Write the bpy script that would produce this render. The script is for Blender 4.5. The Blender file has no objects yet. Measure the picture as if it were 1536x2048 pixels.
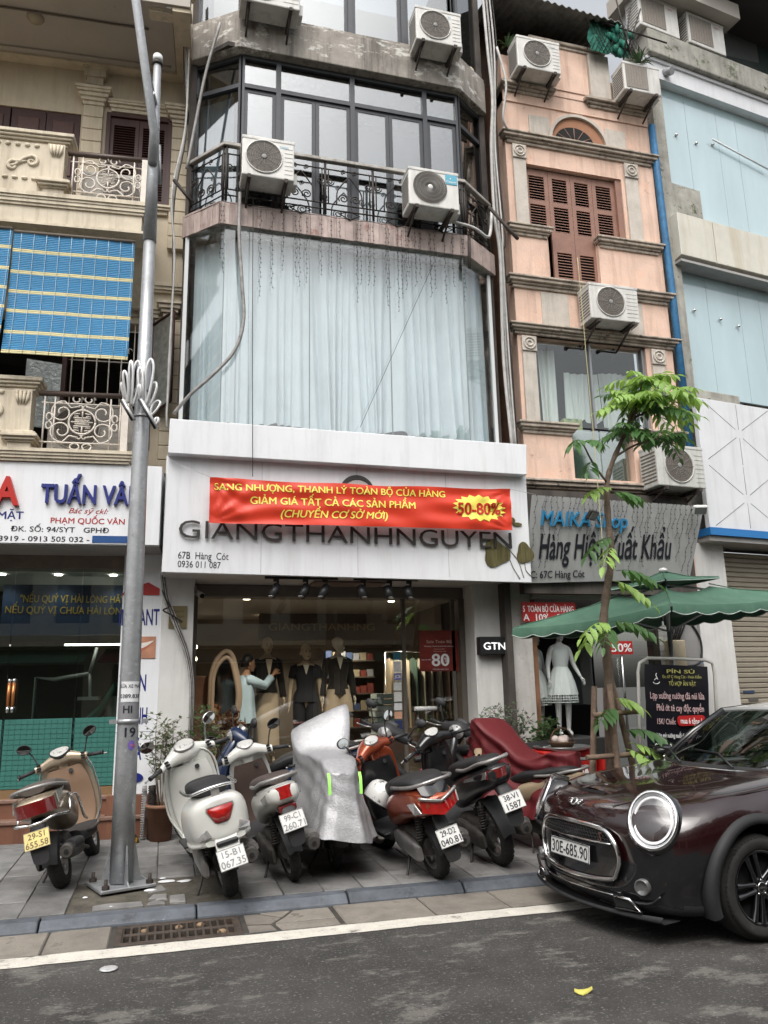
import bpy, bmesh, math, random, unicodedata
from math import radians, sin, cos, pi, sqrt, atan2
from mathutils import Vector, Matrix

# ------------------------------------------------------------------ camera, sky, sun, exposure
scene = bpy.context.scene
col = scene.collection
random.seed(7)

CAM_H, PITCH, YAW, ROLL = 1.52, radians(12.7), radians(15.55), radians(1.18)
cam_data = bpy.data.cameras.new('camera')
cam_data.sensor_fit = 'HORIZONTAL'
cam_data.sensor_width = 36.0
cam_data.lens = 36.0 * 1570 / 1536
cam_data.clip_start = 0.05
cam_data.clip_end = 2000
camera = bpy.data.objects.new('camera', cam_data)
col.objects.link(camera)
_f = Vector((sin(YAW) * cos(PITCH), cos(YAW) * cos(PITCH), sin(PITCH)))
_r = Vector((cos(YAW), -sin(YAW), 0))
_d = _f.cross(_r)
_rr = cos(ROLL) * _r + sin(ROLL) * _d
_dd = -sin(ROLL) * _r + cos(ROLL) * _d
camera.matrix_world = Matrix(((_rr.x, -_dd.x, -_f.x, 0), (_rr.y, -_dd.y, -_f.y, 0), (_rr.z, -_dd.z, -_f.z, CAM_H), (0, 0, 0, 1)))
scene.camera = camera

SUN_EL, SUN_AZ = radians(58), radians(205)      # overcast: a broad, weak sun behind the photographer
world = bpy.data.worlds.new('World')
scene.world = world
world.use_nodes = True
wn, wl = world.node_tree.nodes, world.node_tree.links
wn.clear()
sky = wn.new('ShaderNodeTexSky'); sky.sky_type = 'NISHITA'; sky.sun_disc = False
sky.sun_elevation = SUN_EL; sky.sun_rotation = SUN_AZ
sky.air_density = 1.6; sky.dust_density = 6.0; sky.ozone_density = 1.0
hs = wn.new('ShaderNodeHueSaturation'); hs.inputs['Saturation'].default_value = 0.22     # cloud cover greys the blue
wl.new(sky.outputs[0], hs.inputs['Color'])
tc = wn.new('ShaderNodeTexCoord'); nz = wn.new('ShaderNodeTexNoise')
nz.inputs['Scale'].default_value = 2.6; nz.inputs['Detail'].default_value = 5
rmp = wn.new('ShaderNodeMapRange'); rmp.inputs['From Min'].default_value = 0.3; rmp.inputs['From Max'].default_value = 0.7
rmp.inputs['To Min'].default_value = 0.72; rmp.inputs['To Max'].default_value = 1.15
wl.new(tc.outputs['Generated'], nz.inputs['Vector']); wl.new(nz.outputs[0], rmp.inputs[0])
mul = wn.new('ShaderNodeVectorMath'); mul.operation = 'SCALE'
wl.new(hs.outputs[0], mul.inputs[0]); wl.new(rmp.outputs[0], mul.inputs['Scale'])
bg = wn.new('ShaderNodeBackground'); bg.inputs['Strength'].default_value = 0.15
wl.new(mul.outputs[0], bg.inputs['Color'])
wo = wn.new('ShaderNodeOutputWorld'); wl.new(bg.outputs[0], wo.inputs['Surface'])

sun_data = bpy.data.lights.new('sun', 'SUN')
sun_data.energy = 0.8; sun_data.angle = radians(45); sun_data.color = (1, 0.97, 0.93)
sun = bpy.data.objects.new('sun', sun_data)
col.objects.link(sun)
_sd = Vector((sin(SUN_AZ) * cos(SUN_EL), cos(SUN_AZ) * cos(SUN_EL), sin(SUN_EL)))
sun.rotation_euler = (-_sd).to_track_quat('-Z', 'Y').to_euler()

scene.view_settings.view_transform = 'Standard'
scene.view_settings.look = 'None'
scene.view_settings.exposure = 0.78
scene.view_settings.gamma = 1
scene.view_settings.use_curve_mapping = False
scene.render.engine = 'CYCLES'
scene.cycles.use_denoising = True
scene.cycles.max_bounces = 8
scene.cycles.transparent_max_bounces = 16
scene.cycles.caustics_reflective = False
scene.cycles.caustics_refractive = False
scene.cycles.sample_clamp_indirect = 4.0

# ------------------------------------------------------------------ helpers
def lin(c):
  if isinstance(c, str):
    c = [int(c[i:i + 2], 16) / 255 for i in (0, 2, 4)]
    c = [x / 12.92 if x <= 0.04045 else ((x + 0.055) / 1.055) ** 2.4 for x in c]
  return (c[0], c[1], c[2], 1)

MATS = {}
def mat(name, c, rough=0.6, metal=0.0, var=0.0, scale=4.0, bump=0.0, bscale=30.0, spec=0.5, streak=None, spots=None, spots2=None,
    coat=0.0, emit=0.0, trans=0.0, alpha=1.0, rand=0.0, stretch=(1, 1, 1), ior=1.45, sheen=0.0, sub=0.0):
  """procedural material: base colour, noise variation, vertical streaks, stain spots, fine bump, per-object variation"""
  if name in MATS: return MATS[name]
  m = bpy.data.materials.new(name); m.use_nodes = True; MATS[name] = m
  N, L = m.node_tree.nodes, m.node_tree.links
  b = N['Principled BSDF']
  b.inputs['Base Color'].default_value = lin(c)
  b.inputs['Roughness'].default_value = rough
  b.inputs['Metallic'].default_value = metal
  b.inputs['Specular IOR Level'].default_value = spec
  b.inputs['IOR'].default_value = ior
  b.inputs['Transmission Weight'].default_value = trans
  b.inputs['Alpha'].default_value = alpha
  if coat: b.inputs['Coat Weight'].default_value = coat; b.inputs['Coat Roughness'].default_value = 0.04
  if sheen: b.inputs['Sheen Weight'].default_value = sheen
  if sub: b.inputs['Subsurface Weight'].default_value = sub; b.inputs['Subsurface Radius'].default_value = (0.02, 0.02, 0.01)
  if emit: b.inputs['Emission Color'].default_value = lin(c); b.inputs['Emission Strength'].default_value = emit
  if not (var or streak or spots or spots2 or bump or rand): return m
  T = N.new('ShaderNodeTexCoord'); vec = T.outputs['Object']
  if rand:
    oi = N.new('ShaderNodeObjectInfo'); sh = N.new('ShaderNodeVectorMath'); sh.operation = 'ADD'
    cx = N.new('ShaderNodeCombineXYZ'); mu = N.new('ShaderNodeMath'); mu.operation = 'MULTIPLY'; mu.inputs[1].default_value = 37
    L.new(oi.outputs['Random'], mu.inputs[0])
    for k in range(3): L.new(mu.outputs[0], cx.inputs[k])
    L.new(vec, sh.inputs[0]); L.new(cx.outputs[0], sh.inputs[1]); vec = sh.outputs[0]
  out = None
  def noise(sc, st=(1, 1, 1), detail=6, rgh=0.6):
    v = vec
    if st != (1, 1, 1):
      mp = N.new('ShaderNodeMapping'); mp.inputs['Scale'].default_value = st; L.new(vec, mp.inputs['Vector']); v = mp.outputs[0]
    n = N.new('ShaderNodeTexNoise'); n.inputs['Scale'].default_value = sc; n.inputs['Detail'].default_value = detail
    n.inputs['Roughness'].default_value = rgh
    L.new(v, n.inputs['Vector']); return n.outputs[0]
  def mapr(s, a, b_, lo, hi):
    r = N.new('ShaderNodeMapRange'); r.inputs['From Min'].default_value = a; r.inputs['From Max'].default_value = b_
    r.inputs['To Min'].default_value = lo; r.inputs['To Max'].default_value = hi; L.new(s, r.inputs[0]); return r.outputs[0]
  def mix(fac, a, bcol, mode='MIX'):
    x = N.new('ShaderNodeMix'); x.data_type = 'RGBA'; x.blend_type = mode
    if isinstance(fac, (int, float)): x.inputs[0].default_value = fac
    else: L.new(fac, x.inputs[0])
    for sock, val in ((x.inputs[6], a), (x.inputs[7], bcol)):
      if isinstance(val, tuple): sock.default_value = val
      else: L.new(val, sock)
    return x.outputs[2]
  cur = lin(c)
  if rand:
    r = mapr(oi.outputs['Random'], 0, 1, 1 - rand, 1 + rand)
    vm = N.new('ShaderNodeVectorMath'); vm.operation = 'SCALE'; vm.inputs[0].default_value = cur[:3]; L.new(r, vm.inputs['Scale']); cur = vm.outputs[0]
  if var:
    r = mapr(noise(scale, stretch), 0.3, 0.7, 1 - var, 1 + var)
    vm = N.new('ShaderNodeVectorMath'); vm.operation = 'SCALE'
    if isinstance(cur, tuple): vm.inputs[0].default_value = cur[:3]
    else: L.new(cur, vm.inputs[0])
    L.new(r, vm.inputs['Scale']); cur = vm.outputs[0]
  if streak:
    cs, amt, sc = streak
    cur = mix(mapr(noise(sc, (1, 1, 0.09), 8, 0.7), 0.48, 0.72, 0, amt), cur, lin(cs))
  for sp in (spots, spots2):
    if sp:
      cs, amt, sc, th = sp[:4]
      st = sp[4] if len(sp) > 4 else (1, 1, 1)
      cur = mix(mapr(noise(sc, st, 9, 0.74), th, th + 0.07, 0, amt), cur, lin(cs))
  if not isinstance(cur, tuple): L.new(cur, b.inputs['Base Color'])
  if bump:
    bp = N.new('ShaderNodeBump'); bp.inputs['Strength'].default_value = bump; bp.inputs['Distance'].default_value = 0.01
    L.new(noise(bscale, (1, 1, 1), 5), bp.inputs['Height']); L.new(bp.outputs[0], b.inputs['Normal'])
  return m

def glass(name, tint='ffffff', rough=0.0, refl=1.0, base=0.0):
  """thin window pane: clear to transmitted light, mirror-like by Fresnel, so a single sheet shades both sides properly"""
  if name in MATS: return MATS[name]
  m = bpy.data.materials.new(name); m.use_nodes = True; MATS[name] = m
  N, L = m.node_tree.nodes, m.node_tree.links; N.clear()
  tr = N.new('ShaderNodeBsdfTransparent'); tr.inputs[0].default_value = lin(tint)
  gl = N.new('ShaderNodeBsdfGlossy'); gl.inputs['Roughness'].default_value = rough
  fr = N.new('ShaderNodeLayerWeight'); fr.inputs['Blend'].default_value = 0.5; pw = N.new('ShaderNodeMath'); pw.operation = 'POWER'; pw.inputs[1].default_value = 5; L.new(fr.outputs['Facing'], pw.inputs[0])
  mu = N.new('ShaderNodeMath'); mu.operation = 'MULTIPLY_ADD'; mu.inputs[1].default_value = .9; mu.inputs[2].default_value = base + .04 * refl; mu.use_clamp = True
  L.new(pw.outputs[0], mu.inputs[0])
  mx = N.new('ShaderNodeMixShader'); L.new(mu.outputs[0], mx.inputs[0]); L.new(tr.outputs[0], mx.inputs[1]); L.new(gl.outputs[0], mx.inputs[2])
  o = N.new('ShaderNodeOutputMaterial'); L.new(mx.outputs[0], o.inputs[0])
  return m

def wm(o):
  m = o.matrix_basis.copy()
  return m if o.parent is None else wm(o.parent) @ o.matrix_parent_inverse @ m

def adopt(o, parent):
  o.parent = parent
  o.matrix_parent_inverse = wm(parent).inverted()

def tag(o, label=None, cat=None, group=None, kind=None):
  if label: o['label'] = label
  if cat: o['category'] = cat
  if group: o['group'] = group
  if kind: o['kind'] = kind
  return o

def thing(name, label, cat, loc=(0, 0, 0), rz=0.0, group=None):
  o = bpy.data.objects.new(name, None); col.objects.link(o)
  o.empty_display_size = 0.1
  o.location = loc; o.rotation_euler = (0, 0, rz)
  return tag(o, label, cat, group)

def newell(vs):
  n = Vector((0, 0, 0))
  for i, a in enumerate(vs):
    b = vs[(i + 1) % len(vs)]
    n += Vector(((a[1] - b[1]) * (a[2] + b[2]), (a[2] - b[2]) * (a[0] + b[0]), (a[0] - b[0]) * (a[1] + b[1])))
  return n

def circ(n): return [2 * pi * k / n for k in range(n)]

class MB:
  """collects boxes, prisms, tubes, lathes and lofts into one mesh"""
  def __init__(s, M=None): s.v = []; s.f = []; s.s = []; s.k = []; s.M = M; s.mi = 0
  def add(s, vs, fs, smooth=False):
    o = len(s.v)
    s.v += [tuple(s.M @ Vector(p)) for p in vs] if s.M else [tuple(p) for p in vs]
    for f in fs: s.f.append(tuple(i + o for i in f)); s.s.append(smooth); s.k.append(s.mi)
    return s
  def box(s, x0, x1, y0, y1, z0, z1):
    return s.add([(x, y, z) for x in (x0, x1) for y in (y0, y1) for z in (z0, z1)],
                     [(0, 1, 3, 2), (4, 6, 7, 5), (0, 4, 5, 1), (2, 3, 7, 6), (0, 2, 6, 4), (1, 5, 7, 3)])
  def obox(s, c, size, R=None):
    hx, hy, hz = size[0] / 2, size[1] / 2, size[2] / 2
    vs = [Vector((x, y, z)) for x in (-hx, hx) for y in (-hy, hy) for z in (-hz, hz)]
    vs = [(R @ v if R else v) + Vector(c) for v in vs]
    return s.add(vs, [(0, 1, 3, 2), (4, 6, 7, 5), (0, 4, 5, 1), (2, 3, 7, 6), (0, 2, 6, 4), (1, 5, 7, 3)])
  def poly(s, pts, th):
    """flat polygon in 3D with thickness vector th"""
    n = len(pts); th = Vector(th)
    a = [Vector(p) for p in pts]; b = [p + th for p in a]
    fs = [tuple(range(n)), tuple(range(2 * n - 1, n - 1, -1))] + [(i, i + n, (i + 1) % n + n, (i + 1) % n) for i in range(n)]
    if newell(a).dot(th) > 0: fs = [tuple(reversed(f)) for f in fs]
    return s.add(a + b, fs)
  def face(s, pts, smooth=False): return s.add(pts, [tuple(range(len(pts)))], smooth)
  def prism(s, pts, ax, a, b):
    """2-D polygon extruded along axis ax; pts are the other two coordinates in order"""
    def p3(p, t): return {'x': (t, p[0], p[1]), 'y': (p[0], t, p[1]), 'z': (p[0], p[1], t)}[ax]
    return s.poly([p3(p, a) for p in pts], Vector(p3((0, 0), b - a)))
  def tube(s, pts, r, n=8, cap=True, closed=False, smooth=True):
    P = [Vector(p) for p in pts]; m = len(P)
    if not isinstance(r, (list, tuple)): r = [r] * m
    vs = []; up = None
    for i, p in enumerate(P):
      a = P[i - 1] if (i or closed) else P[i]; b = P[(i + 1) % m] if (i < m - 1 or closed) else P[i]
      t = (b - a)
      t = t.normalized() if t.length > 1e-9 else Vector((0, 0, 1))
      if up is None:
        up = Vector((0, 0, 1)) if abs(t.z) < 0.9 else Vector((1, 0, 0))
      up = up - t * up.dot(t)
      up = up.normalized() if up.length > 1e-6 else t.orthogonal().normalized()
      w = t.cross(up)
      for k in range(n):
        q = 2 * pi * k / n
        vs.append(p + (up * cos(q) + w * sin(q)) * r[i])
    fs = []
    for i in range(m if closed else m - 1):
      j = (i + 1) % m
      for k in range(n):
        fs.append((i * n + k, i * n + (k + 1) % n, j * n + (k + 1) % n, j * n + k))
    s.add(vs, fs, smooth)
    if cap and not closed:
      o = len(s.v) - m * n
      s.f.append(tuple(o + k for k in reversed(range(n)))); s.s.append(False); s.k.append(s.mi)
      s.f.append(tuple(o + (m - 1) * n + k for k in range(n))); s.s.append(False); s.k.append(s.mi)
    return s
  def rings(s, R, cap=True, smooth=True, closed=False):
    """loft through equal-length rings of 3-D points"""
    n = len(R[0]); vs = [p for r in R for p in r]; fs = []
    m = len(R)
    for i in range(m if closed else m - 1):
      j = (i + 1) % m
      for k in range(n): fs.append((i * n + k, i * n + (k + 1) % n, j * n + (k + 1) % n, j * n + k))
    s.add(vs, fs, smooth)
    if cap and not closed:
      s.add(R[0], [tuple(reversed(range(n)))], False); s.add(R[-1], [tuple(range(n))], False)
    return s
  def grid(s, rows, smooth=True):
    """open sheet through rows of points"""
    n = len(rows[0]); fs = []
    for i in range(len(rows) - 1):
      for k in range(n - 1): fs.append((i * n + k, i * n + k + 1, (i + 1) * n + k + 1, (i + 1) * n + k))
    return s.add([p for r in rows for p in r], fs, smooth)
  def lathe(s, prof, c=(0, 0, 0), ax='z', n=24, smooth=True, cap=True):
    R = []
    for (r, h) in prof:
      ring = []
      for k in range(n):
        q = 2 * pi * k / n; a, b = r * cos(q), r * sin(q)
        d = {'z': (a, b, h), 'y': (b, h, a), 'x': (h, a, b)}[ax]
        ring.append((c[0] + d[0], c[1] + d[1], c[2] + d[2]))
      R.append(ring)
    return s.rings(R, cap, smooth)
  def ball(s, c, r, n=12, m=8):
    rx, ry, rz = r if isinstance(r, (tuple, list)) else (r, r, r)
    R = []
    for i in range(m + 1):
      t = pi * i / m - pi / 2; t = max(-pi / 2 + .02, min(pi / 2 - .02, t))
      R.append([(c[0] + rx * cos(t) * cos(2 * pi * k / n), c[1] + ry * cos(t) * sin(2 * pi * k / n), c[2] + rz * sin(t)) for k in range(n)])
    return s.rings(R)
  def mesh(s, name, mats, bevel=0.0, seg=2, merge=False):
    me = bpy.data.meshes.new(name)
    me.from_pydata(s.v, [], s.f)
    for m in (mats if isinstance(mats, (list, tuple)) else [mats]): me.materials.append(m)
    me.polygons.foreach_set('use_smooth', s.s)
    if any(s.k): me.polygons.foreach_set('material_index', s.k)
    if bevel or merge:
      bm = bmesh.new(); bm.from_mesh(me)
      if merge: bmesh.ops.remove_doubles(bm, verts=bm.verts, dist=1e-5)
      if bevel:
        es = [e for e in bm.edges if len(e.link_faces) == 2 and e.calc_face_angle(0) > 0.6]
        bmesh.ops.bevel(bm, geom=es, offset=bevel, segments=seg, affect='EDGES', profile=0.5, clamp_overlap=True)
      bm.to_mesh(me); bm.free()
    me.update()
    return me
  def build(s, name, mats, parent=None, bevel=0.0, seg=2, subd=0, merge=False):
    o = bpy.data.objects.new(name, s.mesh(name, mats, bevel, seg, merge)); col.objects.link(o)
    if parent: adopt(o, parent)
    if subd:
      md = o.modifiers.new('subdivision', 'SUBSURF'); md.levels = subd; md.render_levels = subd
    return o

def inst(name, me, parent=None, loc=(0, 0, 0), rot=(0, 0, 0), scale=(1, 1, 1)):
  """another object on shared mesh data"""
  o = bpy.data.objects.new(name, me); col.objects.link(o)
  o.location = loc; o.rotation_euler = rot; o.scale = scale
  if parent:
    o.parent = parent; o.matrix_parent_inverse = wm(parent).inverted()
  return o

def copy_tree(o, parent=None):
  c = o.copy(); col.objects.link(c); c.parent = parent
  if parent: c.matrix_parent_inverse = o.matrix_parent_inverse.copy()
  for ch in list(o.children): copy_tree(ch, c)
  return c

def catmull(P, n=6, closed=False):
  P = [Vector(p) for p in P]; m = len(P); out = []
  for i in range(m if closed else m - 1):
    p0 = P[i - 1] if (i or closed) else P[0] * 2 - P[1]
    p1 = P[i]; p2 = P[(i + 1) % m]
    p3 = P[(i + 2) % m] if (i + 2 < m or closed) else P[-1] * 2 - P[-2]
    for k in range(n):
      t = k / n
      out.append(0.5 * ((2 * p1) + (p2 - p0) * t + (2 * p0 - 5 * p1 + 4 * p2 - p3) * t * t + (3 * p1 - p0 - 3 * p2 + p3) * t ** 3))
  if not closed: out.append(P[-1])
  return out

# ---- lettering (built-in font, turned into mesh)
_tcache = {}
def _horned(s):
  return any('\u031b' in unicodedata.normalize('NFD', c) for c in s)
def _unhorn(s):
  return ''.join(unicodedata.normalize('NFC', unicodedata.normalize('NFD', c).replace('\u031b', '')) for c in s)
def _tmesh(s, bold, shear, ext):
  key = (s, bold, shear, ext)
  if key in _tcache: return _tcache[key]
  if _horned(s):                      # horned vowels: plain vowel plus a drawn horn (the font's overlapping outlines do not fill)
    b_ = _unhorn(s); vs, fs = _tmesh(b_, bold, shear, ext); vs = list(vs); fs = list(fs)
    for i, c in enumerate(s):
      if not _horned(c): continue
      base = _tmesh(_unhorn(c), bold, 0, 0)[0]; hh = 0.727 if c.isupper() else 0.55
      xr = max(v.x for v in _tmesh(b_[:i + 1], bold, 0, 0)[0]); hs = hh * .2
      pts = [(xr - hs * .9, hh * .80), (xr - hs * .3, hh * .84), (xr + hs * .15, hh * .98), (xr + hs * .05, hh * 1.12), (xr + hs * .55, hh * 1.14), (xr + hs * .62, hh * .92), (xr + hs * .15, hh * .72), (xr - hs * .5, hh * .66)]
      n = len(vs); vs += [Vector((x + y * shear, y, z)) for z in ((ext, -ext) if ext else (0,)) for x, y in pts]
      fs.append(tuple(range(n, n + 8)))
      if ext: fs += [tuple(range(n + 15, n + 7, -1))] + [(n + k, n + (k + 1) % 8, n + 8 + (k + 1) % 8, n + 8 + k) for k in range(8)]
    _tcache[key] = (vs, fs); return vs, fs
  cu = bpy.data.curves.new('t', 'FONT'); cu.body = s; cu.size = 1; cu.offset = bold; cu.shear = shear; cu.extrude = ext
  cu.resolution_u = 3; cu.fill_mode = 'FRONT' if ext == 0 else 'BOTH'
  ob = bpy.data.objects.new('t', cu)
  me = bpy.data.meshes.new_from_object(ob)
  bpy.data.objects.remove(ob); bpy.data.curves.remove(cu)
  vs = [v.co.copy() for v in me.vertices]; fs = [tuple(p.vertices) for p in me.polygons]
  bpy.data.meshes.remove(me)
  _tcache[key] = (vs, fs); return vs, fs

def text(name, s, material, parent, origin, w=None, h=0.1, bold=0.0, shear=0.0, ext=0.0, right=(1, 0, 0), up=(0, 0, 1), align='L'):
  """a line of lettering: origin is the baseline's left end (or middle, align C), h the capital height, w the fitted width"""
  smear = bold if ext == 0 else 0
  if smear: bold = 0
  vs, fs = _tmesh(s, bold, shear, ext)
  if not vs: return None
  x0 = min(v.x for v in vs); x1 = max(v.x for v in vs)
  capv = _tmesh('H', bold, 0, 0)[0]; cap = max(v.y for v in capv)
  sy = h / cap; sx = w / (x1 - x0) if w else sy
  R = Vector(right).normalized(); Uv = Vector(up).normalized(); Nn = R.cross(Uv)
  off = -x0 if align == 'L' else -(x0 + x1) / 2 if align == 'C' else -x1
  O = Vector(origin)
  mb = MB()
  if ext == 0 and smear:                        # heavier weights: shifted copies of the strokes, a hair apart in depth
    for k, (dx, dy) in enumerate(((0, 0), (smear, 0), (-smear, 0), (0, smear * .7), (0, -smear * .7))):
      mb.add([O + R * ((v.x + off + dx) * sx) + Uv * ((v.y + dy) * sy) + Nn * (v.z - .00025 * k) for v in vs], fs)
  else: mb.add([O + R * ((v.x + off) * sx) + Uv * (v.y * sy) + Nn * v.z for v in vs], fs)
  return mb.build(name, material, parent)

def letters(s, material, parent, origin, w, h, bold=0.0, ext=0.02, right=(1, 0, 0), up=(0, 0, 1), name='letter', side=None):
  """raised letters, each an object of its own"""
  full = _tmesh(s, bold, 0, ext)[0]
  x0 = min(v.x for v in full); x1 = max(v.x for v in full)
  cap = max(v.y for v in _tmesh('H', bold, 0, 0)[0])
  sx = w / (x1 - x0); sy = h / cap
  R = Vector(right).normalized(); Uv = Vector(up).normalized(); Nn = R.cross(Uv); O = Vector(origin); out = []
  for i, ch in enumerate(s):
    if ch == ' ': continue
    vs, fs = _tmesh(ch, bold, 0, ext)
    pre = _tmesh(s[:i + 1], bold, 0, ext)[0]
    dx = max(v.x for v in pre) - max(v.x for v in vs) - x0
    mb = MB(); mb.add([O + R * ((v.x + dx) * sx) + Uv * (v.y * sy) + Nn * v.z for v in vs], fs)
    out.append(mb.build(name, material, parent))
  return out

def text3(name, s, material, parent, A, B, T, bold=0.0, shear=0.0, ext=0.0, M=None):
  """lettering between two baseline ends A, B with capitals reaching the level of T"""
  A, B, T = Vector(A), Vector(B), Vector(T)
  if M: A, B, T = M @ A, M @ B, M @ T
  r = (B - A); up = (T - A); up = up - r * (up.dot(r) / r.dot(r))
  return text(name, s, material, parent, A, w=r.length, h=up.length, bold=bold, shear=shear, ext=ext, right=r, up=up)

def holes(mb, x0, x1, z0, z1, y0, y1, hs):
  """wall slab in the XZ plane with rectangular openings (xa, xb, za, zb)"""
  zs = sorted({z0, z1} | {min(max(v, z0), z1) for h in hs for v in h[2:]})
  for a, b in zip(zs, zs[1:]):
    if b - a < 1e-6: continue
    mid = (a + b) / 2; cuts = sorted((max(h[0], x0), min(h[1], x1)) for h in hs if h[2] < mid < h[3])
    x = x0
    for ca, cb in cuts:
      if ca > x: mb.box(x, ca, y0, y1, a, b)
      x = max(x, cb)
    if x < x1: mb.box(x, x1, y0, y1, a, b)
  return mb

def molding(mb, x0, x1, yf, yb, z0, prof):
  """horizontal moulding: stacked steps (height, projection) in front of yf"""
  z = z0
  for h, p in prof:
    mb.box(x0 - p, x1 + p, yf - p, yb, z, z + h - .0005); z += h
  return mb

def spiral(c, r0, r1, a0, a1, n=18):
  return [(c[0] + (r0 + (r1 - r0) * t) * cos(a0 + (a1 - a0) * t), c[1] + (r0 + (r1 - r0) * t) * sin(a0 + (a1 - a0) * t)) for t in [i / n for i in range(n + 1)]]

# ---- outdoor air-conditioning unit: width along x, front towards -y, foot at z = 0
M_acw = mat('aircon_casing', (0.62, 0.61, 0.58), 0.5, var=0.08, scale=6, streak=('6b655c', 0.45, 9), rand=0.06)
M_acg = mat('aircon_grille', (0.12, 0.102, 0.085), 0.6, var=0.2, scale=30)
M_acw2 = mat('aircon_wire', (0.24, 0.235, 0.225), 0.6)
M_rust = mat('rusty_bracket', (0.045, 0.036, 0.031), 0.8, var=0.4, scale=20, spots=('5a3a26', 0.6, 25, 0.58))
M_tan = mat('aircon_tan_grille', (0.23, 0.2, 0.17), 0.7, var=0.15, scale=40)
def aircon(loc, rz, label, w=0.8, h=0.55, d=0.29, grille='round', fan=0.36, logo=None, shade=None, group='outdoor air conditioners', brackets=True, tiltx=0.0):
  t = thing('air_conditioner', label, 'aircon', group=group)
  case = shade or M_acw
  body = MB().box(0, w, 0, d, 0, h).build('casing', case, t, 0.014, 2)
  MB().box(-.004, w + .004, -.006, d + .004, h - .03, h + .012).build('top_cover', case, t, 0.008, 2)
  fx = w * fan; fz = h * .52; R = min(h * .43, fx * .92)
  if grille == 'round':
    rim = MB().lathe([(R, -.001), (R, -.012), (R * .95, -.016), (R * .93, -.004)], (fx, 0, fz), 'y', 40, cap=False).build('fan_rim', case, t)
    MB().lathe([(.001, -.003), (R * .95, -.003)], (fx, 0, fz), 'y', 40, cap=False).build('fan_dark', M_acg, t)
    q = MB()
    for k in range(1, 8):
      rr = R * k / 8; q.tube([(fx + rr * cos(a), -.011, fz + rr * sin(a)) for a in [i * 2 * pi / 28 for i in range(28)]], .0016, 4, closed=True)
    for k in range(12):
      a = k * pi / 6; q.tube([(fx, -.011, fz), (fx + R * .95 * cos(a), -.011, fz + R * .95 * sin(a))], .002, 4)
    q.ball((fx, -.012, fz), (R * .14, .006, R * .14), 12, 6); q.build('fan_guard', M_acw2, t)
  elif grille == 'swirl':
    MB().lathe([(.001, -.003), (R, -.003)], (fx, 0, fz), 'y', 40, cap=False).build('fan_dark', M_acg, t)
    q = MB()
    for k in range(34):
      a = k * 2 * pi / 34
      q.tube([(fx + R * s * cos(a + s * 1.3), -.012, fz + R * s * sin(a + s * 1.3)) for s in (.15, .4, .6, .8, 1)], .0032, 4)
    for s in (.35, .6, .82, 1.0): q.tube([(fx + R * s * cos(a), -.012, fz + R * s * sin(a)) for a in [i * 2 * pi / 32 for i in range(32)]], .003, 4, closed=True)
    q.build('fan_guard', M_acw2, t)
    MB().ball((fx, -.014, fz), (R * .16, .008, R * .16), 14, 6).build('fan_hub', case, t)
  else:
    x0, x1 = w * .06, w * .64
    MB().box(x0, x1, -.006, 0, h * .1, h * .92).build('grille_panel', M_tan, t)
    q = MB()
    for k in range(9): q.box(x0 + (x1 - x0) * k / 8 - .002, x0 + (x1 - x0) * k / 8 + .002, -.011, -.0065, h * .1, h * .92)
    q.build('grille_wires', M_acw2, t)
  # louvres on the right of the front and vents in the left flank
  if grille == 'round':
    for k in range(7):
      z = h * (.14 + .11 * k); MB().box(fx + R + .02, w - .02, -.004, .0, z, z + .008).build('louvre', case, t)
  for k in range(9):
    z = h * (.12 + .085 * k); MB().box(-.003, .0, .03, d - .03, z, z + .02).build('side_vent', M_acg, t)
  MB().box(w, w + .05, d * .35, d * .9, h * .05, h * .35).build('pipe_cover', case, t, 0.008, 1)
  if logo: 
    s, c, wd = logo; text('logo', s, mat('logo_' + c, c, 0.5), t, (w * .72, -.005, h * .8), w=wd, h=.03)
  if brackets:
    for x in (w * .14, w * .84):
      q = MB(); q.box(x - .02, x + .02, -.03, d + .25, -.05, -.004); q.box(x - .0201, x + .0201, d + .2, d + .25, -.3, -.05)
      q.tube([(x, .03, -.03), (x, d + .22, -.28)], .014, 5); q.build('bracket', M_rust, t)
  t.location = loc; t.rotation_euler = (tiltx, 0, rz)
  return t

# ------------------------------------------------------------------ ground, road, gutter, kerb, pavement
PZ = 0.065                       # pavement level above the gutter
M_asph = mat('asphalt', (0.052, 0.049, 0.046), 0.88, var=0.34, scale=1.3, bump=0.9, bscale=160, streak=('191715', 0.55, 1.6),
             spots=('8b8781', 0.42, 3.2, 0.54, (0.6, 1.1, 1)), spots2=('b0aca4', 0.42, 62, 0.565))
M_dirt = mat('bare_earth', (0.085, 0.075, 0.06), 0.95, var=0.4, scale=6, bump=1.0, bscale=40, spots=('3b3d2a', 0.6, 7, 0.55), spots2=('1c1a17', 0.6, 4, 0.58))
M_conc = mat('gutter_concrete', (0.19, 0.17, 0.145), 0.9, var=0.25, scale=5, bump=0.7, bscale=80, rand=0.12, spots=('3a352e', 0.6, 5, 0.58), spots2=('b9b0a0', 0.3, 30, 0.6))
M_kerb = mat('kerb_stone', (0.085, 0.095, 0.11), 0.6, var=0.3, scale=7, bump=0.35, bscale=50, rand=0.15, spots=('9aa3ad', 0.5, 18, 0.62), spots2=('2a2c30', 0.5, 6, 0.58))
M_tile = mat('paving_stone', (0.17, 0.166, 0.162), 0.7, var=0.3, scale=5, bump=0.4, bscale=45, rand=0.22, spots=('4a4742', 0.55, 3.2, 0.56), spots2=('77736c', 0.4, 12, 0.56, (1, 3, 1)))
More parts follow.
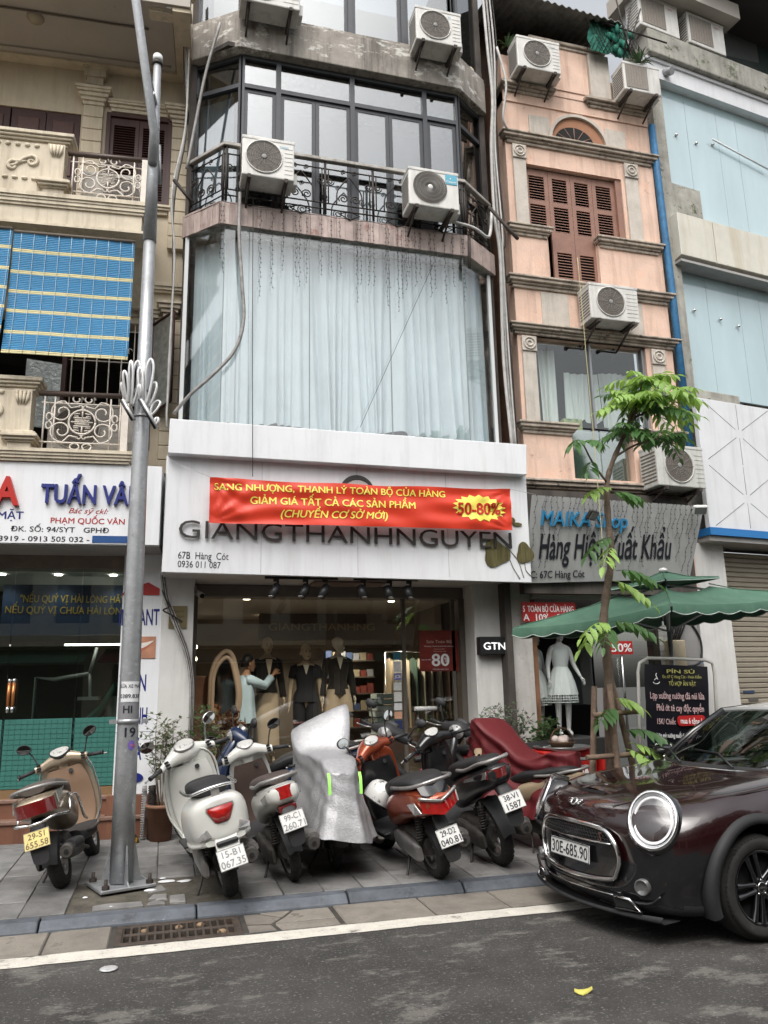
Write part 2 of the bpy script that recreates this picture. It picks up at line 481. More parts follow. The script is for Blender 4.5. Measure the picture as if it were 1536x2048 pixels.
M_paint = mat('road_paint', (0.56, 0.53, 0.47), 0.8, var=0.12, scale=9, bump=0.5, bscale=140, spots=('5c5650', 0.8, 9, 0.575, (0.6, 1, 1)), spots2=('6a655e', 0.6, 50, 0.56))
M_iron = mat('cast_iron', (0.07, 0.055, 0.045), 0.75, metal=0.4, var=0.35, scale=14, bump=0.6, bscale=60, spots=('5d4a3a', 0.6, 9, 0.56))
M_black = mat('dark_void', (0.012, 0.012, 0.012), 0.9)

g = MB(); g.face([(-400, -400, -0.31), (400, -400, -0.31), (400, 400, -0.31), (-400, 400, -0.31)])
tag(g.build('ground', mat('far_ground', (0.06, 0.057, 0.054), 0.9)), 'grey city ground under the street', kind='structure')
g = MB()
g.face([(-60, -6.0, -0.004), (60, -6.0, -0.004), (60, 5.60, -0.004), (-60, 5.60, -0.004)])
tag(g.build('road', M_asph), 'worn dark asphalt road with pale patches', kind='structure')

# painted edge line, slightly ragged
g = MB(); a = []; b = []
for i in range(0, 241):
  x = -12 + i * 0.1
  a.append((x, 5.365 + random.uniform(-.007, .007), 0.001)); b.append((x, 5.548 + random.uniform(-.008, .008), 0.001))
g.grid([a, b], False)
tag(g.build('road_line', M_paint), 'white painted line along the gutter', kind='structure')

gut = thing('gutter', 'pale concrete slabs of the gutter', 'gutter', (0, 5.8, 0)); del gut['category']; tag(gut, kind='structure')
bed = MB(); bed.face([(-30, 5.56, -0.006), (-.235, 5.56, -0.006), (-.235, 6.06, -0.006), (-30, 6.06, -0.006)]); bed.face([(.555, 5.56, -0.006), (30, 5.56, -0.006), (30, 6.06, -0.006), (.555, 6.06, -0.006)])
bed.build('gutter_bed', mat('joint_dirt', (0.045, 0.04, 0.034), 0.95, var=0.3, scale=10, bump=0.6), gut)
def slab_mesh(lx, ly, h, bev, name, material, jit=0.0):
  q = MB(); q.box(0, lx, 0, ly, -h, 0)
  return q.mesh(name, material, bev, 1)
x = -3.06
DRAIN = (-0.24, 0.56)
while x < 9:
  w = random.choice((0.56, 0.60, 0.64))
  if x < DRAIN[0] and x + w > DRAIN[0] - .02: w = DRAIN[0] - 0.03 - x
  if w > 0.1 and not (DRAIN[0] - .05 <= x < DRAIN[1]):
    q = MB(); j = lambda: random.uniform(-.008, .008)
    if abs(x - (DRAIN[1] + 0.03)) < 0.02:                # the slab beside the drain is cracked into pieces
      pcs = [[(0, 0), (.2, 0), (.17, .16), (0, .2)], [(.21, 0), (w - .02, 0), (w - .02, .17), (.18, .16)], [(0, .21), (.17, .17), (.26, .3), (.1, .45), (0, .45)],
                   [(.18, .17), (w - .02, .18), (w - .02, .45), (.35, .45), (.27, .3)], [(.11, .45), (.26, .31), (.34, .45)]]
      for pc in pcs:
        c = Vector((sum(p[0] for p in pc) / len(pc), sum(p[1] for p in pc) / len(pc)))
        pc = [Vector(p) + (c - Vector(p)) * 0.05 for p in pc]
        MB().prism([(x + p.x, 5.58 + p.y) for p in pc], 'z', -0.05, random.uniform(-.006, .004)).build('gutter_slab', M_conc, gut, 0.006, 1)
    else:
      q.poly([(x + .006, 5.575 + j(), 0), (x + w - .006, 5.575 + j(), 0), (x + w - .006, 6.035, 0.004), (x + .006, 6.035, 0.004)], (0, 0, -0.05))
      q.build('gutter_slab', M_conc, gut, 0.007, 1)
    x += w
  else: x = max(x + 0.05, DRAIN[1] + 0.03) if x < DRAIN[1] + 0.03 else x + 0.05

# kerb: sloped stones end to end
kerb = thing('kerb', 'blue grey sloped kerb stones', 'kerb', (0, 6.1, 0)); del kerb['category']; tag(kerb, kind='structure')
x = -3.6
for w in (1.0, 1.0, .86, 1.02, 1.08, 0.9, 1.0, 1.0, 1.05, 1.0, 1.0, 1.0, 1.0):
  q = MB(); dy = random.uniform(-.008, .008); dz = random.uniform(-.006, .005)
  q.prism([(6.045 + dy, -0.1), (6.045 + dy, 0.012), (6.115 + dy, 0.06 + dz), (6.21, 0.066 + dz), (6.21, -0.1)], 'x', x + .005, x + w - .005)
  q.build('kerb_stone', M_kerb, kerb, 0.012, 2); x += w

# pavement
pav = thing('pavement', 'grey stone paved pavement in front of the shops', 'pavement', (0, 7.5, 0)); del pav['category']; tag(pav, kind='structure')
q = MB(); q.face([(-30, 6.2, PZ - .014), (30, 6.2, PZ - .014), (30, 10, PZ + .062), (-30, 10, PZ + .062)])
q.build('pavement_bed', M_dirt, pav)
tiles = [slab_mesh(0.293, 0.403, 0.03, 0.004, 'paving_slab', M_tile) for _ in range(1)]
def in_pit(x, y): return (-0.50 < x < 0.52 and y < 7.02) and not (x < -0.2 and y > 6.85)
for i in range(-9, 23):
  for k in range(7):
    X = 0.01 + i * 0.30; Y = 6.215 + k * 0.41
    if in_pit(X + .15, Y + .2) : continue
    inst('paving_slab', tiles[0], pav, (X + random.uniform(-.003, .003), Y, PZ + .02 * (Y - 6.2) + random.uniform(-.003, .003)),
             (.02 + random.uniform(-.005, .005), random.uniform(-.005, .005), random.uniform(-.006, .006)))
# broken slabs in the bare patch round the pole
for (x, y, s, a, pts) in ((-.42, 6.24, 1, .05, [(0, 0), (.34, .0), (.33, .12), (.1, .15), (0, .12)]), (-.06, 6.24, 1, 0, [(0, 0), (.13, .0), (.12, .05), (.06, .11), (.01, .06)]),
                          (.1, 6.27, 1, .1, [(0, 0), (.11, -.02), (.13, .2), (.02, .2)]), (-.05, 6.42, 1, -.1, [(0, 0), (.13, .0), (.12, .12), (.02, .12)]), (-.05, 6.60, 1, .3, [(0, 0), (.14, .01), (.15, .17), (.03, .19)]),
                          (0.0, 6.36, 1, .2, [(0, 0), (.09, .0), (.07, .05), (.01, .04)])):
  q = MB(); R = Matrix.Rotation(a, 2)
  q.prism([tuple(R @ Vector(p) + Vector((x, y))) for p in pts], 'z', PZ - .03, PZ + random.uniform(.0, .008)); q.build('broken_slab', M_tile, pav, 0.004, 1)

# drain grate
dr = thing('drain_grate', 'rusty cast iron drain grate set in the gutter', 'drain', (0.16, 5.8, 0))
y0, y1 = 5.585, 6.02
q = MB(); x0, x1 = DRAIN
q.box(x0, x1, y0, y0 + .05, -.05, .004); q.box(x0, x1, y1 - .05, y1, -.05, .004); q.box(x0, x0 + .045, y0 + .05, y1 - .05, -.05, .004); q.box(x1 - .045, x1, y0 + .05, y1 - .05, -.05, .004)
q.build('frame', M_iron, dr, 0.006, 1)
MB().box(x0 + .045, x1 - .045, (y0 + y1) / 2 - .02, (y0 + y1) / 2 + .02, -.045, .002).build('centre_bar', M_iron, dr, 0.005, 1)
nb = 14; wbar = (x1 - x0 - .09) / nb
for i in range(nb + 1):
  for (ya, yb) in ((y0 + .05, (y0 + y1) / 2 - .02), ((y0 + y1) / 2 + .02, y1 - .05)):
    xc = x0 + .045 + i * wbar
    MB().box(max(xc - .008, x0 + .0455), min(xc + .008, x1 - .0455), ya + .001, yb - .001, -.045, .001).build('bar', M_iron, dr, 0.003, 1)
MB().box(x0 + .002, x1 - .002, y0 + .002, y1 - .002, -.3, -.2).build('pit_floor', M_black, dr)
for (x, y, s, wh) in ((-.06, 5.9, .03, 'leftmost of the four'), (.16, 5.92, .028, 'in the middle of the rear row'), (.43, 5.72, .035, 'largest, in the front row'), (.3, 5.93, .03, 'rightmost in the rear row')):
  q = MB(); q.ball((x, y, -.015), (s, s * .8, s * .6), 9, 6)
  tag(q.build('dead_leaf', mat('dry_leaf', (0.22, 0.15, 0.09), 0.9, var=0.4, scale=30)), 'crumpled dry leaf in the drain grate, ' + wh, 'leaf', 'dry leaves in the drain')

q = MB(); q.lathe([(0.001, 0), (.045, 0), (.05, .002), (.05, .006), (.04, .009), (.001, .009)], (-0.24, 5.16, 0), n=20)
tag(q.build('survey_marker', mat('marker_metal', (0.5, 0.5, 0.5), 0.5, 0.3, var=0.2, scale=40)), 'small pale round survey disc set in the asphalt', 'marker')
q = MB()
q.rings([[(2.11 + .05 * t + .02 * sin(a) * (1 - abs(t)), 4.0 + .035 * sin(a) * (1 - abs(t) * .9), .006 + .008 * cos(a * 2) + .01 * t * t) for a in [k * pi / 4 for k in range(8)]] for t in (-1, -.5, 0, .5, 1)])
tag(q.build('fallen_leaf', mat('yellow_leaf', (0.5, 0.45, 0.1), 0.7, var=0.2, scale=30)), 'yellow green leaf lying alone on the asphalt road', 'leaf')

# ------------------------------------------------------------------ cream clinic building on the left (its front stands a little skew)
AL = radians(-3.87)
ML = Matrix.Translation((0, 8.3, 0)) @ Matrix.Rotation(AL, 4, 'Z') @ Matrix.Translation((0, -8.3, 0))
def LB(): return MB(ML)
M_cream = mat('cream_plaster', (0.57, 0.495, 0.375), 0.8, var=0.08, scale=3, bump=0.15, bscale=60, streak=('7d6a4c', 0.35, 7))
M_creamd = mat('cream_trim', (0.6, 0.53, 0.415), 0.8, var=0.1, scale=5, streak=('6d5b42', 0.45, 10), bump=0.15, bscale=50)
M_ceil = mat('soffit_plaster', (0.42, 0.385, 0.34), 0.85, var=0.08, scale=2, spots=('6b5b48', 0.4, 6, 0.62))
M_wood = mat('dark_red_wood', (0.05, 0.018, 0.015), 0.5, var=0.3, scale=9, stretch=(1, 1, .2))
M_woodl = mat('shutter_slat_wood', (0.075, 0.03, 0.023), 0.5, var=0.2, scale=20)
M_rail = mat('white_iron', (0.66, 0.6, 0.53), 0.6, var=0.1, scale=20, spots=('6e5138', 0.6, 30, 0.64))
M_inside = mat('room_dark', (0.06, 0.055, 0.05), 0.9)
M_foil = mat('foil_insulation', (0.5, 0.52, 0.5), 0.35, 0.8, var=0.3, scale=14, bump=1.0, bscale=25)
clinic = thing('clinic_building', 'cream stucco clinic building with carved balconies and dark shutters at left', 'building', tuple(ML @ Vector((-1.5, 9.2, 0))), AL)
XL0 = -7.0
w = LB()
holes(w, XL0, 0.0, 3.0, 12.6, 9.2, 9.45, [(-2.4, -1.33, 4.1, 5.95), (-1.33, -.36, 4.3, 5.9), (-2.6, -1.36, 6.95, 8.72), (-1.02, -.27, 7.5, 8.74)])
w.build('wall', M_cream, clinic)
w = LB(); w.box(XL0, -.02, 11.5, 11.7, .1, 12.6); w.box(XL0, -.02, 9.46, 11.5, 6.2, 6.4); w.box(XL0, -.02, 9.46, 11.5, 9.2, 9.4)
w.build('inner_wall', M_inside, clinic)
w = LB(); w.box(-.02, 0.0, 9.46, 11.7, 0.1, 12.6); w.build('side_wall', M_cream, clinic)

def rusticated(xa, xb, z0, z1, step=.175):
  z = z0
  while z < z1 - .02:
    LB().box(xa, xb, 9.13, 9.199, z + .004, min(z + step, z1) - .004).build('block', M_cream, clinic, .006, 1); z += step
  LB().box(xa + .006, xb - .006, 9.145, 9.198, z0, z1).build('pilaster_core', M_creamd, clinic)
def capital(xa, xb, z, prof):
  q = LB(); molding(q, xa, xb, 9.13, 9.199, z, prof); q.build('capital', M_creamd, clinic, .004, 1)
CAP = [(.05, .01), (.045, .035), (.05, .06), (.035, .085), (.04, .1)]
rusticated(-1.33, -1.09, 6.9, 8.82); capital(-1.33, -1.09, 8.82, CAP)
q = LB(); molding(q, -1.29, -1.13, 9.15, 9.199, 9.08, [(.05, .0), (.1, .02), (.1, .05), (.05, .07)]); q.build('capital', M_creamd, clinic)
rusticated(-.235, -.005, 6.9, 8.70); capital(-.235, -.1, 8.70, CAP)
q = LB(); molding(q, -1.0, -.3, 9.17, 9.199, 8.80, [(.05, .0), (.04, .02), (.03, .045), (.025, .055)]); q.build('cornice', M_creamd, clinic)
rusticated(-.235, -.005, 4.0, 5.95); capital(-.235, -.1, 5.98, CAP[:4])
q = LB(); molding(q, -1.33, -.3, 9.17, 9.199, 5.98, [(.05, .0), (.04, .02), (.04, .045)]); q.build('cornice', M_creamd, clinic)
q = LB(); molding(q, -.45, -.02, 9.16, 9.199, 6.32, [(.03, .0), (.04, .02), (.05, .035)]); q.build('cornice', M_creamd, clinic)

# shutters and doors of the upper storey
def shutter(xa, xb, z0, z1, y, panels, parent=clinic, name='shutter', fr=.045, wood=M_wood, slatm=M_woodl, build=LB, pitch=.034, tilt=.02):
  q = build(); zz = [z0] + [v for p in panels for v in p] + [z1]
  q.box(xa, xa + fr, y, y + .035, z0, z1); q.box(xb - fr, xb, y, y + .035, z0, z1)
  for i in range(0, len(zz), 2): q.box(xa + fr, xb - fr, y, y + .035, zz[i], zz[i + 1])
  s = q.build(name, wood, parent)
  for (a, b) in panels:
    n = max(2, int((b - a) / pitch))
    for k in range(n):
      z = a + (b - a) * (k + .5) / n
      q = build(); q.poly([(xa + fr, y + .002, z - tilt * .8), (xb - fr, y + .002, z - tilt * .8), (xb - fr, y + .03, z + tilt * .4), (xa + fr, y + .03, z + tilt * .4)], (0, .003, .009))
      q.build('slat', slatm, s)
  q = build(); q.box(xa + .01, xb - .01, y + .05, y + .055, z0 + .01, z1 - .01); q.build('dark_behind', M_black, s)
  return s
LB().box(-1.05, -1.0, 9.17, 9.26, 7.48, 8.78).box(-.29, -.24, 9.17, 9.26, 7.48, 8.78).box(-1.0, -.29, 9.17, 9.26, 8.73, 8.78).build('window_frame', M_wood, clinic)
shutter(-1.0, -.65, 7.5, 8.73, 9.2, [(7.58, 8.05), (8.12, 8.62)])
shutter(-.645, -.29, 7.5, 8.73, 9.2, [(7.58, 8.05), (8.12, 8.62)])
q = LB(); molding(q, -1.04, -.25, 9.16, 9.2, 7.38, [(.05, 0), (.03, .03), (.03, .05)]); q.build('window_sill', M_creamd, clinic)
for xa in (-2.6, -2.18, -1.77):
  d = LB(); d.box(xa, xa + .4, 9.22, 9.27, 6.92, 8.72); dd = d.build('door', M_wood, clinic)
  for (a, b) in ((7.05, 7.7), (7.82, 8.6)):
    LB().box(xa + .07, xa + .33, 9.205, 9.22, a, b).build('door_panel', M_woodl, dd, .012, 1)
# lower storey: dark opening with grille and propped shutter
q = LB()
q.box(-1.36, -1.31, 9.16, 9.25, 4.3, 5.95); q.build('window_frame', M_wood, clinic)
LB().box(-.38, -.34, 9.16, 9.25, 4.3, 5.95).build('window_frame', M_wood, clinic)
q = LB()
for k in range(7):
  x = -1.27 + k * .14; q.tube([(x, 9.24, 4.3), (x, 9.24, 5.9)], .008, 5)
for z in (4.55, 4.95, 5.4, 5.8): q.tube([(-1.31, 9.24, z), (-.38, 9.24, z)], .008, 5)
for x in (-1.2, -.92, -.64, -.45):
  for z in (4.68, 5.55):
    for s in (-1, 1): q.tube([(x + s * (.02 + .03 * cos(a)), 9.235, z + .03 * sin(a)) for a in [i * pi / 6 for i in range(10)]], .006, 4)
q.build('window_grille', M_rail, clinic)
for (A, B, C, D) in (((-.36, 9.18, 5.88), (-.36, 9.18, 4.72), (-.1, 8.86, 4.80), (-.1, 8.86, 5.93)),):
  s = LB().poly([A, B, C, D], (.012, .014, 0)).build('open_shutter', M_foil, clinic)
  q = LB()
  for a, b in ((A, B), (B, C), (C, D), (D, A)): q.tube([a, b], .022, 4)
  q.build('shutter_frame', M_wood, s)
LB().poly([(-1.36, 9.16, 4.5), (-1.36, 9.16, 5.3), (-1.72, 9.05, 5.3), (-1.72, 9.05, 4.5)], (0, .02, 0)).build('open_shutter', M_foil, clinic)

# soffit above the upper balcony, edge beam, lamp and conduit
LB().box(XL0, 0, 8.02, 9.2, 9.42, 9.6).build('soffit', M_ceil, clinic)
LB().box(XL0, -.0, 9.05, 9.199, 9.36, 9.419).box(-.2, -.0, 8.05, 9.05, 9.36, 9.419).build('soffit_border', M_cream, clinic)
LB().box(XL0, -.21, 8.98, 9.049, 9.39, 9.419).box(-.27, -.21, 8.05, 8.98, 9.39, 9.419).build('soffit_moulding', M_ceil, clinic)
q = LB(); molding(q, -.46, .0, 8.12, 8.25, 9.38, [(.03, .0), (.04, .02), (.25, .0), (.04, .03), (.05, .06), (.3, .03)]); q.build('edge_beam', M_creamd, clinic)
q = LB(); molding(q, XL0, -.5, 8.05, 8.25, 9.55, [(.03, .0), (.04, .02), (.6, .0)]); q.build('edge_beam', M_creamd, clinic)
tag(LB().lathe([(.001, -.05), (.05, -.048), (.085, -.03), (.1, -.008), (.1, 0), (.001, 0)], (-1.81, 8.5, 9.42), n=24).build('ceiling_lamp', mat('lamp_glass', (0.35, 0.3, 0.22), 0.4)), 'round unlit glass ceiling lamp under the cream balcony soffit', 'lamp')
LB().tube([(XL0, 8.3, 9.40), (-.5, 8.42, 9.40)], .012, 6).build('conduit', mat('conduit', (0.2, 0.17, 0.14), 0.7), clinic)

# balconies
M_wrail = mat('brown_handrail', (0.075, 0.05, 0.04), 0.45, var=0.2, scale=15)
def railing(xa, xb, z0, z1, y, parent):
  """white iron panel with scrolls round a circled emblem"""
  W = xb - xa; H = z1 - z0; cx = (xa + xb) / 2; cz = z0 + H * .5
  fr = parent
  def bar(pts, r=.009): 
    q = LB(); q.tube([(a, y, b) for a, b in pts], r, 5); return q
  for x in (xa + .03, xa + .13, xb - .13, xb - .03): bar([(x, z0), (x, z1 - .03)]).build('railing_bar', M_rail, fr)
  for z in (z0 + .07, z1 - .1): bar([(xa, z), (xb, z)]).build('railing_bar', M_rail, fr)
  R = H * .22
  bar([(cx + R * cos(a), cz + R * sin(a)) for a in [i * pi / 14 for i in range(29)]], .011).build('emblem_ring', M_rail, fr)
  q = LB(); u = R * .2
  for k, wd in ((-.0, .82), (.8, .55), (-.8, .55)): q.tube([(cx - R * wd, y, cz + u * k), (cx + R * wd, y, cz + u * k)], .008, 4)
  for s in (-1, 1):
    q.tube([(cx, y, cz + s * u * 1.6), (cx, y, cz + s * R)], .008, 4)
    q.tube([(cx - R * .65, y, cz + s * u * 1.7), (cx + R * .65, y, cz + s * u * 1.7)], .008, 4)
    for t in (-1, 1):
      q.tube([(cx + t * R * .28, y, cz + s * u * 2.4), (cx + t * R * .62, y, cz + s * u * 2.4), (cx + t * R * .62, y, cz + s * u * 3.3), (cx + t * R * .2, y, cz + s * u * 3.6)], .007, 4)
      q.tube([(cx + t * u * 1.8, y, cz - u), (cx + t * u * 1.8, y, cz + u)], .008, 4)
  q.build('emblem', M_rail, fr)
  for sx in (-1, 1):
    for sz in (-1, 1):
      c0 = (cx + sx * W * .245, cz + sz * H * .17); rr = H * .205
      pts = spiral(c0, rr * .22, rr, -pi * 2.2, pi * .55, 26)
      pts = [(c0[0] + sx * (p[0] - c0[0]), c0[1] + sz * (p[1] - c0[1])) for p in pts]
      pts += [(cx + sx * R * .9, cz + sz * R * 1.15), (cx + sx * .03, cz + sz * R * 1.3)]
      bar(pts).build('scroll', M_rail, fr)
    pts = spiral((cx + sx * .06, z1 - .05), .02, .06, pi * 2.2, 0, 14); pts = [(cx + sx * abs(p[0] - cx), p[1]) for p in pts]; bar(pts).build('scroll', M_rail, fr)
    for sz in (-1, 1):
      ex = xa + .08 if sx < 0 else xb - .08
      bar([(ex + sx * -.035 * cos(a) * (1 - i * .03), cz + sz * (.045 + .04 * sin(a))) for i, a in enumerate([k * pi / 6 for k in range(-3, 9)])]).build('scroll', M_rail, fr)
    for sz in (-1, 1):
      bar([(cx + sx * (.025 + .022 * cos(a)), cz + sz * (R * 1.22 + .022 * sin(a))) for a in [k * pi / 6 for k in range(10)]], .007).build('scroll', M_rail, fr)
    bar([(cx + sx * (.06 + .045 * cos(a)), z0 + .03 + .035 * sin(a)) for a in [k * pi / 6 for k in range(0, 13)]], .008).build('scroll', M_rail, fr)
  LB().tube([(xa - .03, y, z1), (xb + .02, y, z1 + .01)], .03, 8).build('handrail', M_wrail, fr)
def carved_column(xa, xb, z0, z1, y0):
  """parapet pier with moulded base and cap and a carved acanthus panel"""
  c = LB(); c.box(xa - 2, xb - .07, y0 + .05, y0 + .16, z0, z1); c.box(xb - .2, xb - .02, y0 + .02, y0 + .19, z0, z1); p = c.build('parapet', M_creamd, clinic)
  q = LB(); molding(q, xa - 2, xb, y0 + .06, y0 + .25, z1, [(.03, .0), (.03, .025), (.03, .05), (.045, .07)]); q.build('parapet_cap', M_creamd, p, .006, 1)
  q = LB(); molding(q, xb - .22, xb, y0 + .02, y0 + .25, z0 - .02, [(.07, .0), (.02, .02), (.03, .045), (.03, .07), (.025, .05), (.02, .02)]); q.build('pier_base', M_creamd, p, .004, 1)
  H = z1 - z0; q = LB()
  def curl(cx, cz, r, sx, tail):
    pts = spiral((0, 0), r * .15, r, -pi * 1.8, pi * .5, 20); pts = [(cx + sx * a, y0 + .045, cz + b) for a, b in pts] + [(cx + sx * a, y0 + .045, cz + b) for a, b in tail]
    rad = [.006 + .016 * min(1, i / 14) for i in range(len(pts))]; rad[-1] = .006
    q.tube(pts, rad, 6)
  for k in range(3):
    x = xb - .36 - k * .42
    curl(x, z0 + H * .62, .07, 1, [(-.08, .03), (-.16, -.06), (-.26, -.08)]); curl(x - .19, z0 + H * .5, .06, -1, [(-.07, .05), (-.16, .08)])
  for k in range(14):
    x = xb - .32 - k * .1; q.ball((x, y0 + .045, z1 - .03), (.03, .02, .025), 7, 5); q.ball((x, y0 + .045, z0 + H * .27), (.035, .02, .02), 7, 5)
  for s, dz in ((1, .62), (-1, .9)): curl(xb - .11, z0 + H * .8, .045, s, [(-.04, -.03), (-.03, -.16), (.01, -.22)])
  for k in range(4): q.tube([(xb - .17 + k * .04, y0 + .015, z1 - .02), (xb - .16 + k * .035, y0 + .0, z1 - .1), (xb - .14 + k * .02, y0 + .012, z1 - .17)], [.014, .018, .004], 6)
  q.build('carving', M_creamd, p)
def balcony(zb, ztop, xr, fascia_prof, rail_x):
  q = LB(); molding(q, XL0, xr, 8.22, 9.19, zb, fascia_prof); q.build('balcony_slab', M_creamd, clinic)
balcony(3.85, 3.97, -.44, [(.03, .0), (.03, .02), (.03, .035), (.035, .05)], None)
balcony(6.50, 6.89, -.44, [(.03, .03), (.20, .0), (.03, .02), (.04, .035), (.03, .045), (.05, .06)], None)
carved_column(-1.9, -1.40, 3.98, 4.60, 8.16)
carved_column(-2.2, -1.27, 6.89, 7.50, 8.16)
railing(-1.33, -.52, 3.985, 4.58, 8.22, clinic)
railing(-1.23, -.42, 6.89, 7.43, 8.22, clinic)
for (z0, z1, x) in ((3.98, 4.6, -.5), (6.89, 7.43, -.43)):
  LB().box(x - .035, x + .035, 8.19, 8.26, z0, z1).build('railing_post', M_rail, clinic)
  q = LB()
  q.tube([(x, 8.24, z1), (x, 9.12, z1)], .02, 6); q.tube([(x, 8.24, z0 + .06), (x, 9.12, z0 + .06)], .008, 5)
  for k in range(9):
    y = 8.3 + k * .09; q.tube([(x, y, z0 + .03), (x, y + .12, z0 + .3), (x, y, z1 - .03)], .007, 4)
  q.build('side_railing', M_rail, clinic)
# corbel under the upper balcony's right end
LB().prism([(8.5, 6.5), (9.19, 6.5), (9.19, 6.05), (9.05, 6.02)], 'x', -.62, -.45).build('corbel', M_creamd, clinic, .01, 1)

# blue and yellow slat blind hanging from the balcony edge
def blind(xa, xb, ztop, zbot, yt, yb, label, nb, skew=0.0):
  t = thing('roll_blind', label, 'blind', tuple(ML @ Vector(((xa + xb) / 2, yt, zbot))), group='blue blinds under the upper balcony')
  M_bl = mat('blue_slats', (0.02, 0.20, 0.40), 0.5, var=0.15, scale=8, stretch=(.3, 1, 6)); M_ye = mat('yellow_slats', (0.62, 0.55, 0.3), 0.5, var=0.1, scale=10)
  H = ztop - zbot; ns = int(H / .0205)
  per = ns / nb; parts = {}
  for k in range(ns):
    f = (k / per) % 1.0; band = int(k / per); yel = f > .78 and f < .95 and band < nb
    key = (yel, band)
    q = parts.setdefault(key, LB())
    def at(s, x):
      return (x + skew * s, yt + (yb - yt) * s + .03 * sin(s * pi), ztop - H * s - (x - xb) * .0)
    s0, s1 = k / ns, (k + .93) / ns; sm = (s0 + s1) / 2
    rows = []
    for s, dy in ((s0, 0), (sm, -.006), (s1, 0)):
      rows.append([(at(s, x)[0], at(s, x)[1] + dy + .004 * sin(x * 9 + s * 5), at(s, x)[2]) for x in [xa + (xb - xa) * i / 8 for i in range(9)]])
    q.grid(rows)
  for (yel, band), q in parts.items(): q.build('yellow_band' if yel else 'blue_band', M_ye if yel else M_bl, t)
  n = int((xb - xa) / .125)
  for i in range(n + 1):
    x = xb - .02 - i * .125
    if x < xa: break
    LB().tube([at(s, x)[0:1] + (at(s, x)[1] - .011,) + at(s, x)[2:] for s in [j / 10 for j in range(11)]], .0025, 3).build('cord', mat('blind_cord', (0.55, 0.65, 0.7), 0.7), t)
  LB().tube([(xa, yt, ztop + .01), (xb, yt, ztop + .01)], .022, 6).build('head_rail', mat('old_wood_rail', (0.12, 0.1, 0.08), 0.8), t)
  return t
blind(-1.70, -.478, 6.30, 4.90, 8.06, 7.98, 'blue roll blind with yellow stripes hanging under the balcony beside the lamp pole', 6)
blind(-3.1, -1.71, 6.32, 5.08, 8.045, 7.93, 'blue striped roll blind at the left picture edge, overlapping its neighbour', 5.3)

aircon(ML @ Vector((-1.3, 8.42, 3.99)), AL, 'dusty air conditioner behind the white railing of the lower cream balcony', .8, .56, .3, 'round', brackets=False, shade=mat('aircon_dusty', (0.36, 0.34, 0.31), 0.7, var=0.15, scale=8))
aircon(ML @ Vector((-1.15, 8.5, 6.91)), AL, 'grey air conditioner behind the railing of the upper cream balcony', .66, .5, .3, 'round', fan=.66, brackets=False, shade=MATS['aircon_dusty'])

# ground floor: glass front, side panel, steps
M_step = mat('brown_granite', (0.17, 0.075, 0.045), 0.5, var=0.25, scale=3, bump=0.1, bscale=60, spots=('8a5a40', 0.4, 90, 0.6), streak=('3a2018', 0.5, 5))
M_stepe = mat('granite_edge', (0.2, 0.12, 0.09), 0.45, var=0.2, scale=8)
for (y, z0, z1) in ((8.72, .05, .335), (8.86, .335, .52)):
  LB().box(XL0, -.06, y, 8.98 if z1 < .4 else 9.3, z0, z1 - .04).build('step', M_step, clinic)
  LB().box(XL0, -.04, y - .02, 9.0 if z1 < .4 else 9.3, z1 - .039, z1).build('step_edge', M_stepe, clinic, .008, 2)
LB().box(-.55, -.06, 8.76, 8.85, .337, .52).build('step', M_step, clinic)
LB().box(XL0, -.5, 8.93, 9.02, .52, .60).build('door_rail', mat('bronze_rail', (0.3, 0.19, 0.1), 0.4, 0.5), clinic)
M_cglass = glass('clinic_glass', 'e8efe9', 0.0, 1.0, 0.05)
xs = [-5, -3.4, -1.62, -.94, -.50]
for a, b in zip(xs, xs[1:]):
  LB().box(a + .004, b - .004, 8.95, 8.962, .60, 2.86).build('glass_pane', M_cglass, clinic)
  LB().box(a + .012, b - .012, 8.940, 8.944, .61, 1.29).build('frosted_film', mat('green_film', (0.04, 0.155, 0.13), 0.45, var=0.06, scale=20), clinic)
q = LB()
for k in range(13): q.box(XL0, -.51, 8.936, 8.939, .64 + k * .05, .642 + k * .05)
for k in range(60): q.box(-4 + k * .058, -3.998 + k * .058, 8.936, 8.939, .62, 1.28)
q.build('film_grid', mat('green_film_lines', (0.033, 0.135, 0.112), 0.5), clinic)
LB().box(XL0, -.0, 8.93, 9.2, 2.861, 3.0).build('lintel', mat('lintel_stone', (0.2, 0.16, 0.135), 0.7, var=0.2, scale=6), clinic)
h = thing('pull_handle', 'vertical copper and steel pull handle on the clinic glass door', 'handle')
for dx in (-.022, .022):
  LB().tube([(-1.56 + dx, 8.90, z) for z in (1.42, 1.66)], .017, 10).build('grip', mat('copper_grip', (0.55, 0.22, 0.08), 0.3, 0.7), h)
  for za, zb in ((1.36, 1.42), (1.66, 1.70)):
    LB().tube([(-1.56 + dx, 8.90, za), (-1.56 + dx, 8.90, zb)], .017, 10).build('steel_end', mat('steel_bright', (0.6, 0.6, 0.6), 0.2, 1.0), h)
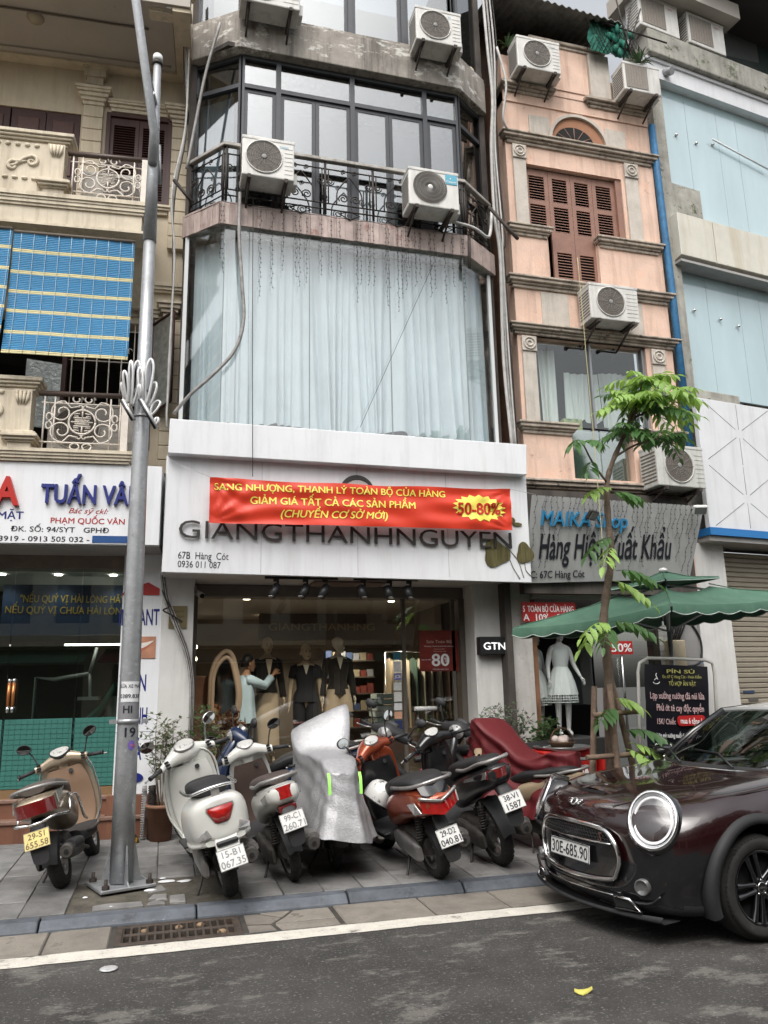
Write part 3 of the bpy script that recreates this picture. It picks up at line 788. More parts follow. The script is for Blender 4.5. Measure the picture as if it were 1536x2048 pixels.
# room behind the glass
M_room = mat('clinic_room_wall', (0.30, 0.32, 0.30), 0.8)
LB().box(XL0, -.25, 12.2, 12.3, .5, 3.0).box(-.3, -.25, 9.0, 12.2, .5, 3.0).build('room_wall', M_room, clinic)
LB().box(XL0, -.25, 9.21, 12.3, 2.92, 2.999).build('room_ceiling', mat('room_ceiling', (0.7, 0.7, 0.68), 0.8), clinic)
LB().box(XL0, -.25, 9.3, 12.3, .45, .5).build('room_floor', mat('room_floor', (0.2, 0.2, 0.19), 0.4), clinic)
M_emit = mat('lit_panel', (1.0, 0.97, 0.9), 0.5, emit=6.0)
for k in range(4):
  LB().lathe([(.001, 0), (.045, 0), (.045, -.01), (.001, -.01)], (-2.6 + k * .62, 9.8, 2.915), n=16).build('downlight', M_emit, clinic)
  ld = bpy.data.lights.new('downlight', 'SPOT'); ld.energy = 6; ld.spot_size = radians(130); ld.spot_blend = .8; ld.shadow_soft_size = .05; lo = bpy.data.objects.new('downlight_beam', ld); col.objects.link(lo); lo.location = ML @ Vector((-2.6 + k * .62, 9.8, 2.89)); adopt(lo, clinic)
ban = thing('slogan_board', 'dark blue slogan board with gold lettering inside the clinic', 'sign', tuple(ML @ Vector((-1.1, 9.95, 2))))
M_gold = mat('gold_letters', (0.42, 0.3, 0.06), 0.4, 0.4)
LB().box(-2.0, -.3, 10.0, 10.04, 2.22, 2.82).build('board', mat('navy_board', (0.012, 0.03, 0.07), 0.5), ban)
text3('lettering', '"NẾU QUÝ VỊ HÀI LÒNG HÃY NÓI VỚI BẠN', M_gold, ban, (-1.803, 9.990, 2.611), (-0.054, 9.990, 2.596), (-1.809, 9.990, 2.694), bold=.012, M=ML)
text3('lettering', 'NẾU QUÝ VỊ CHƯA HÀI LÒNG HÃY NÓI', M_gold, ban, (-1.958, 9.990, 2.481), (-0.137, 9.990, 2.455), (-1.964, 9.990, 2.564), bold=.012, M=ML)
# dental unit and cabinet
du = thing('dental_chair', 'green dental chair with jointed lamp arm behind the clinic glass', 'dental chair', tuple(ML @ Vector((-1.1, 10.6, .5))))
M_dgrn = mat('chair_green', (0.03, 0.12, 0.09), 0.5); M_dwht = mat('clinic_white', (0.36, 0.37, 0.36), 0.4)
LB().tube([(-1.5, 10.7, .5), (-1.5, 10.7, .95)], .14, 12).build('base', M_dwht, du)
LB().rings([[(-1.9 + x, 10.45 + yy * .25 + .25, z + zz * .06) for yy, zz in ((-1, -1), (1, -1), (1, 1), (-1, 1))] for x, z in ((0, 1.0), (.4, 1.0), (.7, 1.05), (1.0, 1.35), (1.15, 1.6))]).build('seat', M_dgrn, du)
LB().tube([(-1.75, 10.9, .6), (-1.75, 10.9, 1.75), (-1.5, 10.7, 1.72), (-1.05, 10.5, 1.78)], .025, 8).build('lamp_arm', M_dwht, du)
LB().tube([(-1.05, 10.5, 1.78), (-.98, 10.5, 2.1)], .02, 8).tube([(-1.05, 10.5, 1.78), (-1.02, 10.45, 1.5)], .018, 8).box(-1.15, -.9, 10.35, 10.55, 1.46, 1.5).build('instrument_tray', M_dwht, du)
cb = tag(LB().box(-.85, -.45, 10.6, 11.0, .5, 1.5).build('white_cabinet', M_dwht, None, .01, 1), 'white clinic cabinet standing behind the dental chair', 'cabinet')
tag(LB().box(-1.15, -.5, 11.6, 11.66, 1.5, 2.05).build('wall_monitor', M_black), 'dark wall monitor at the back of the clinic', 'monitor')
tb = LB(); tb.box(-1.35, -.6, 10.4, 10.44, 2.12, 2.14); tb_o = tag(tb.build('tube_lamp', M_emit), 'lit white tube lamp inside the clinic below the slogan board', 'lamp')

# signboard over the clinic
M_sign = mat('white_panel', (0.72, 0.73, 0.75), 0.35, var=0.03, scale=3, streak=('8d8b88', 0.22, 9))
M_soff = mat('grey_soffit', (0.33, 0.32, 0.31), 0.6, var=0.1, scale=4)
sb = thing('clinic_signboard', 'white dental clinic signboard with raised red and blue letters', 'sign', tuple(ML @ Vector((-1.4, 8.25, 3.0))))
LB().box(XL0, -.105, 8.25, 8.33, 3.005, 3.845).build('board', M_sign, sb, .004, 1)
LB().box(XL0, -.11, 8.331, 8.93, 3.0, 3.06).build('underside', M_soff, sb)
LB().box(-.145, -.11, 8.331, 9.1, 3.061, 3.84).build('side_panel', M_sign, sb)
M_red = mat('sign_red', (0.42, 0.02, 0.015), 0.35); M_blue = mat('sign_blue', (0.012, 0.02, 0.16), 0.4); M_ink = mat('sign_black', (0.012, 0.013, 0.02), 0.5)
def LW(p): return tuple(ML @ Vector(p))
Rl = (cos(AL), sin(AL), 0)
def lletters(s, m, A, B, T, bold, ext):
  A, B, T = Vector(A), Vector(B), Vector(T)
  return letters(s, m, sb, LW(A), (B - A).length, (T - A).z, bold, ext, right=Rl)
lletters('NHA KHOA', M_red, (-3.114, 8.225, 3.392), (-1.470, 8.225, 3.413), (-3.148, 8.225, 3.675), .03, .025)
lletters('TUẤN VÂN', M_blue, (-1.270, 8.230, 3.420), (-0.289, 8.230, 3.425), (-1.284, 8.230, 3.612), .022, .02)
M_redp = mat('sign_red_print', (0.38, 0.03, 0.025), 0.5)
YS = 8.247
text3('print', 'Bác sỹ ckI:', M_redp, sb, (-1.000, 8.247, 3.322), (-0.619, 8.247, 3.321), (-1.004, 8.247, 3.374), .006, .35, M=ML)
text3('print', 'PHẠM QUỐC VÂN', M_redp, sb, (-1.164, 8.247, 3.215), (-0.453, 8.247, 3.215), (-1.168, 8.247, 3.271), .018, M=ML)
text3('print', 'ĐK. SỐ: 94/SYT   GPHĐ', M_ink, sb, (-1.532, 8.247, 3.125), (-0.604, 8.247, 3.123), (-1.536, 8.247, 3.176), .012, M=ML)
text3('print', '04. 8387 3919 - 0913 505 032 -', M_ink, sb, (-1.994, 8.247, 3.026), (-0.786, 8.247, 3.027), (-1.998, 8.247, 3.076), .012, M=ML)
text3('print', 'RĂNG HÀM MẶT', M_blue, sb, (-2.319, 8.247, 3.239), (-1.425, 8.247, 3.250), (-2.326, 8.247, 3.314), .018, M=ML)
a, b = (-0.757, 8.245, 3.022), (-0.265, 8.245, 3.093)
LB().box(a[0], b[0], 8.244, 8.249, a[2], b[2]).build('blue_patch', mat('patch_blue', (0.01, 0.06, 0.2), 0.5), sb)
# panel beside the glass
pn = thing('treatment_list_panel', 'white panel listing dental treatments in blue letters behind the lamp pole', 'sign', tuple(ML @ Vector((-.3, 8.8, .55))))
LB().box(-.50, -.09, 8.80, 8.93, .525, 1.135).box(-.50, -.09, 8.80, 8.93, 1.14, 3.0).build('board', M_sign, pn)
YP = 8.797
text3('print', 'IMPLANT', M_blue, pn, (-0.521, 8.797, 2.233), (-0.112, 8.797, 2.237), (-0.530, 8.797, 2.402), .02, M=ML)
text3('print', 'TRẮN', M_blue, pn, (-0.486, 8.797, 1.550), (-0.220, 8.797, 1.549), (-0.494, 8.797, 1.718), .02, M=ML)
text3('print', 'CHỈNH', M_blue, pn, (-0.478, 8.797, 1.217), (-0.195, 8.797, 1.214), (-0.487, 8.797, 1.383), .02, M=ML)
text3('print', 'NHÁ', M_blue, pn, (-0.470, 8.797, 0.860), (-0.234, 8.797, 0.862), (-0.478, 8.797, 1.028), .02, M=ML)
c = (-0.334, 8.797, 0.684)
LB().prism([(c[0] + .13 * cos(a), c[2] + .055 * sin(a)) for a in [i * pi / 16 for i in range(32)]], 'y', 8.79, 8.797).build('number_oval', M_blue, pn)
text3('print', '67A', mat('print_white', (0.8, 0.8, 0.8), 0.5), pn, (-0.405, 8.788, 0.659), (-0.267, 8.788, 0.653), (-0.408, 8.788, 0.717), .015, M=ML)
a, b = (-0.382, 8.797, 1.887), (-0.138, 8.797, 2.115)
ph = LB().box(a[0], b[0], 8.790, 8.797, a[2], b[2]).build('smile_photo', mat('photo_skin', (0.42, 0.2, 0.12), 0.5, var=0.2, scale=8), pn)
mx, mz = a[0] + .02, (a[2] + b[2]) / 2
for nm, m, up, lo in (('lips', mat('photo_lips', (0.45, 0.13, 0.08), 0.5), .075, -.06), ('teeth', mat('photo_teeth', (0.7, 0.66, 0.6), 0.5), .05, -.025)):
  q = LB(); W = (b[0] - mx) * .9; k = .003 if nm == 'lips' else .005
  tp = [(mx + W * t, mz + .02 + up * (1 - t) ** .7 * .55 + .05 * t * t) for t in [i / 8 for i in range(9)]]; bt = [(mx + W * t, mz + .0 + lo * (1 - t * t) + .065 * t * t) for t in [i / 8 for i in range(8, -1, -1)]]
  q.prism(tp + bt, 'y', 8.79 - k, 8.79 - k + .002); q.build(nm, m, ph)
a = (-0.363, 8.795, 2.557); b2 = (-0.120, 8.795, 2.694)
LB().prism([(a[0] - .15, a[2]), (b2[0], a[2]), (b2[0], a[2] + .07), (b2[0] - .12, b2[2]), (a[0] - .1, a[2] + .06)], 'y', 8.79, 8.797).build('red_print', M_redp, pn)

# ------------------------------------------------------------------ middle shop building with glazed bay
shop = thing('shop_building', 'narrow shop house with curtained glass bay and grey upper windows in the middle', 'building', (2, 9, 0))
M_whp = mat('white_paint_wall', (0.62, 0.61, 0.59), 0.6, var=0.08, scale=3, streak=('8a857c', 0.3, 8), bump=0.1, bscale=40)
M_oldc = mat('weathered_concrete', (0.3, 0.275, 0.245), 0.9, var=0.3, scale=3, bump=0.5, bscale=30, streak=('2b2520', 0.8, 6), spots=('d8d6d0', 0.85, 3.2, 0.555, (1, 1, 2)), spots2=('5e3520', 0.8, 2.2, 0.60, (2, 1, .6)))
M_pink = mat('pink_marble_tile', (0.42, 0.335, 0.305), 0.6, var=0.2, scale=6, bump=0.2, bscale=40, rand=0.1, streak=('4a3a34', 0.8, 9), spots=('7a3a2c', 0.6, 3.5, 0.58))
M_alum = mat('grey_window_frame', (0.055, 0.058, 0.065), 0.45, 0.2, var=0.08, scale=10)
M_dark = mat('dark_side_wall', (0.07, 0.06, 0.053), 0.9, var=0.4, scale=3, streak=('1a1614', 0.7, 6))
M_win = glass('window_glass', 'dde2e4', 0.0, 1.0, 0.22)
M_bayg = glass('bay_glass', 'fdffff', 0.0, 1.0, 0.07)
M_shopg = glass('shop_glass', 'f6f8f6', 0.0, 1.0, 0.06)
ZB, ZT = 4.36, 6.81          # bay
# building mass behind the bays
q = MB(); holes(q, 0.02, 3.98, 2.8, 13, 9.3, 9.5, [(.3, 3.7, 4.4, 6.6), (.3, 3.7, 7.2, 9.2), (.3, 3.7, 9.9, 12.5)]); q.build('back_wall', M_dark, shop)
MB().box(.02, .1, 8.74, 9.3, 4.3, 13).build('side_wall', M_dark, shop)
MB().box(3.9, 3.98, 8.7, 11, .1, 13).build('side_wall', M_dark, shop)
for z in (4.30, 6.83, 9.28):
  MB().prism([(.06, 8.72), (.45, 8.33), (3.45, 8.33), (3.94, 8.72), (3.94, 11), (.06, 11)], 'z', z, z + .06).build('floor_slab', M_dark, shop)
MB().box(.1, 3.9, 11, 11.1, 2.8, 13).build('room_back_wall', mat('upstairs_room', (0.25, 0.24, 0.22), 0.9), shop)

# ---- glazed bay, second storey
BX = [(.06, 8.71), (.476, 8.35), (1.47, 8.35), (2.45, 8.35), (3.415, 8.35), (3.90, 8.68)]
for (a, b) in zip(BX, BX[1:]):
  d = Vector((b[0] - a[0], b[1] - a[1])).normalized(); n = Vector((d.y, -d.x)) * -.01
  p = Vector(a) + d * .004; r = Vector(b) - d * .004
  MB().poly([(p.x, p.y, ZB), (r.x, r.y, ZB), (r.x, r.y, ZT), (p.x, p.y, ZT)], (n.x, n.y, 0)).build('glass_pane', M_bayg, shop)
for i, (x, y) in enumerate(BX):
  q = MB(); r = .022 if i in (0, 5) else .006
  q.box(x - r, x + r, y - r, y + r, ZB, ZT); q.build('mullion', mat('white_mullion', (0.6, 0.62, 0.62), 0.4) if i in (0, 5) else mat('steel_joint', (0.25, 0.28, 0.28), 0.4), shop)
# curtains
M_curt = mat('pale_blue_curtain', (0.55, 0.62, 0.655), 0.7, var=0.08, scale=2, sheen=0.3)
def curtain(xa, xb, ya, yb, z0, z1, label, folds, amp, seed, lean=0.0, group='curtains in the glass bay'):
  rnd = random.Random(seed); ph = [rnd.uniform(0, 6.3) for _ in range(6)]; rows = []
  nx, nz = folds * 8, 14
  for k in range(nz + 1):
    s = k / nz; row = []
    for i in range(nx + 1):
      t = i / nx; g = 1 - .25 * sin(pi * s) * lean
      tt = t + .045 * sin(4 * t * pi + ph[0]) + .02 * sin(15 * t + ph[4]) + .03 * s * sin(9 * t + ph[1])
      a = tt * folds * 2 * pi
      y = amp * (.35 + .75 * s) * (.9 + .6 * sin(2.3 * pi * t + ph[2]) * sin(5.1 * t + ph[3])) * (sin(a) + .35 * sin(2 * a + ph[2] + s) + .5 * sin(a * .37 + ph[3] + s * .8)) - .05 * s * s * abs(sin(3 * t + ph[4]))
      x = xa + (xb - xa) * (t + .03 * s * sin(5 * t * pi + ph[5]))
      row.append((x, ya + (yb - ya) * t + y, z1 - (z1 - z0 - .03 * sin(7 * t + ph[1])) * s))
    rows.append(row)
  q = MB(); q.grid(rows)
  return tag(q.build('curtain', M_curt), label, 'curtain', group)
curtain(.62, 2.03, 8.58, 8.58, ZB + .1, ZT - .02, 'pale blue curtain in the left half of the glass bay', 12, .045, 1)
curtain(2.0, 3.40, 8.60, 8.58, ZB + .1, ZT - .02, 'pale blue curtain in the right half of the glass bay, darker at its foot', 11, .048, 5)
curtain(.16, .64, 8.84, 8.56, ZB + .1, ZT - .02, 'short curtain end drawn back at the left corner of the glass bay', 5, .03, 9)
curtain(3.40, 3.86, 8.56, 8.84, ZB + .1, ZT - .02, 'narrow curtain behind the right slanted pane of the glass bay', 4, .03, 11)
q = MB(); q.rings([[(.2 + r * cos(a) * 1.3, 8.9 + r * sin(a), 4.42 + z) for a in [k * pi / 6 for k in range(12)]] for r, z in ((.06, 0), (.1, .05), (.09, .13), (.02, .18))])
tag(q.build('toy_bundle', mat('orange_cloth', (0.5, 0.12, 0.06), 0.8, spots=('0f4f4a', 0.9, 6, 0.52))), 'orange and teal bundle on the floor inside the bay corner', 'bundle')
# bottom seal of the bay
MB().prism([(.06, 8.70), (.476, 8.34), (3.415, 8.34), (3.9, 8.67), (3.9, 8.9), (.06, 8.9)], 'z', ZB - .06, ZB - .001).build('bay_sill', M_whp, shop)

# ---- pink stone band with tiles
def band_tiles(pts, z0, z1, step, material, parent, name, proud=.02):
  for (a, b) in zip(pts, pts[1:]):
    A, B = Vector(a), Vector(b); Ln = (B - A).length; d = (B - A) / Ln; nrm = Vector((d.y, -d.x))
    n = max(1, round(Ln / step))
    for k in range(n):
      p = A + d * (Ln * k / n + .0015); r = A + d * (Ln * (k + 1) / n - .0015); th = nrm * -(proud + random.uniform(0, .004))
      dz = random.uniform(-.003, .003)
      MB().poly([(p.x - th.x, p.y - th.y, z0 + dz), (r.x - th.x, r.y - th.y, z0 + dz), (r.x - th.x, r.y - th.y, z1), (p.x - th.x, p.y - th.y, z1)], (th.x, th.y, 0)).build(name, material, parent)
S3 = [(.01, 8.74), (.414, 8.32), (3.481, 8.32), (3.99, 8.68)]
MB().prism(S3 + [(3.99, 9.3), (.01, 9.3)], 'z', 6.815, 7.095).build('balcony_slab', M_oldc, shop)
band_tiles(S3, 6.81, 7.10, .105, M_pink, shop, 'stone_tile')
# weathered band above
S4 = [(.025, 8.68), (.575, 8.30), (3.471, 8.30), (4.0, 8.66)]
MB().prism(S4 + [(4.0, 9.3), (.025, 9.3)], 'z', 9.27, 9.77).build('concrete_band', M_oldc, shop, .012, 2)
MB().prism([(x, y + .03 if i in (1, 2) else y + .02) for i, (x, y) in enumerate(S4)] + [(3.95, 9.3), (.06, 9.3)], 'z', 9.772, 9.83).build('ledge', M_oldc, shop)

# ---- grey-framed windows of the upper storeys
def window_wall(pts, z0, z1, trans, cols, lower_cols, label=None):
  """frames along the bay polyline with a transom; cols = upright positions for each run"""
  for i, (a, b) in enumerate(zip(pts, pts[1:])):
    A, B = Vector((a[0], a[1], 0)), Vector((b[0], b[1], 0)); Ln = (B - A).length; d = (B - A) / Ln; n = Vector((d.y, -d.x, 0))
    R = Matrix((d, -n, Vector((0, 0, 1)))).transposed()
    def bar(t0, t1, za, zb, dep=.06, name='window_frame'):
      c = A + d * ((t0 + t1) / 2) + Vector((0, 0, (za + zb) / 2))
      q = MB(); q.obox(c, (t1 - t0, dep, zb - za), R); return q.build(name, M_alum, shop)
    up = [0] + cols[i] + [Ln]; lo = [0] + lower_cols[i] + [Ln]
    for t in up: bar(max(t - .03, 0), min(t + .03, Ln), z0, z1, .075, 'window_post')
    bar(.03, Ln - .03, trans - .028, trans + .028, .07); bar(.03, Ln - .03, z1 - .05, z1, .07); bar(.03, Ln - .03, z0, z0 + .05, .07)
    def pane(t0, t1, za, zb, sash):
      c = A + d * ((t0 + t1) / 2) + n * -.0 + Vector((0, 0, (za + zb) / 2))
      o = MB().obox(c, (t1 - t0, .006, zb - za), R).build('window_pane', M_win, shop)
      if sash:
        q = MB()
        for (ta, tb, zc, zd) in ((t0, t0 + .045, za, zb), (t1 - .045, t1, za, zb), (t0 + .045, t1 - .045, za, za + .05), (t0 + .045, t1 - .045, zb - .05, zb)):
          q.obox(A + d * ((ta + tb) / 2) + n * -.012 + Vector((0, 0, (zc + zd) / 2)), (tb - ta, .045, zd - zc), R)
        q.build('sash', M_alum, o)
    for s, e in zip(up, up[1:]): pane(s + .03, e - .03, trans + .028, z1 - .05, False)
    for s, e in zip(lo, lo[1:]): pane(s + (.03 if s in up else .002), e - (.03 if e in up else .002), z0 + .05, trans - .028, len(lo) > 2)
W3 = [(.1, 8.80), (.64, 8.45), (3.47, 8.45), (3.93, 8.78)]
window_wall(W3, 7.10, 9.265, 8.83, [[], [.45, 1.395, 2.37], []], [[], [.45, .92, 1.395, 1.88, 2.37], []])
W4 = [(.1, 8.78), (.62, 8.45), (3.47, 8.45), (3.95, 8.78)]
window_wall(W4, 9.83, 12.6, 11.6, [[], [.45, 1.40, 2.13, 2.86], []], [[], [.45, 1.40, 2.13, 2.86], []])
# pale sacks and boxes stacked inside behind the upper panes
M_sack = mat('plastic_sack', (0.6, 0.53, 0.38), 0.5, var=0.2, scale=8, bump=0.8, bscale=14)
for k, (x, z, r) in enumerate(((2.35, 9.95, .2), (2.62, 9.93, .18), (2.95, 9.9, .17), (2.5, 10.1, .15), (3.75, 9.95, .16))):
  q = MB(); rnd = random.Random(k)
  q.rings([[(x + r * cos(a) * (sin(t * pi) ** .6 + .05) * rnd.uniform(.85, 1.1), 8.75 + r * .7 * sin(a) * (sin(t * pi) ** .6 + .05) * rnd.uniform(.85, 1.1), z - r * .8 + 1.6 * r * t) for a in [j * pi / 7 for j in range(14)]] for t in (0, .15, .35, .6, .8, .95, 1)])
  tag(q.build('plastic_sack', M_sack, subd=1), ('yellowish plastic sack behind the top window, ' + ('first from the left', 'second from the left', 'third from the left', 'lying on top of the others', 'in the far right slanted pane')[k]), 'sack', 'sacks behind the top window')
tag(MB().box(1.35, 1.75, 8.7, 9.0, 9.84, 10.2).build('storage_box', mat('white_plastic', (0.65, 0.67, 0.68), 0.4), None, .02, 2), 'white plastic storage box behind the top window beside the air conditioner', 'box')
tag(MB().box(1.8, 2.7, 8.75, 8.78, 7.3, 7.9).build('printed_sheet', mat('printed_sheet', (0.55, 0.55, 0.53), 0.6, spots=('7c2a22', 0.8, 3, 0.58))), 'white and red printed sheet leaning behind the balcony window', 'sheet')
curtain(.16, .56, 8.92, 8.62, 7.2, 8.8, 'thin pale curtain behind the left slanted window above the balcony', 5, .02, 21, group='curtains upstairs')

# ---- balcony railing of dark wrought iron
M_wi = mat('black_iron', (0.028, 0.023, 0.02), 0.6, 0.3, var=0.3, scale=30, spots=('4a2c1c', 0.5, 30, 0.6))
M_cap = mat('chalky_rail_top', (0.4, 0.38, 0.35), 0.8, var=0.25, scale=10, streak=('5a4a3c', 0.5, 12))
RZ0, RZ1 = 7.14, 7.85
RP = [(.06, 8.76), (.45, 8.29), (3.45, 8.29), (3.96, 8.68)]
q = MB()
for a, b in zip(RP, RP[1:]):
  A, B = Vector((*a, RZ1)), Vector((*b, RZ1)); d = (B - A); L_ = d.length; d.normalize(); n = Vector((d.y, -d.x, 0))
  q.obox((A + B) / 2, (L_ + .04, .07, .045), Matrix((d, -n, Vector((0, 0, 1)))).transposed())
q.build('rail_top', M_cap, shop, .006, 1)
for a, b in zip(RP, RP[1:]):
  A, B = Vector((*a, 0)), Vector((*b, 0)); Ln = (B - A).length; d = (B - A) / Ln
  def P(t, z): p = A + d * t; return (p.x, p.y, z)
  for z in (RZ0 + .04, RZ0 + .12, RZ1 - .12):
    MB().tube([P(0, z), P(Ln, z)], .011, 4).build('rail_bar', M_wi, shop)
  npan = max(1, round(Ln / .62)); w_ = Ln / npan
  for i in range(npan + 1):
    MB().tube([P(min(max(i * w_, .02), Ln - .02), RZ0 - .03), P(min(max(i * w_, .02), Ln - .02), RZ1)], .016, 6).build('rail_post', M_wi, shop)
  for i in range(npan):
    c = (i + .5) * w_
    for s in (-1, 1):
      q = MB()
      arch = [(c + s * .16, RZ0 + .12), (c + s * .15, RZ0 + .3), (c + s * .08, RZ0 + .42), (c, RZ0 + .52)]
      pts = catmull([(x, 0, z) for x, z in arch], 5); q.tube([P(p.x, p.z) for p in pts], .009, 5)
      sp = spiral((c + s * .075, RZ0 + .21), .015, .062, 0, pi * 3.2, 20); q.tube([P(c + s * abs(x - c), z) for x, z in sp], .008, 5)
      sp = spiral((c + s * .24, RZ0 + .42), .012, .05, pi, pi * 4, 18); q.tube([P(x, z) for x, z in sp], .008, 5)
      sp = spiral((c + s * .07, RZ0 + .58), .01, .035, pi, pi * 3.4, 14); q.tube([P(x, z) for x, z in sp], .007, 5)
      q.build('iron_scroll', M_wi, shop)
      MB().tube([P(c + s * .26, RZ0 + .12), P(c + s * .26, RZ1 - .12)], .008, 4).build('rail_bar', M_wi, shop)
    MB().tube([P(c - .13, RZ0 - .0), P(c, RZ0 + .05), P(c + .13, RZ0), P(c, RZ0 - .06), P(c - .13, RZ0)], .008, 4).build('iron_diamond', M_wi, shop)

aircon((.56, 7.95, 9.62), 0, 'white air conditioner cut by the top picture edge above the shop bay', .72, .55, .3, 'round')
aircon((2.78, 7.98, 9.60), 0, 'white air conditioner with brown round grille at the upper right of the bay', .62, .5, .3, 'round', fan=.42, logo=('D', '3f8fb0', .03))
aircon((.62, 7.95, 7.25), 0, 'white air conditioner with brown round grille hung on the left of the black railing', .6, .5, .3, 'round', fan=.42, logo=('DAIKIN', '3f8fb0', .1))
aircon((2.60, 7.93, 7.17), 0, 'white air conditioner with swirl grille and blue sticker on the black railing', .64, .5, .3, 'swirl', fan=.42)
for o in [o for o in bpy.data.objects if o.get('label', '').startswith('white air conditioner with swirl')]:
  q = MB(M=Matrix.Translation(o.location)); q.box(.47, .62, -.006, -.001, .34, .47); s_ = q.build('sticker', mat('sticker_blue', (0.1, 0.36, 0.48), 0.5), o)
  text('sticker_print', 'e', MATS['print_white'], s_, Vector(o.location) + Vector((.525, -.008, .41)), h=.03, bold=.02)
  text('sticker_print', 'Casper', MATS['print_white'], s_, Vector(o.location) + Vector((.48, -.008, .365)), w=.13, h=.024, bold=.01)

# ---- ground storey: pillars, soffit, roller box, glass front
MB().box(-.06, .28, 8.80, 9.4, .1, 2.82).build('pillar', M_whp, shop, .006, 1)
MB().box(3.57, 3.93, 8.88, 9.4, .1, 2.82).build('pillar', M_whp, shop, .006, 1)
MB().box(3.99, 4.28, 8.80, 9.2, .1, 2.9).build('side_pillar', mat('old_white_wall', (0.52, 0.5, 0.47), 0.8, var=0.12, scale=5, streak=('6e675c', 0.5, 6), spots=('8a8478', 0.5, 8, 0.58)), shop)
MB().box(-.06, 4.06, 8.36, 9.4, 2.74, 2.86).build('soffit', mat('soffit_grey', (0.5, 0.48, 0.46), 0.6, var=0.1, scale=2), shop)
MB().box(1.6, 2.45, 8.75, 9.1, 2.715, 2.739).build('soffit_hatch', mat('hatch_brown', (0.16, 0.11, 0.09), 0.7), shop)
M_brown = mat('bronze_frame', (0.12, 0.105, 0.09), 0.5, 0.3)
MB().box(.28, 3.57, 9.22, 9.5, 2.60, 2.739).build('shutter_box', mat('shutter_box', (0.15, 0.13, 0.115), 0.6, var=0.1, scale=4), shop, .01, 1)
for xa, xb in ((.28, .335), (3.50, 3.57)):
  MB().box(xa, xb, 9.2, 9.36, .12, 2.60).build('shutter_guide', M_brown, shop)
for x in (2.80, 3.44):
  MB().box(x - .02, x + .02, 9.27, 9.32, .35, 2.6).build('door_stile', M_brown, shop)
MB().box(.335, 3.5, 9.22, 9.4, .1, .30).build('plinth', mat('plinth_stone', (0.16, 0.15, 0.14), 0.6, var=0.2, scale=6), shop)
for (xa, xb) in ((.335, 2.78), (2.82, 3.42)):
  MB().box(xa, xb, 9.29, 9.302, .30, 2.60).build('shop_window', M_shopg, shop)
MB().tube([(2.9, 9.24, 1.28), (3.18, 9.24, 1.28)], .025, 8).build('door_handle', mat('pull_white', (0.6, 0.6, 0.6), 0.3), shop)
# boxed plaque
pq = MB().box(.02, .21, 8.785, 8.799, 2.2, 2.44).build('plaque', mat('brass_plaque', (0.2, 0.16, 0.08), 0.5, 0.3), shop)
for k, s in enumerate(('CÔNG TY', 'THỜI TRANG', 'HÀNG CÓT')): text('plaque_print', s, M_ink, pq, (.115, 8.783, 2.37 - k * .055), w=.13, h=.02, align='C')

# ---- main sign
sg = thing('shop_signboard', 'large white shop signboard with raised dark letters under the bay', 'sign', (2, 8.3, 2.7))
MB().prism([(-.07, 2.735), (4.075, 2.69), (4.085, 3.985), (-.055, 4.005)], 'y', 8.30, 8.36).build('board', M_sign, sg, .004, 1)
for x in (.94, 2.0, 3.06):
  MB().box(x - .002, x + .002, 8.2975, 8.2995, 2.74, 3.98).build('panel_joint', mat('joint_grey', (0.35, 0.35, 0.36), 0.6), sg)
MB().prism([(-.055, 3.975), (4.04, 3.955), (4.06, 4.33), (-.05, 4.355)], 'y', 8.18, 8.7).build('fascia', M_sign, sg, .006, 1)
MB().box(-.07, -.03, 8.361, 8.79, 2.76, 4.0).box(4.04, 4.08, 8.361, 8.79, 2.74, 3.98).build('side_panel', M_sign, sg)
M_lett = mat('dark_letter', (0.045, 0.04, 0.037), 0.45, 0.2)
A, B = (0.084, 8.270, 3.095), (3.835, 8.270, 3.081)
letters('GIANGTHANHNGUYEN', M_lett, sg, (A[0], 8.272, A[2]), B[0] - A[0], .185, -.004, .009, right=(B[0] - A[0], 0, B[2] - A[2]))
for s, a, b, t in (('67B  Hàng  Cót', (0.087, 8.297, 2.879), (0.601, 8.297, 2.875), (0.085, 8.297, 2.952)), ('0936 011 087', (0.086, 8.297, 2.790), (0.521, 8.297, 2.783), (0.083, 8.297, 2.858))):
  text3('print', s, M_ink, sg, a, b, t, .004)
# emblem arch above and gilt leaves at the right
c = (2.000, 8.297, 3.672)
q = MB(); ring = [(c[0] + .2 * cos(a), c[2] + .2 * sin(a)) for a in [i * pi / 20 for i in range(21)]] + [(c[0] + .165 * cos(a) + .01, c[2] + .15 * sin(a)) for a in [i * pi / 20 for i in range(20, -1, -1)]]
q.prism(ring, 'y', 8.285, 8.299); q.build('emblem_arch', M_lett, sg)
MB().prism([(c[0] + .01 + .16 * cos(a), c[2] + .145 * sin(a)) for a in [i * pi / 20 for i in range(21)]], 'y', 8.292, 8.2985).build('emblem_field', mat('emblem_grey', (0.45, 0.42, 0.4), 0.4), sg)
M_gilt = mat('gilt_leaf', (0.3, 0.26, 0.13), 0.28, 0.75, var=0.45, scale=9, stretch=(4, 1, .4))
for (px, r, sq, lobes, ph) in (((3.643, 8.297, 3.022), .155, 1.0, 3, .3), ((4.003, 8.297, 3.031), .105, 1.15, 3, .9), ((3.929, 8.297, 3.375), .05, .5, 2, .2), ((3.862, 8.297, 3.427), .04, .9, 2, 1.2)):
  MB().prism([(px[0] + r * cos(a) * (1 + .16 * cos(lobes * a + ph)), px[2] + sq * r * sin(a) * (1 + .16 * cos(lobes * a + ph))) for a in [i * pi / 18 for i in range(36)]], 'y', 8.285, 8.298).build('gilt_leaf', M_gilt, sg)
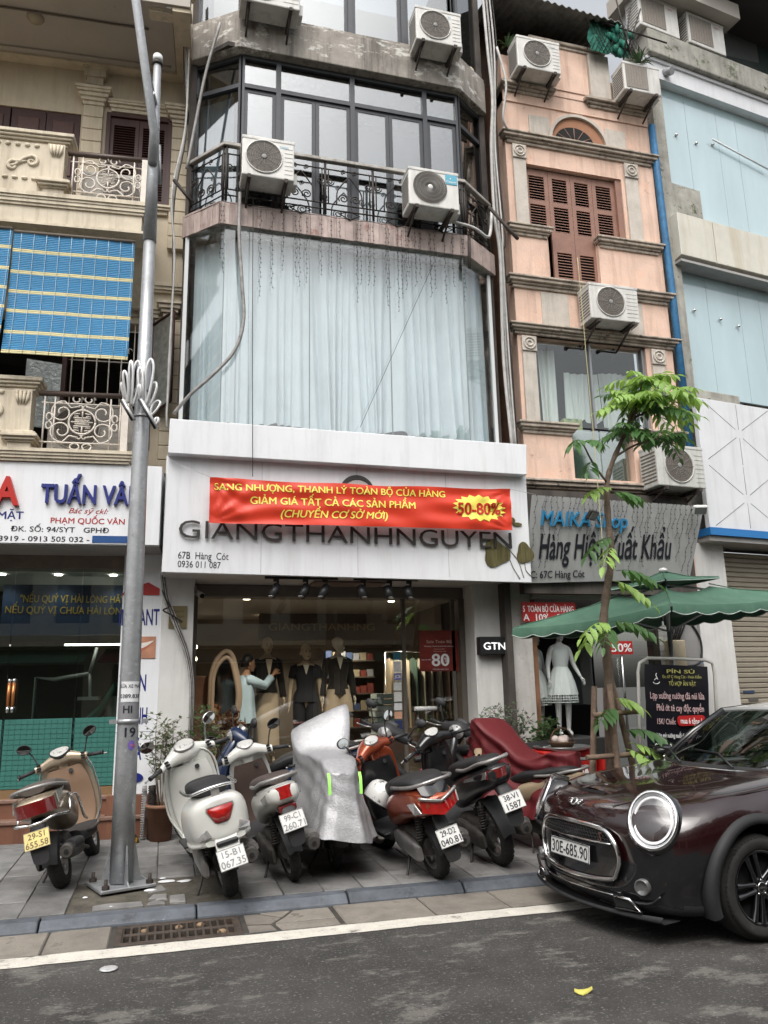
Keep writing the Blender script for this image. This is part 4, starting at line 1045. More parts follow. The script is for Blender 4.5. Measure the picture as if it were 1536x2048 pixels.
for pts in (((3.761, 8.295, 3.125), (3.908, 8.295, 2.952), (3.977, 8.295, 2.748)), ((3.997, 8.295, 2.954), (4.008, 8.295, 2.837), (4.067, 8.295, 2.767)), ((3.772, 8.295, 3.096), (3.835, 8.295, 2.892), (3.926, 8.295, 2.730))):
  MB().tube(catmull(pts, 6), .006, 4).build('stem', mat('stem_grey', (0.25, 0.24, 0.22), 0.5), sg)

# ---- red sale banner, wrinkled vinyl
bn = thing('sale_banner', 'red vinyl sale banner with yellow lettering tied across the shop sign', 'banner', (2.4, 8.14, 3.3))
TL, TR, BR, BL = [Vector(p) for p in ((0.378, 8.130, 3.722), (3.794, 8.130, 3.757), (3.796, 8.130, 3.271), (0.382, 8.130, 3.235))]
def wr(x, z):
  """wrinkles radiating from the tied corners"""
  r = .006 * sin(9 * x + 22 * z) + .007 * sin(2.2 * x - 31 * z + 1) * (.4 + .6 * abs(sin(x * 1.3)))
  for cx, cz in ((TL.x, TL.z), (TR.x, TR.z), (BR.x, BR.z), (BL.x, BL.z)):
    d = sqrt((x - cx) ** 2 + (z - cz) ** 2); a = atan2(z - cz, x - cx); r += .010 * sin(a * 16) * math.exp(-d * 1.5) * min(1, d * 8)
  return r + .012 * sin(x * 1.7 + 1)
rows = []
for k in range(25):
  s = k / 24; row = []
  for i in range(121):
    t = i / 120; p = (TL * (1 - t) + TR * t) * (1 - s) + (BL * (1 - t) + BR * t) * s
    p.z += .006 * sin(t * 20) * (1 - s) - .02 * sin(t * pi) * (1 - s); row.append((p.x, 8.13 + wr(p.x, p.z), p.z))
  rows.append(row)
MB().grid(rows).build('vinyl', mat('red_vinyl', (0.60, 0.045, 0.02), 0.38, var=0.06, scale=3), bn)
M_yel = mat('banner_yellow', (0.85, 0.74, 0.13), 0.45)
def btext(s, a, b, t, m, bold, shear=0.0, lift=.006):
  o = text3('lettering', s, m, bn, a, b, t, bold, shear)
  for v in o.data.vertices: v.co.y += wr(v.co.x, v.co.z) - lift
btext('SANG NHƯỢNG, THANH LÝ TOÀN BỘ CỦA HÀNG', (0.428, 8.130, 3.589), (2.982, 8.130, 3.619), (0.426, 8.130, 3.660), M_yel, .022)
btext('GIẢM GIÁ TẤT CẢ CÁC SẢN PHẨM', (0.804, 8.130, 3.455), (2.622, 8.130, 3.470), (0.802, 8.130, 3.531), M_yel, .022)
btext('(CHUYỂN CƠ SỞ MỚI)', (1.127, 8.130, 3.322), (2.301, 8.130, 3.339), (1.126, 8.130, 3.398), M_yel, .022, .2)
c = (3.395, 8.130, 3.514)
q = MB(); R1, R2 = .335, .275
ring = [((R1 if i % 2 else R2) * cos(i * pi / 18), (R1 if i % 2 else R2) * .47 * sin(i * pi / 18)) for i in range(36)]
vs = [(c[0] + x * j / 8, 8.13, c[2] + z * j / 8 - .04 * x * j / 8) for j in range(1, 9) for x, z in ring] + [(c[0], 8.13, c[2])]
q.add([(x, 8.13 + wr(x, z) - .004, z) for x, y, z in vs], [(288, i, (i + 1) % 36) for i in range(36)] + [(36 * j + i, 36 * j + 36 + i, 36 * j + 36 + (i + 1) % 36, 36 * j + (i + 1) % 36) for j in range(7) for i in range(36)]); q.build('starburst', M_yel, bn)
btext('50-80%', (3.131, 8.130, 3.433), (3.651, 8.130, 3.448), (3.136, 8.130, 3.562), mat('banner_red', (0.5, 0.03, 0.015), 0.35), .03, 0, .012)
for a, b in ((TL, (-.05, 8.28, 3.93)), (TR, (4.2, 8.3, 3.75))):
  MB().tube([tuple(a), b], .003, 4).build('tie_cord', mat('cord_white', (0.5, 0.5, 0.5), 0.7), bn)

# ---- black track lights under the soffit
M_blk = mat('matte_black', (0.012, 0.012, 0.013), 0.5)
for n, (xa, xb, ks) in enumerate(((1.0, 1.80, (.15, .55, .82)), (1.98, 2.72, (.14, .55, .86)))):
  q = MB(); q.box(xa, xb, 8.40, 8.435, 2.70, 2.735)
  tr = tag(q.build('light_track', M_blk), ('black light track under the shop soffit, the %s of the two' % ('left', 'right')[n]), 'light track', 'light tracks')
  for j, k in enumerate(ks):
    x = xa + (xb - xa) * k
    t = thing('spot_lamp', 'black track spot lamp, %s on the %s track under the soffit' % (('left', 'middle', 'right')[j], ('left', 'right')[n]), 'spot lamp', (x, 8.42, 2.6), group='spot lamps under the soffit')
    MB().box(x - .03, x + .03, 8.405, 8.43, 2.67, 2.699).tube([(x + .02, 8.42, 2.675), (x + .02, 8.42, 2.535)], .012, 6).build('stem', M_blk, t)
    q = MB(); a = -.5 + .5 * j; dx, dy = (-.03 if n == 0 else .02), -.03
    q.tube([(x - .01 - dx, 8.42 - dy * .6, 2.635), (x - .02 + dx, 8.42 + dy, 2.51)], .043, 14); q.build('head', M_blk, t)
    MB().tube([(x - .02 + dx, 8.42 + dy, 2.511), (x - .0205 + dx, 8.42 + dy * 1.05, 2.503)], .034, 14).build('lens', mat('lamp_lens', (0.25, 0.25, 0.25), 0.2), t)
# camera at the pillar top, GTN box sign
t = thing('security_camera', 'small white security camera on the left shop pillar below the soffit', 'camera', (.33, 9.1, 2.55))
MB().tube([(.3, 9.15, 2.64), (.37, 9.02, 2.58)], .035, 10).build('body', MATS['white_plastic'], t)
MB().tube([(.37, 9.02, 2.58), (.374, 9.012, 2.577)], .028, 10).build('lens', M_black, t)
MB().tube([(.29, 9.19, 2.72), (.3, 9.15, 2.64)], .02, 6).build('arm', MATS['white_plastic'], t)
gt = thing('box_sign', 'small black box sign with white letters on the right shop pillar', 'sign', (3.8, 8.8, 2))
a, b = (3.584, 8.750, 1.893), (3.935, 8.750, 2.102)
MB().box(a[0], b[0], 8.76, 8.879, a[2], b[2]).build('box', M_blk, gt, .008, 2)
text3('lettering', 'GTN', mat('lit_white', (0.85, 0.85, 0.85), 0.4, emit=0.5), gt, (3.627, 8.755, 1.951), (3.902, 8.755, 1.949), (3.631, 8.755, 2.032), .02)

# ---- icicle lights hanging from the pink band
ic = thing('icicle_lights', 'black icicle string lights hanging from the pink stone band', 'string lights', (2, 8.27, 6.8))
M_wire = mat('light_wire', (0.03, 0.028, 0.026), 0.6)
rnd = random.Random(3)
for k, c6 in enumerate((250, 262, 405, 452, 495, 545, 560, 588, 648, 690, 725, 795, 812, 845, 866, 920, 930, 968, 985, 1005, 1015, 1045, 1065, 1110, 1130, 1175, 1210, 1255, 1262)):
  x = .45 + (c6 - 260) / (1275 - 260) * 3.0; L_ = rnd.uniform(.35, .75) + (.25 if c6 in (405, 588, 795, 968, 1255, 920) else 0)
  q = MB(); pts = [(x + .006 * sin(j * 2.1 + k), 8.275, 7.08 - j * .06) for j in range(int((L_ + .3) / .06) + 1)]
  q.tube(pts, .0022, 3)
  for p in pts[1:]:
    s = rnd.choice((-1, 1)); q.tube([p, (p[0] + s * .012, p[1] - .004, p[2] - .014)], .0042, 4)
  q.build('strand', M_wire, ic)
MB().tube([(.02, 8.7, 7.07)] + [(.42 + i * .15, 8.272, 7.08 - .015 * (i % 2)) for i in range(21)], .004, 4).build('lead_wire', M_wire, ic)

# ------------------------------------------------------------------ narrow orange house
orange = thing('orange_house', 'narrow orange plaster house with brown louvred shutters and grey cornices', 'building', (5.4, 8.7, 0))
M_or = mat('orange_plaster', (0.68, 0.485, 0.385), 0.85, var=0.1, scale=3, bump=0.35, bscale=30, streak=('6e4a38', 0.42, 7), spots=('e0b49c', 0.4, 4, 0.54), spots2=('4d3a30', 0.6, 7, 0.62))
M_pale = mat('pale_plaster', (0.5, 0.455, 0.4), 0.85, var=0.12, scale=5, bump=0.3, bscale=35, streak=('5c5248', 0.4, 8), spots=('3c372e', 0.55, 12, 0.63))
M_corn = mat('mossy_cornice', (0.42, 0.36, 0.30), 0.9, var=0.25, scale=5, bump=0.4, bscale=30, spots=('17150f', 0.75, 9, 0.565), streak=('2b261e', 0.6, 9))
M_shut = mat('brown_shutter', (0.25, 0.135, 0.10), 0.55, var=0.12, scale=9)
M_shsl = mat('brown_slat', (0.21, 0.11, 0.08), 0.55, var=0.1, scale=12)
OX0, OX1, OY = 4.28, 6.62, 8.70
ht = [(4.55, 6.07, 7.60, 8.62), (4.83, 5.60, 6.88, 7.61), (4.5, 6.19, 4.80, 6.02), (4.97, 5.86, 4.10, 4.81)]
q = MB(); holes(q, OX0, OX1, 2.6, 10.2, OY, OY + .22, ht); q.build('wall', M_or, orange)
MB().box(OX0, OX1, 9.6, 9.7, 2.63, 10.2).build('inner_wall', M_inside, orange)
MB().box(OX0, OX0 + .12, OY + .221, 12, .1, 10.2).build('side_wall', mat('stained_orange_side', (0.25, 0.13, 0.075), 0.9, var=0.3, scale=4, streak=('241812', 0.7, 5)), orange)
def cornice(za, xa, xb, t=.14, pr=.1, name='cornice', m=M_corn):
  q = MB(); molding(q, xa, xb, OY, OY + .05, za, [(t * .3, pr * .25), (t * .2, pr * .5), (t * .3, pr * .8), (t * .2, pr)]); return q.build(name, m, orange, .006, 1)
cornice(8.90, 4.32, 6.56, .15, .12); cornice(6.69, 4.28, 6.58, .15, .12); cornice(6.02, 4.27, 6.60, .13, .12)
cornice(3.88, 4.26, 6.62, .16, .14)
for xa, xb, z in ((4.28, 4.82, 7.47), (5.62, 6.56, 7.46), (4.27, 4.98, 4.66), (5.84, 6.6, 4.66)): cornice(z, xa + .03, xb - .03, .15, .1, 'sill')
# pale pilasters with ring medallions
def pilaster(xa, xb, z0, z1):
  p = MB().box(xa, xb, OY - .035, OY, z0, z1).build('pilaster', M_pale, orange, .004, 1)
  c = (xa + xb) / 2; s = (xb - xa) / 2 + .01
  b = MB().box(c - s, c + s, OY - .055, OY - .036, z1 - 2 * s, z1 - .001).build('medallion_block', M_pale, p, .004, 1)
  for r in (s * .75, s * .35):
    MB().tube([(c + r * cos(a), OY - .058, z1 - s + r * sin(a)) for a in [k * pi / 12 for k in range(24)]], .013, 6, closed=True).build('medallion_ring', M_pale, b)
pilaster(4.37, 4.56, 7.62, 8.87); pilaster(6.12, 6.33, 7.62, 8.87); pilaster(4.33, 4.52, 4.82, 5.99); pilaster(6.26, 6.46, 4.82, 5.99)
# pale fields
for (xa, xb, za, zb) in ((4.66, 5.06, 6.16, 6.67), (5.95, 6.2, 6.16, 6.67)):
  MB().box(xa, xb, OY - .012, OY, za, zb).build('pale_field', M_pale, orange)
# frieze with arched light above the cornice
q = MB()
ctr, zb, ra = 5.42, 9.06, .43
q.prism([(4.66, zb), (4.98, zb), (4.98, 9.42), (4.66, 9.42)], 'y', OY - .014, OY)
q.build('frieze_field', M_pale, orange)
MB().prism([(5.87, zb), (6.2, zb), (6.2, 9.42), (5.87, 9.42)], 'y', OY - .014, OY).build('frieze_field', M_pale, orange)
MB().rings([[(ctr + (ra + dr) * cos(a), OY - dy, zb + (ra + dr) * sin(a)) for dr, dy in ((0, .0), (0, .05), (.045, .05), (.045, .0))] for a in [pi * i / 24 for i in range(25)]], smooth=False).build('arch_trim', M_pale, orange)
MB().prism([(ctr + ra * cos(a), zb + ra * sin(a)) for a in [pi * i / 24 for i in range(25)]], 'y', OY - .012, OY - .002).build('arch_recess', mat('arch_recess', (0.34, 0.17, 0.10), 0.9, var=0.15, scale=5), orange)
fl = MB().prism([(ctr - .06 + ra * .72 * cos(a), zb + .0 + ra * .62 * sin(a)) for a in [pi * i / 24 for i in range(25)]], 'y', OY - .018, OY - .0125).build('fanlight', M_black, orange)
for k in range(1, 6):
  a = pi * k / 6; MB().tube([(ctr - .06, OY - .02, zb), (ctr - .06 + .3 * cos(a), OY - .02, zb + .26 * sin(a))], .006, 4).build('fanlight_bar', M_shut, fl)
# parapet storey, stepped, with niches for the air conditioners
MB().box(4.28, 6.6, OY - .02, OY + .2, 9.58, 9.80).build('parapet_band', M_or, orange)
MB().box(4.98, 5.66, OY - .03, OY + .2, 9.80, 10.62).build('parapet_panel', M_or, orange)
MB().box(5.07, 5.58, OY - .045, OY - .03, 9.90, 10.35).build('raised_panel', M_or, orange, .005, 1)
MB().box(5.665, 6.0, OY - .08, OY + .2, 9.87, 10.62).build('parapet_pier', M_pale, orange, .01, 1)
for (xa, xb, z) in ((4.3, 5.0, 9.72), (5.62, 6.58, 9.72)):
  q = MB(); molding(q, xa, xb, OY - .05, OY + .2, z, [(.04, 0), (.04, .03), (.05, .07)]); q.build('ledge', M_corn, orange, .006, 1)
q = MB(); molding(q, 4.75, 5.95, OY - .05, OY + .2, 10.62, [(.05, 0), (.05, .03)]); q.build('ledge', M_corn, orange, .006, 1)
MB().box(4.3, 4.98, OY + .05, OY + .2, 9.8, 10.4).box(6.0, 6.6, OY + .05, OY + .2, 9.8, 10.3).build('niche_wall', M_or, orange)
# shutters: two short leaves on the sills, two long ones down to the floor
for (xa, xb, z0, pan) in ((4.575, 4.93, 7.62, [(7.68, 8.05), (8.12, 8.50)]), (4.935, 5.28, 6.88, [(6.96, 7.35), (7.66, 8.05), (8.12, 8.50)]), (5.285, 5.62, 6.88, [(6.96, 7.35), (7.66, 8.05), (8.12, 8.50)]), (5.625, 5.98, 7.62, [(7.68, 8.05), (8.12, 8.50)])):
  shutter(xa, xb, z0, 8.60, OY + .07, pan, orange, wood=M_shut, slatm=M_shsl, build=MB, fr=.06, pitch=.04)
for xa, xb in ((4.551, 4.575), (5.98, 6.06)): MB().box(xa, xb, OY + .02, OY + .15, 7.6, 8.62).build('window_frame', M_shut, orange)
# lower window: glass with lace curtains and a part-open pane
M_ow = glass('house_glass', 'f4f8f8', 0.0, 1.0, 0.04)
for xa, xb in ((4.53, 5.34), (5.37, 6.15)):
  MB().box(xa, xb, OY + .08, OY + .086, 4.82, 6.0).build('window_pane', M_ow, orange)
for xa, xb in ((5.34, 5.37), (6.15, 6.19)): MB().box(xa, xb, OY + .04, OY + .13, 4.81, 6.01).build('window_frame', mat('alum_grey', (0.28, 0.29, 0.3), 0.4, 0.5), orange)
MB().box(4.99, 5.42, OY + .1, OY + .106, 4.12, 4.80).build('door_glass', glass('door_glass', 'd8e4e0', 0.05, 1.0, 0.3), orange)
MB().box(5.44, 5.84, OY + .1, OY + .106, 4.12, 4.80).build('door_glass', MATS['door_glass'], orange)
MB().box(4.98, 5.85, OY + .15, OY + .16, 4.1, 4.8).build('door_backing', mat('pale_backing', (0.5, 0.54, 0.53), 0.7), orange)
M_lace = mat('lace_curtain', (0.78, 0.79, 0.76), 0.8)
def lace(xa, xb, z0, z1, y, n, label, sd):
  rows = []; rnd = random.Random(sd); p = rnd.uniform(0, 6)
  for k in range(9):
    s = k / 8; rows.append([(xa + (xb - xa) * (i / (n * 6)) + .03 * s * sin(i * .3 + p), y + .03 * sin(2 * pi * i / 6) * (.5 + .5 * s) + .02 * sin(i * .21 + p), z1 - (z1 - z0) * s + .03 * sin(i * .5 + p) * s) for i in range(n * 6 + 1)])
  q = MB(); q.grid(rows); return tag(q.build('lace_curtain', M_lace), label, 'curtain', 'lace curtains in the orange house')
lace(4.72, 4.95, 4.86, 5.98, OY + .3, 3, 'white lace curtain tied narrow at the left of the orange house window', 1)
lace(5.1, 5.62, 5.0, 5.7, OY + .34, 5, 'white lace curtain hanging in the middle of the orange house window', 2)
lace(5.66, 6.12, 4.95, 5.75, OY + .36, 5, 'white lace curtain at the right of the orange house window', 3)
tag(MB().box(4.98, 5.25, OY + .2, OY + .3, 4.82, 4.98).build('window_box', mat('yellow_green_box', (0.42, 0.45, 0.2), 0.7, spots=('2c6a4a', 0.8, 12, 0.52))), 'small yellow and green box behind the orange house window', 'box')
aircon((4.37, OY - .36, 9.86), 0, 'old air conditioner on the left parapet ledge of the orange house', .66, .5, .3, 'round', fan=.46, logo=('Casper', '8a8f93', .12))
aircon((6.02, OY - .38, 9.82), 0, 'air conditioner with flat tan grille at the top right of the orange house', .6, .46, .3, 'square')
aircon((5.18, OY - .36, 6.18), 0, 'air conditioner on brackets between the shutters and the lower orange house window', .72, .5, .3, 'round', fan=.42)
aircon((5.90, OY - .42, 3.95), .08, 'weathered air conditioner low on the orange house beside the white star panel', .74, .54, .34, 'round', fan=.46, shade=mat('aircon_aged', (0.5, 0.5, 0.47), 0.6, var=0.12, scale=7, streak=('5d584e', 0.6, 9)))
# blue downpipe
q = MB(); q.tube([(6.66, OY - .03, 9.6), (6.66, OY - .05, 8.6), (6.685, OY - .05, 7.0), (6.70, OY - .05, 4.4)], .05, 12)
tag(q.build('drain_pipe', mat('blue_pipe', (0.025, 0.13, 0.27), 0.6, var=0.3, scale=9, bump=0.4, bscale=20, spots=('4a7fa0', 0.4, 14, 0.6))), 'blue painted drain pipe at the right corner of the orange house', 'pipe')
# corrugated roof sheet over the parapet
rf = MB(); M_corr = mat('fibre_cement', (0.17, 0.17, 0.155), 0.9, var=0.2, scale=6, bump=0.3, bscale=40, streak=('262420', 0.6, 8))
rows = []
for k in range(2):
  rows.append([(4.1 + i * .0225, 8.35 + k * 1.6 + .0 * i, 11.12 - .07 * i * .0225 + .02 * sin(i * pi / 2.5) + k * .5 - .0 * i) for i in range(90)])
rows.append([(p[0], p[1], p[2] + .012) for p in rows[1]]); rows.append([(p[0], p[1], p[2] + .012) for p in rows[0]]); rows.append(rows[0])
rf.grid(rows); tag(rf.build('corrugated_roof', M_corr), 'grey corrugated roof sheet above the orange house', 'roof')
MB().box(4.25, 6.2, 9.3, 9.35, 10.2, 11.6).build('attic_wall', mat('attic_brown', (0.06, 0.035, 0.025), 0.9, var=0.3, scale=4), orange)
# green net cage with plants
cage = thing('plant_cage', 'iron plant cage wrapped in green net at the roof corner', 'cage', (6.0, 8.6, 10.3))
M_net = mat('green_net', (0.012, 0.13, 0.09), 0.8, var=0.4, scale=12, bump=0.8, bscale=20)
q = MB()
rows = [[(5.62 + .09 * i + .03 * sin(k * 2 + i), 8.48 + .03 * sin(i * 3 + k), 10.52 + k * .11 + .02 * sin(i * 2)) for i in range(8)] for k in range(6)]; q.grid(rows); q.build('net', M_net, cage)
q = MB()
for i in range(12):
  q.tube([(5.55 + i * .065, 8.46, 10.5), (5.85 + i * .065, 8.46, 11.1)], .005, 4); q.tube([(5.85 + i * .065 - .3, 8.465, 11.1), (5.85 + i * .065, 8.465, 10.5)], .005, 4)
for (a, b) in (((6.1, 8.4, 10.4), (6.25, 8.3, 11.3)), ((6.22, 8.4, 10.5), (6.0, 8.3, 11.4)), ((5.8, 8.42, 11.0), (6.8, 8.3, 10.75)), ((6.2, 8.42, 10.6), (6.5, 8.42, 11.4))): q.tube([a, b], .012, 5)
q.build('mesh', M_wi, cage)
q = MB(); rnd = random.Random(4)
for k in range(10):
  x, z = 6.0 + rnd.uniform(-.1, .35), 10.55 + rnd.uniform(0, .45); q.ball((x, 8.44 + rnd.uniform(-.05, .05), z), (rnd.uniform(.03, .08), .04, rnd.uniform(.05, .12)), 7, 5)
q.build('net_scraps', M_net, cage)['kind'] = 'stuff'
def spiky(c, n, L_, label):
  q = MB(); rnd = random.Random(int(c[0] * 100))
  for k in range(n):
    a = rnd.uniform(0, 2 * pi); e = rnd.uniform(.3, 1.2); l = L_ * rnd.uniform(.6, 1)
    d = Vector((cos(a) * cos(e), sin(a) * cos(e), sin(e))); w_ = Vector((-sin(a), cos(a), 0)) * .012
    p = Vector(c); m_ = p + d * l * .6; t_ = p + d * l + Vector((0, 0, -l * .25)); q.add([p - w_, p + w_, m_ + w_, m_ - w_, t_], [(0, 1, 2, 3), (3, 2, 4)])
  return tag(q.build('spiky_plant', mat('spiky_leaf', (0.06, 0.12, 0.045), 0.6, var=0.3, scale=9)), label, 'plant')
spiky((6.3, 8.3, 10.30), 26, .3, 'spiky green plant on the ledge below the green net')
spiky((4.36, 8.6, 10.42), 22, .25, 'small green plant on the parapet above the left orange house air conditioner')

# ---- the orange house's shop sign: tilted grey board with worn lettering
gs = thing('export_shop_signboard', 'tilted grey shop signboard hung with tangled string lights', 'sign', (5.3, 8.35, 2.8))
A, B, C, D = [Vector(p) for p in ((4.135, 8.28, 3.74), (6.52, 8.28, 3.70), (6.36, 8.50, 2.80), (4.07, 8.50, 2.71))]
M_grey = mat('grey_sign_panel', (0.36, 0.36, 0.355), 0.55, 0.1, var=0.06, scale=4, streak=('6a6762', 0.4, 10))
nS = (B - A).cross(D - A).normalized(); nS = nS if nS.y < 0 else -nS
def gp(u, v, lift=.004): return (A * (1 - u) + B * u) * (1 - v) + (D * (1 - u) + C * u) * v + nS * lift
MB().grid([[tuple(gp(i / 12, j / 6, 0)) for i in range(13)] for j in range(7)]).build('board', M_grey, gs)
def gtext(s, u0, u1, vb, vt, m, bold, shear, ext=0.0):
  return text3('lettering', s, m, gs, gp(u0, vb, .012 + ext), gp(u1, vb, .012 + ext), gp(u0, vt, .012 + ext), bold, shear, ext)
M_cy = mat('sign_cyan', (0.03, 0.22, 0.42), 0.4)
gtext('MAIKA Shop', .06, .555, .34, .17, M_cy, .0, .12, .012)
gtext('Hàng Hiệu Xuất Khẩu', .07, .855, .72, .44, M_ink, .022, .22)
gtext('ĐC: 67C Hàng Cót', .0, .345, .945, .865, M_ink, .015, 0)
MB().box(4.1, 6.5, 8.56, 8.69, 2.6, 3.88).build('sign_frame', M_dark, gs)
rnd = random.Random(8)
for k in range(34):
  u = .03 + .94 * k / 33 + rnd.uniform(-.01, .01); L_ = rnd.uniform(.25, .95); n = int(L_ * 16)
  q = MB(); pts = [gp(min(max(u + .006 * sin(j * 1.7 + k), 0), 1), j / 16, .02) for j in range(n + 1)]; q.tube(pts, .002, 3)
  for p in pts:
    s = rnd.choice((-1, 1)); q.tube([p, p + Vector((s * .014, -.004, -.012))], .004, 4)
  q.build('light_strand', M_wire, gs)
for (u, v, r, label) in ((.31, .20, .5, 'dark floodlight mounted over the blue letters of the grey sign'), (.93, .06, -.3, 'pale floodlight at the top right corner of the grey sign')):
  p = gp(u, v, .16); t = thing('floodlight', label, 'floodlight', tuple(p), r)
  R = Matrix.Rotation(r, 3, 'Z') @ Matrix.Rotation(.7, 3, 'X')
  MB().obox(p, (.17, .05, .12), R).build('housing', M_wi if u < .5 else M_acw, t, .01, 1)
  MB().obox(p + R @ Vector((0, -.028, 0)), (.14, .006, .09), R).build('glass', mat('lamp_glass_grey', (0.2, 0.2, 0.2), 0.15), t)
  MB().tube([p, p + Vector((0, .2, .05))], .012, 5).build('arm', M_wi, t)

# ---- orange house ground floor: clothes shop front
MB().box(4.4, 6.62, 11.45, 11.6, .1, 2.6).build('shop_back', mat('shop2_dark', (0.03, 0.03, 0.032), 0.8), orange)
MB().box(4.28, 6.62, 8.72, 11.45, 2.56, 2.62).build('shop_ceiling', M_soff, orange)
MB().box(6.26, 6.52, 8.66, 9.0, .1, 2.75).build('grey_pillar', mat('grey_pillar', (0.24, 0.235, 0.23), 0.7, var=0.1, scale=5), orange)
# white brick tile column beside it
for k in range(40):
  z = .12 + k * .062
  for j in range(2):
    x = 6.0 + j * .13 - (.06 if k % 2 else 0)
    xa, xb = max(x + .003, 6.0), min(x + .127, 6.25)
    if k % 2 and j == 1: xb = 6.25
    MB().box(xa, xb, 8.74, 8.76, z, z + .057).build('brick_tile', mat('white_brick_tile', (0.4, 0.4, 0.38), 0.4, rand=0.15, var=0.1, scale=9), orange)
MB().box(5.99, 6.259, 8.745, 9.0, .1, 2.6).build('tile_backing', M_dark, orange)
MB().box(5.3, 5.99, 8.74, 8.748, .3, 2.3).build('shop_window', M_shopg, orange)
for x in (5.25, 5.42):
  MB().tube([(x, 8.70, .9), (x, 8.70, 1.9)], .015, 8).build('door_handle', MATS['steel_bright'], orange)
M_salered = mat('sale_red', (0.40, 0.02, 0.02), 0.5)
def sale(x0, x1, z0, z1, y, label, lines, rz=0):
  t = thing('sale_poster', label, 'poster', ((x0 + x1) / 2, y, z0), group='red sale posters')
  MB().box(x0, x1, y, y + .006, z0, z1).build('sheet', M_salered, t)
  for (s, u0, u1, v0, v1) in lines: text3('lettering', s, MATS['print_white'], t, (x0 + (x1 - x0) * u0, y - .003, z0 + (z1 - z0) * v0), (x0 + (x1 - x0) * u1, y - .003, z0 + (z1 - z0) * v0), (x0 + (x1 - x0) * u0, y - .003, z0 + (z1 - z0) * v1), .02)
a, b = (4.118, 8.700, 2.276), (4.836, 8.700, 2.510)
sale(a[0], b[0], a[2], b[2], 8.70, 'red sale poster with white letters behind the parasol at the dress shop', [('S  TOÀN BỘ CỬA HÀNG', .02, 1.2 * .8, .5, .8), ('A  10% - 50%', .02, .9, .05, .38)])
a, b = (5.263, 8.680, 1.876), (5.571, 8.680, 2.038)
sale(a[0], b[0], a[2], b[2], 8.68, 'small red percent poster behind the young tree', [('50%', .05, .95, .2, .8)])

# ------------------------------------------------------------------ glass-fronted building at the right, turned slightly down the street
AR = radians(8.0)
MR = Matrix.Translation((6.8, 8.7, 0)) @ Matrix.Rotation(AR, 4, 'Z') @ Matrix.Translation((-6.8, -8.7, 0))
def RB(): return MB(MR)
rb = thing('glass_fronted_building', 'right building with pale blue glass sheets, mossy concrete and white star panel', 'building', tuple(MR @ Vector((8.5, 8.7, 0))), AR)
M_bluegl = mat('backpainted_glass', (0.40, 0.52, 0.55), 0.04, spec=1.0, coat=1.0, var=0.1, scale=.7, stretch=(2, 1, .5))
M_moss = mat('mossy_concrete', (0.33, 0.32, 0.285), 0.9, var=0.25, scale=4, bump=0.5, bscale=25, spots=('3f4a22', 0.75, 3.0, 0.57), spots2=('2e2b24', 0.6, 6, 0.58), streak=('4a463c', 0.5, 6))
M_wpan = mat('white_cladding', (0.66, 0.67, 0.69), 0.4, var=0.04, scale=3, streak=('85827c', 0.25, 7))
M_crp = mat('cream_cladding', (0.58, 0.56, 0.49), 0.5, var=0.08, scale=3, streak=('9a7c40', 0.4, 5), spots=('8f8a7e', 0.4, 3, 0.6))
RB().box(6.83, 16, 8.95, 9.3, 3.34, 11.4).build('structure_wall', M_moss, rb)
def rrect(name, a, b, y0, y1, m, bev=0):
  q = RB(); q.box(min(a[0], b[0]), max(a[0], b[0]), y0, y1, min(a[2], b[2]), max(a[2], b[2])); return q.build(name, m, rb, bev, 1)
rrect('corner_pier', (6.77, 0, 5.2), (6.98, 0, 10.9), 8.74, 8.95, M_moss)
# upper glass sheets
gx = [6.98, 7.55, 8.2, 8.62, 9.3, 10.2, 11.4]
for i, (a, b) in enumerate(zip(gx, gx[1:])):
  rrect('glass_sheet', (a + .003, 0, 8.16 if i else 8.80), (b - .003, 0, 10.55), 8.86, 8.90, M_bluegl)
for i, (a, b) in enumerate(zip(gx, gx[1:])):
  rrect('glass_sheet', (a + .003, 0, 5.50), (b - .003, 0, 7.45), 8.87, 8.91, M_bluegl)
rrect('concrete_patch', (6.9, 0, 8.1), (7.60, 0, 8.82), 8.80, 8.86, M_moss)
q = RB(); molding(q, 6.74, 16, 8.72, 8.95, 10.55, [(.28, .0), (.05, .03)]); q.build('white_fascia', M_wpan, rb)
RB().box(6.72, 16, 8.62, 8.95, 10.89, 11.32).build('roof_ledge', M_moss, rb, .02, 2)
for xa, xb in ((6.87, 7.55), (7.56, 8.9), (8.91, 12)):
  RB().prism([(8.60, 7.49), (8.60, 8.17), (8.86, 8.17), (8.86, 7.44)], 'x', xa, xb - .006).build('cladding_panel', M_crp, rb, .006, 1)
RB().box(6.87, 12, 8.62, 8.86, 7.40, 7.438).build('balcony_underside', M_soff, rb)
RB().box(6.86, 7.75, 8.68, 8.95, 5.32, 5.49).build('mossy_ledge', M_moss, rb, .02, 2)
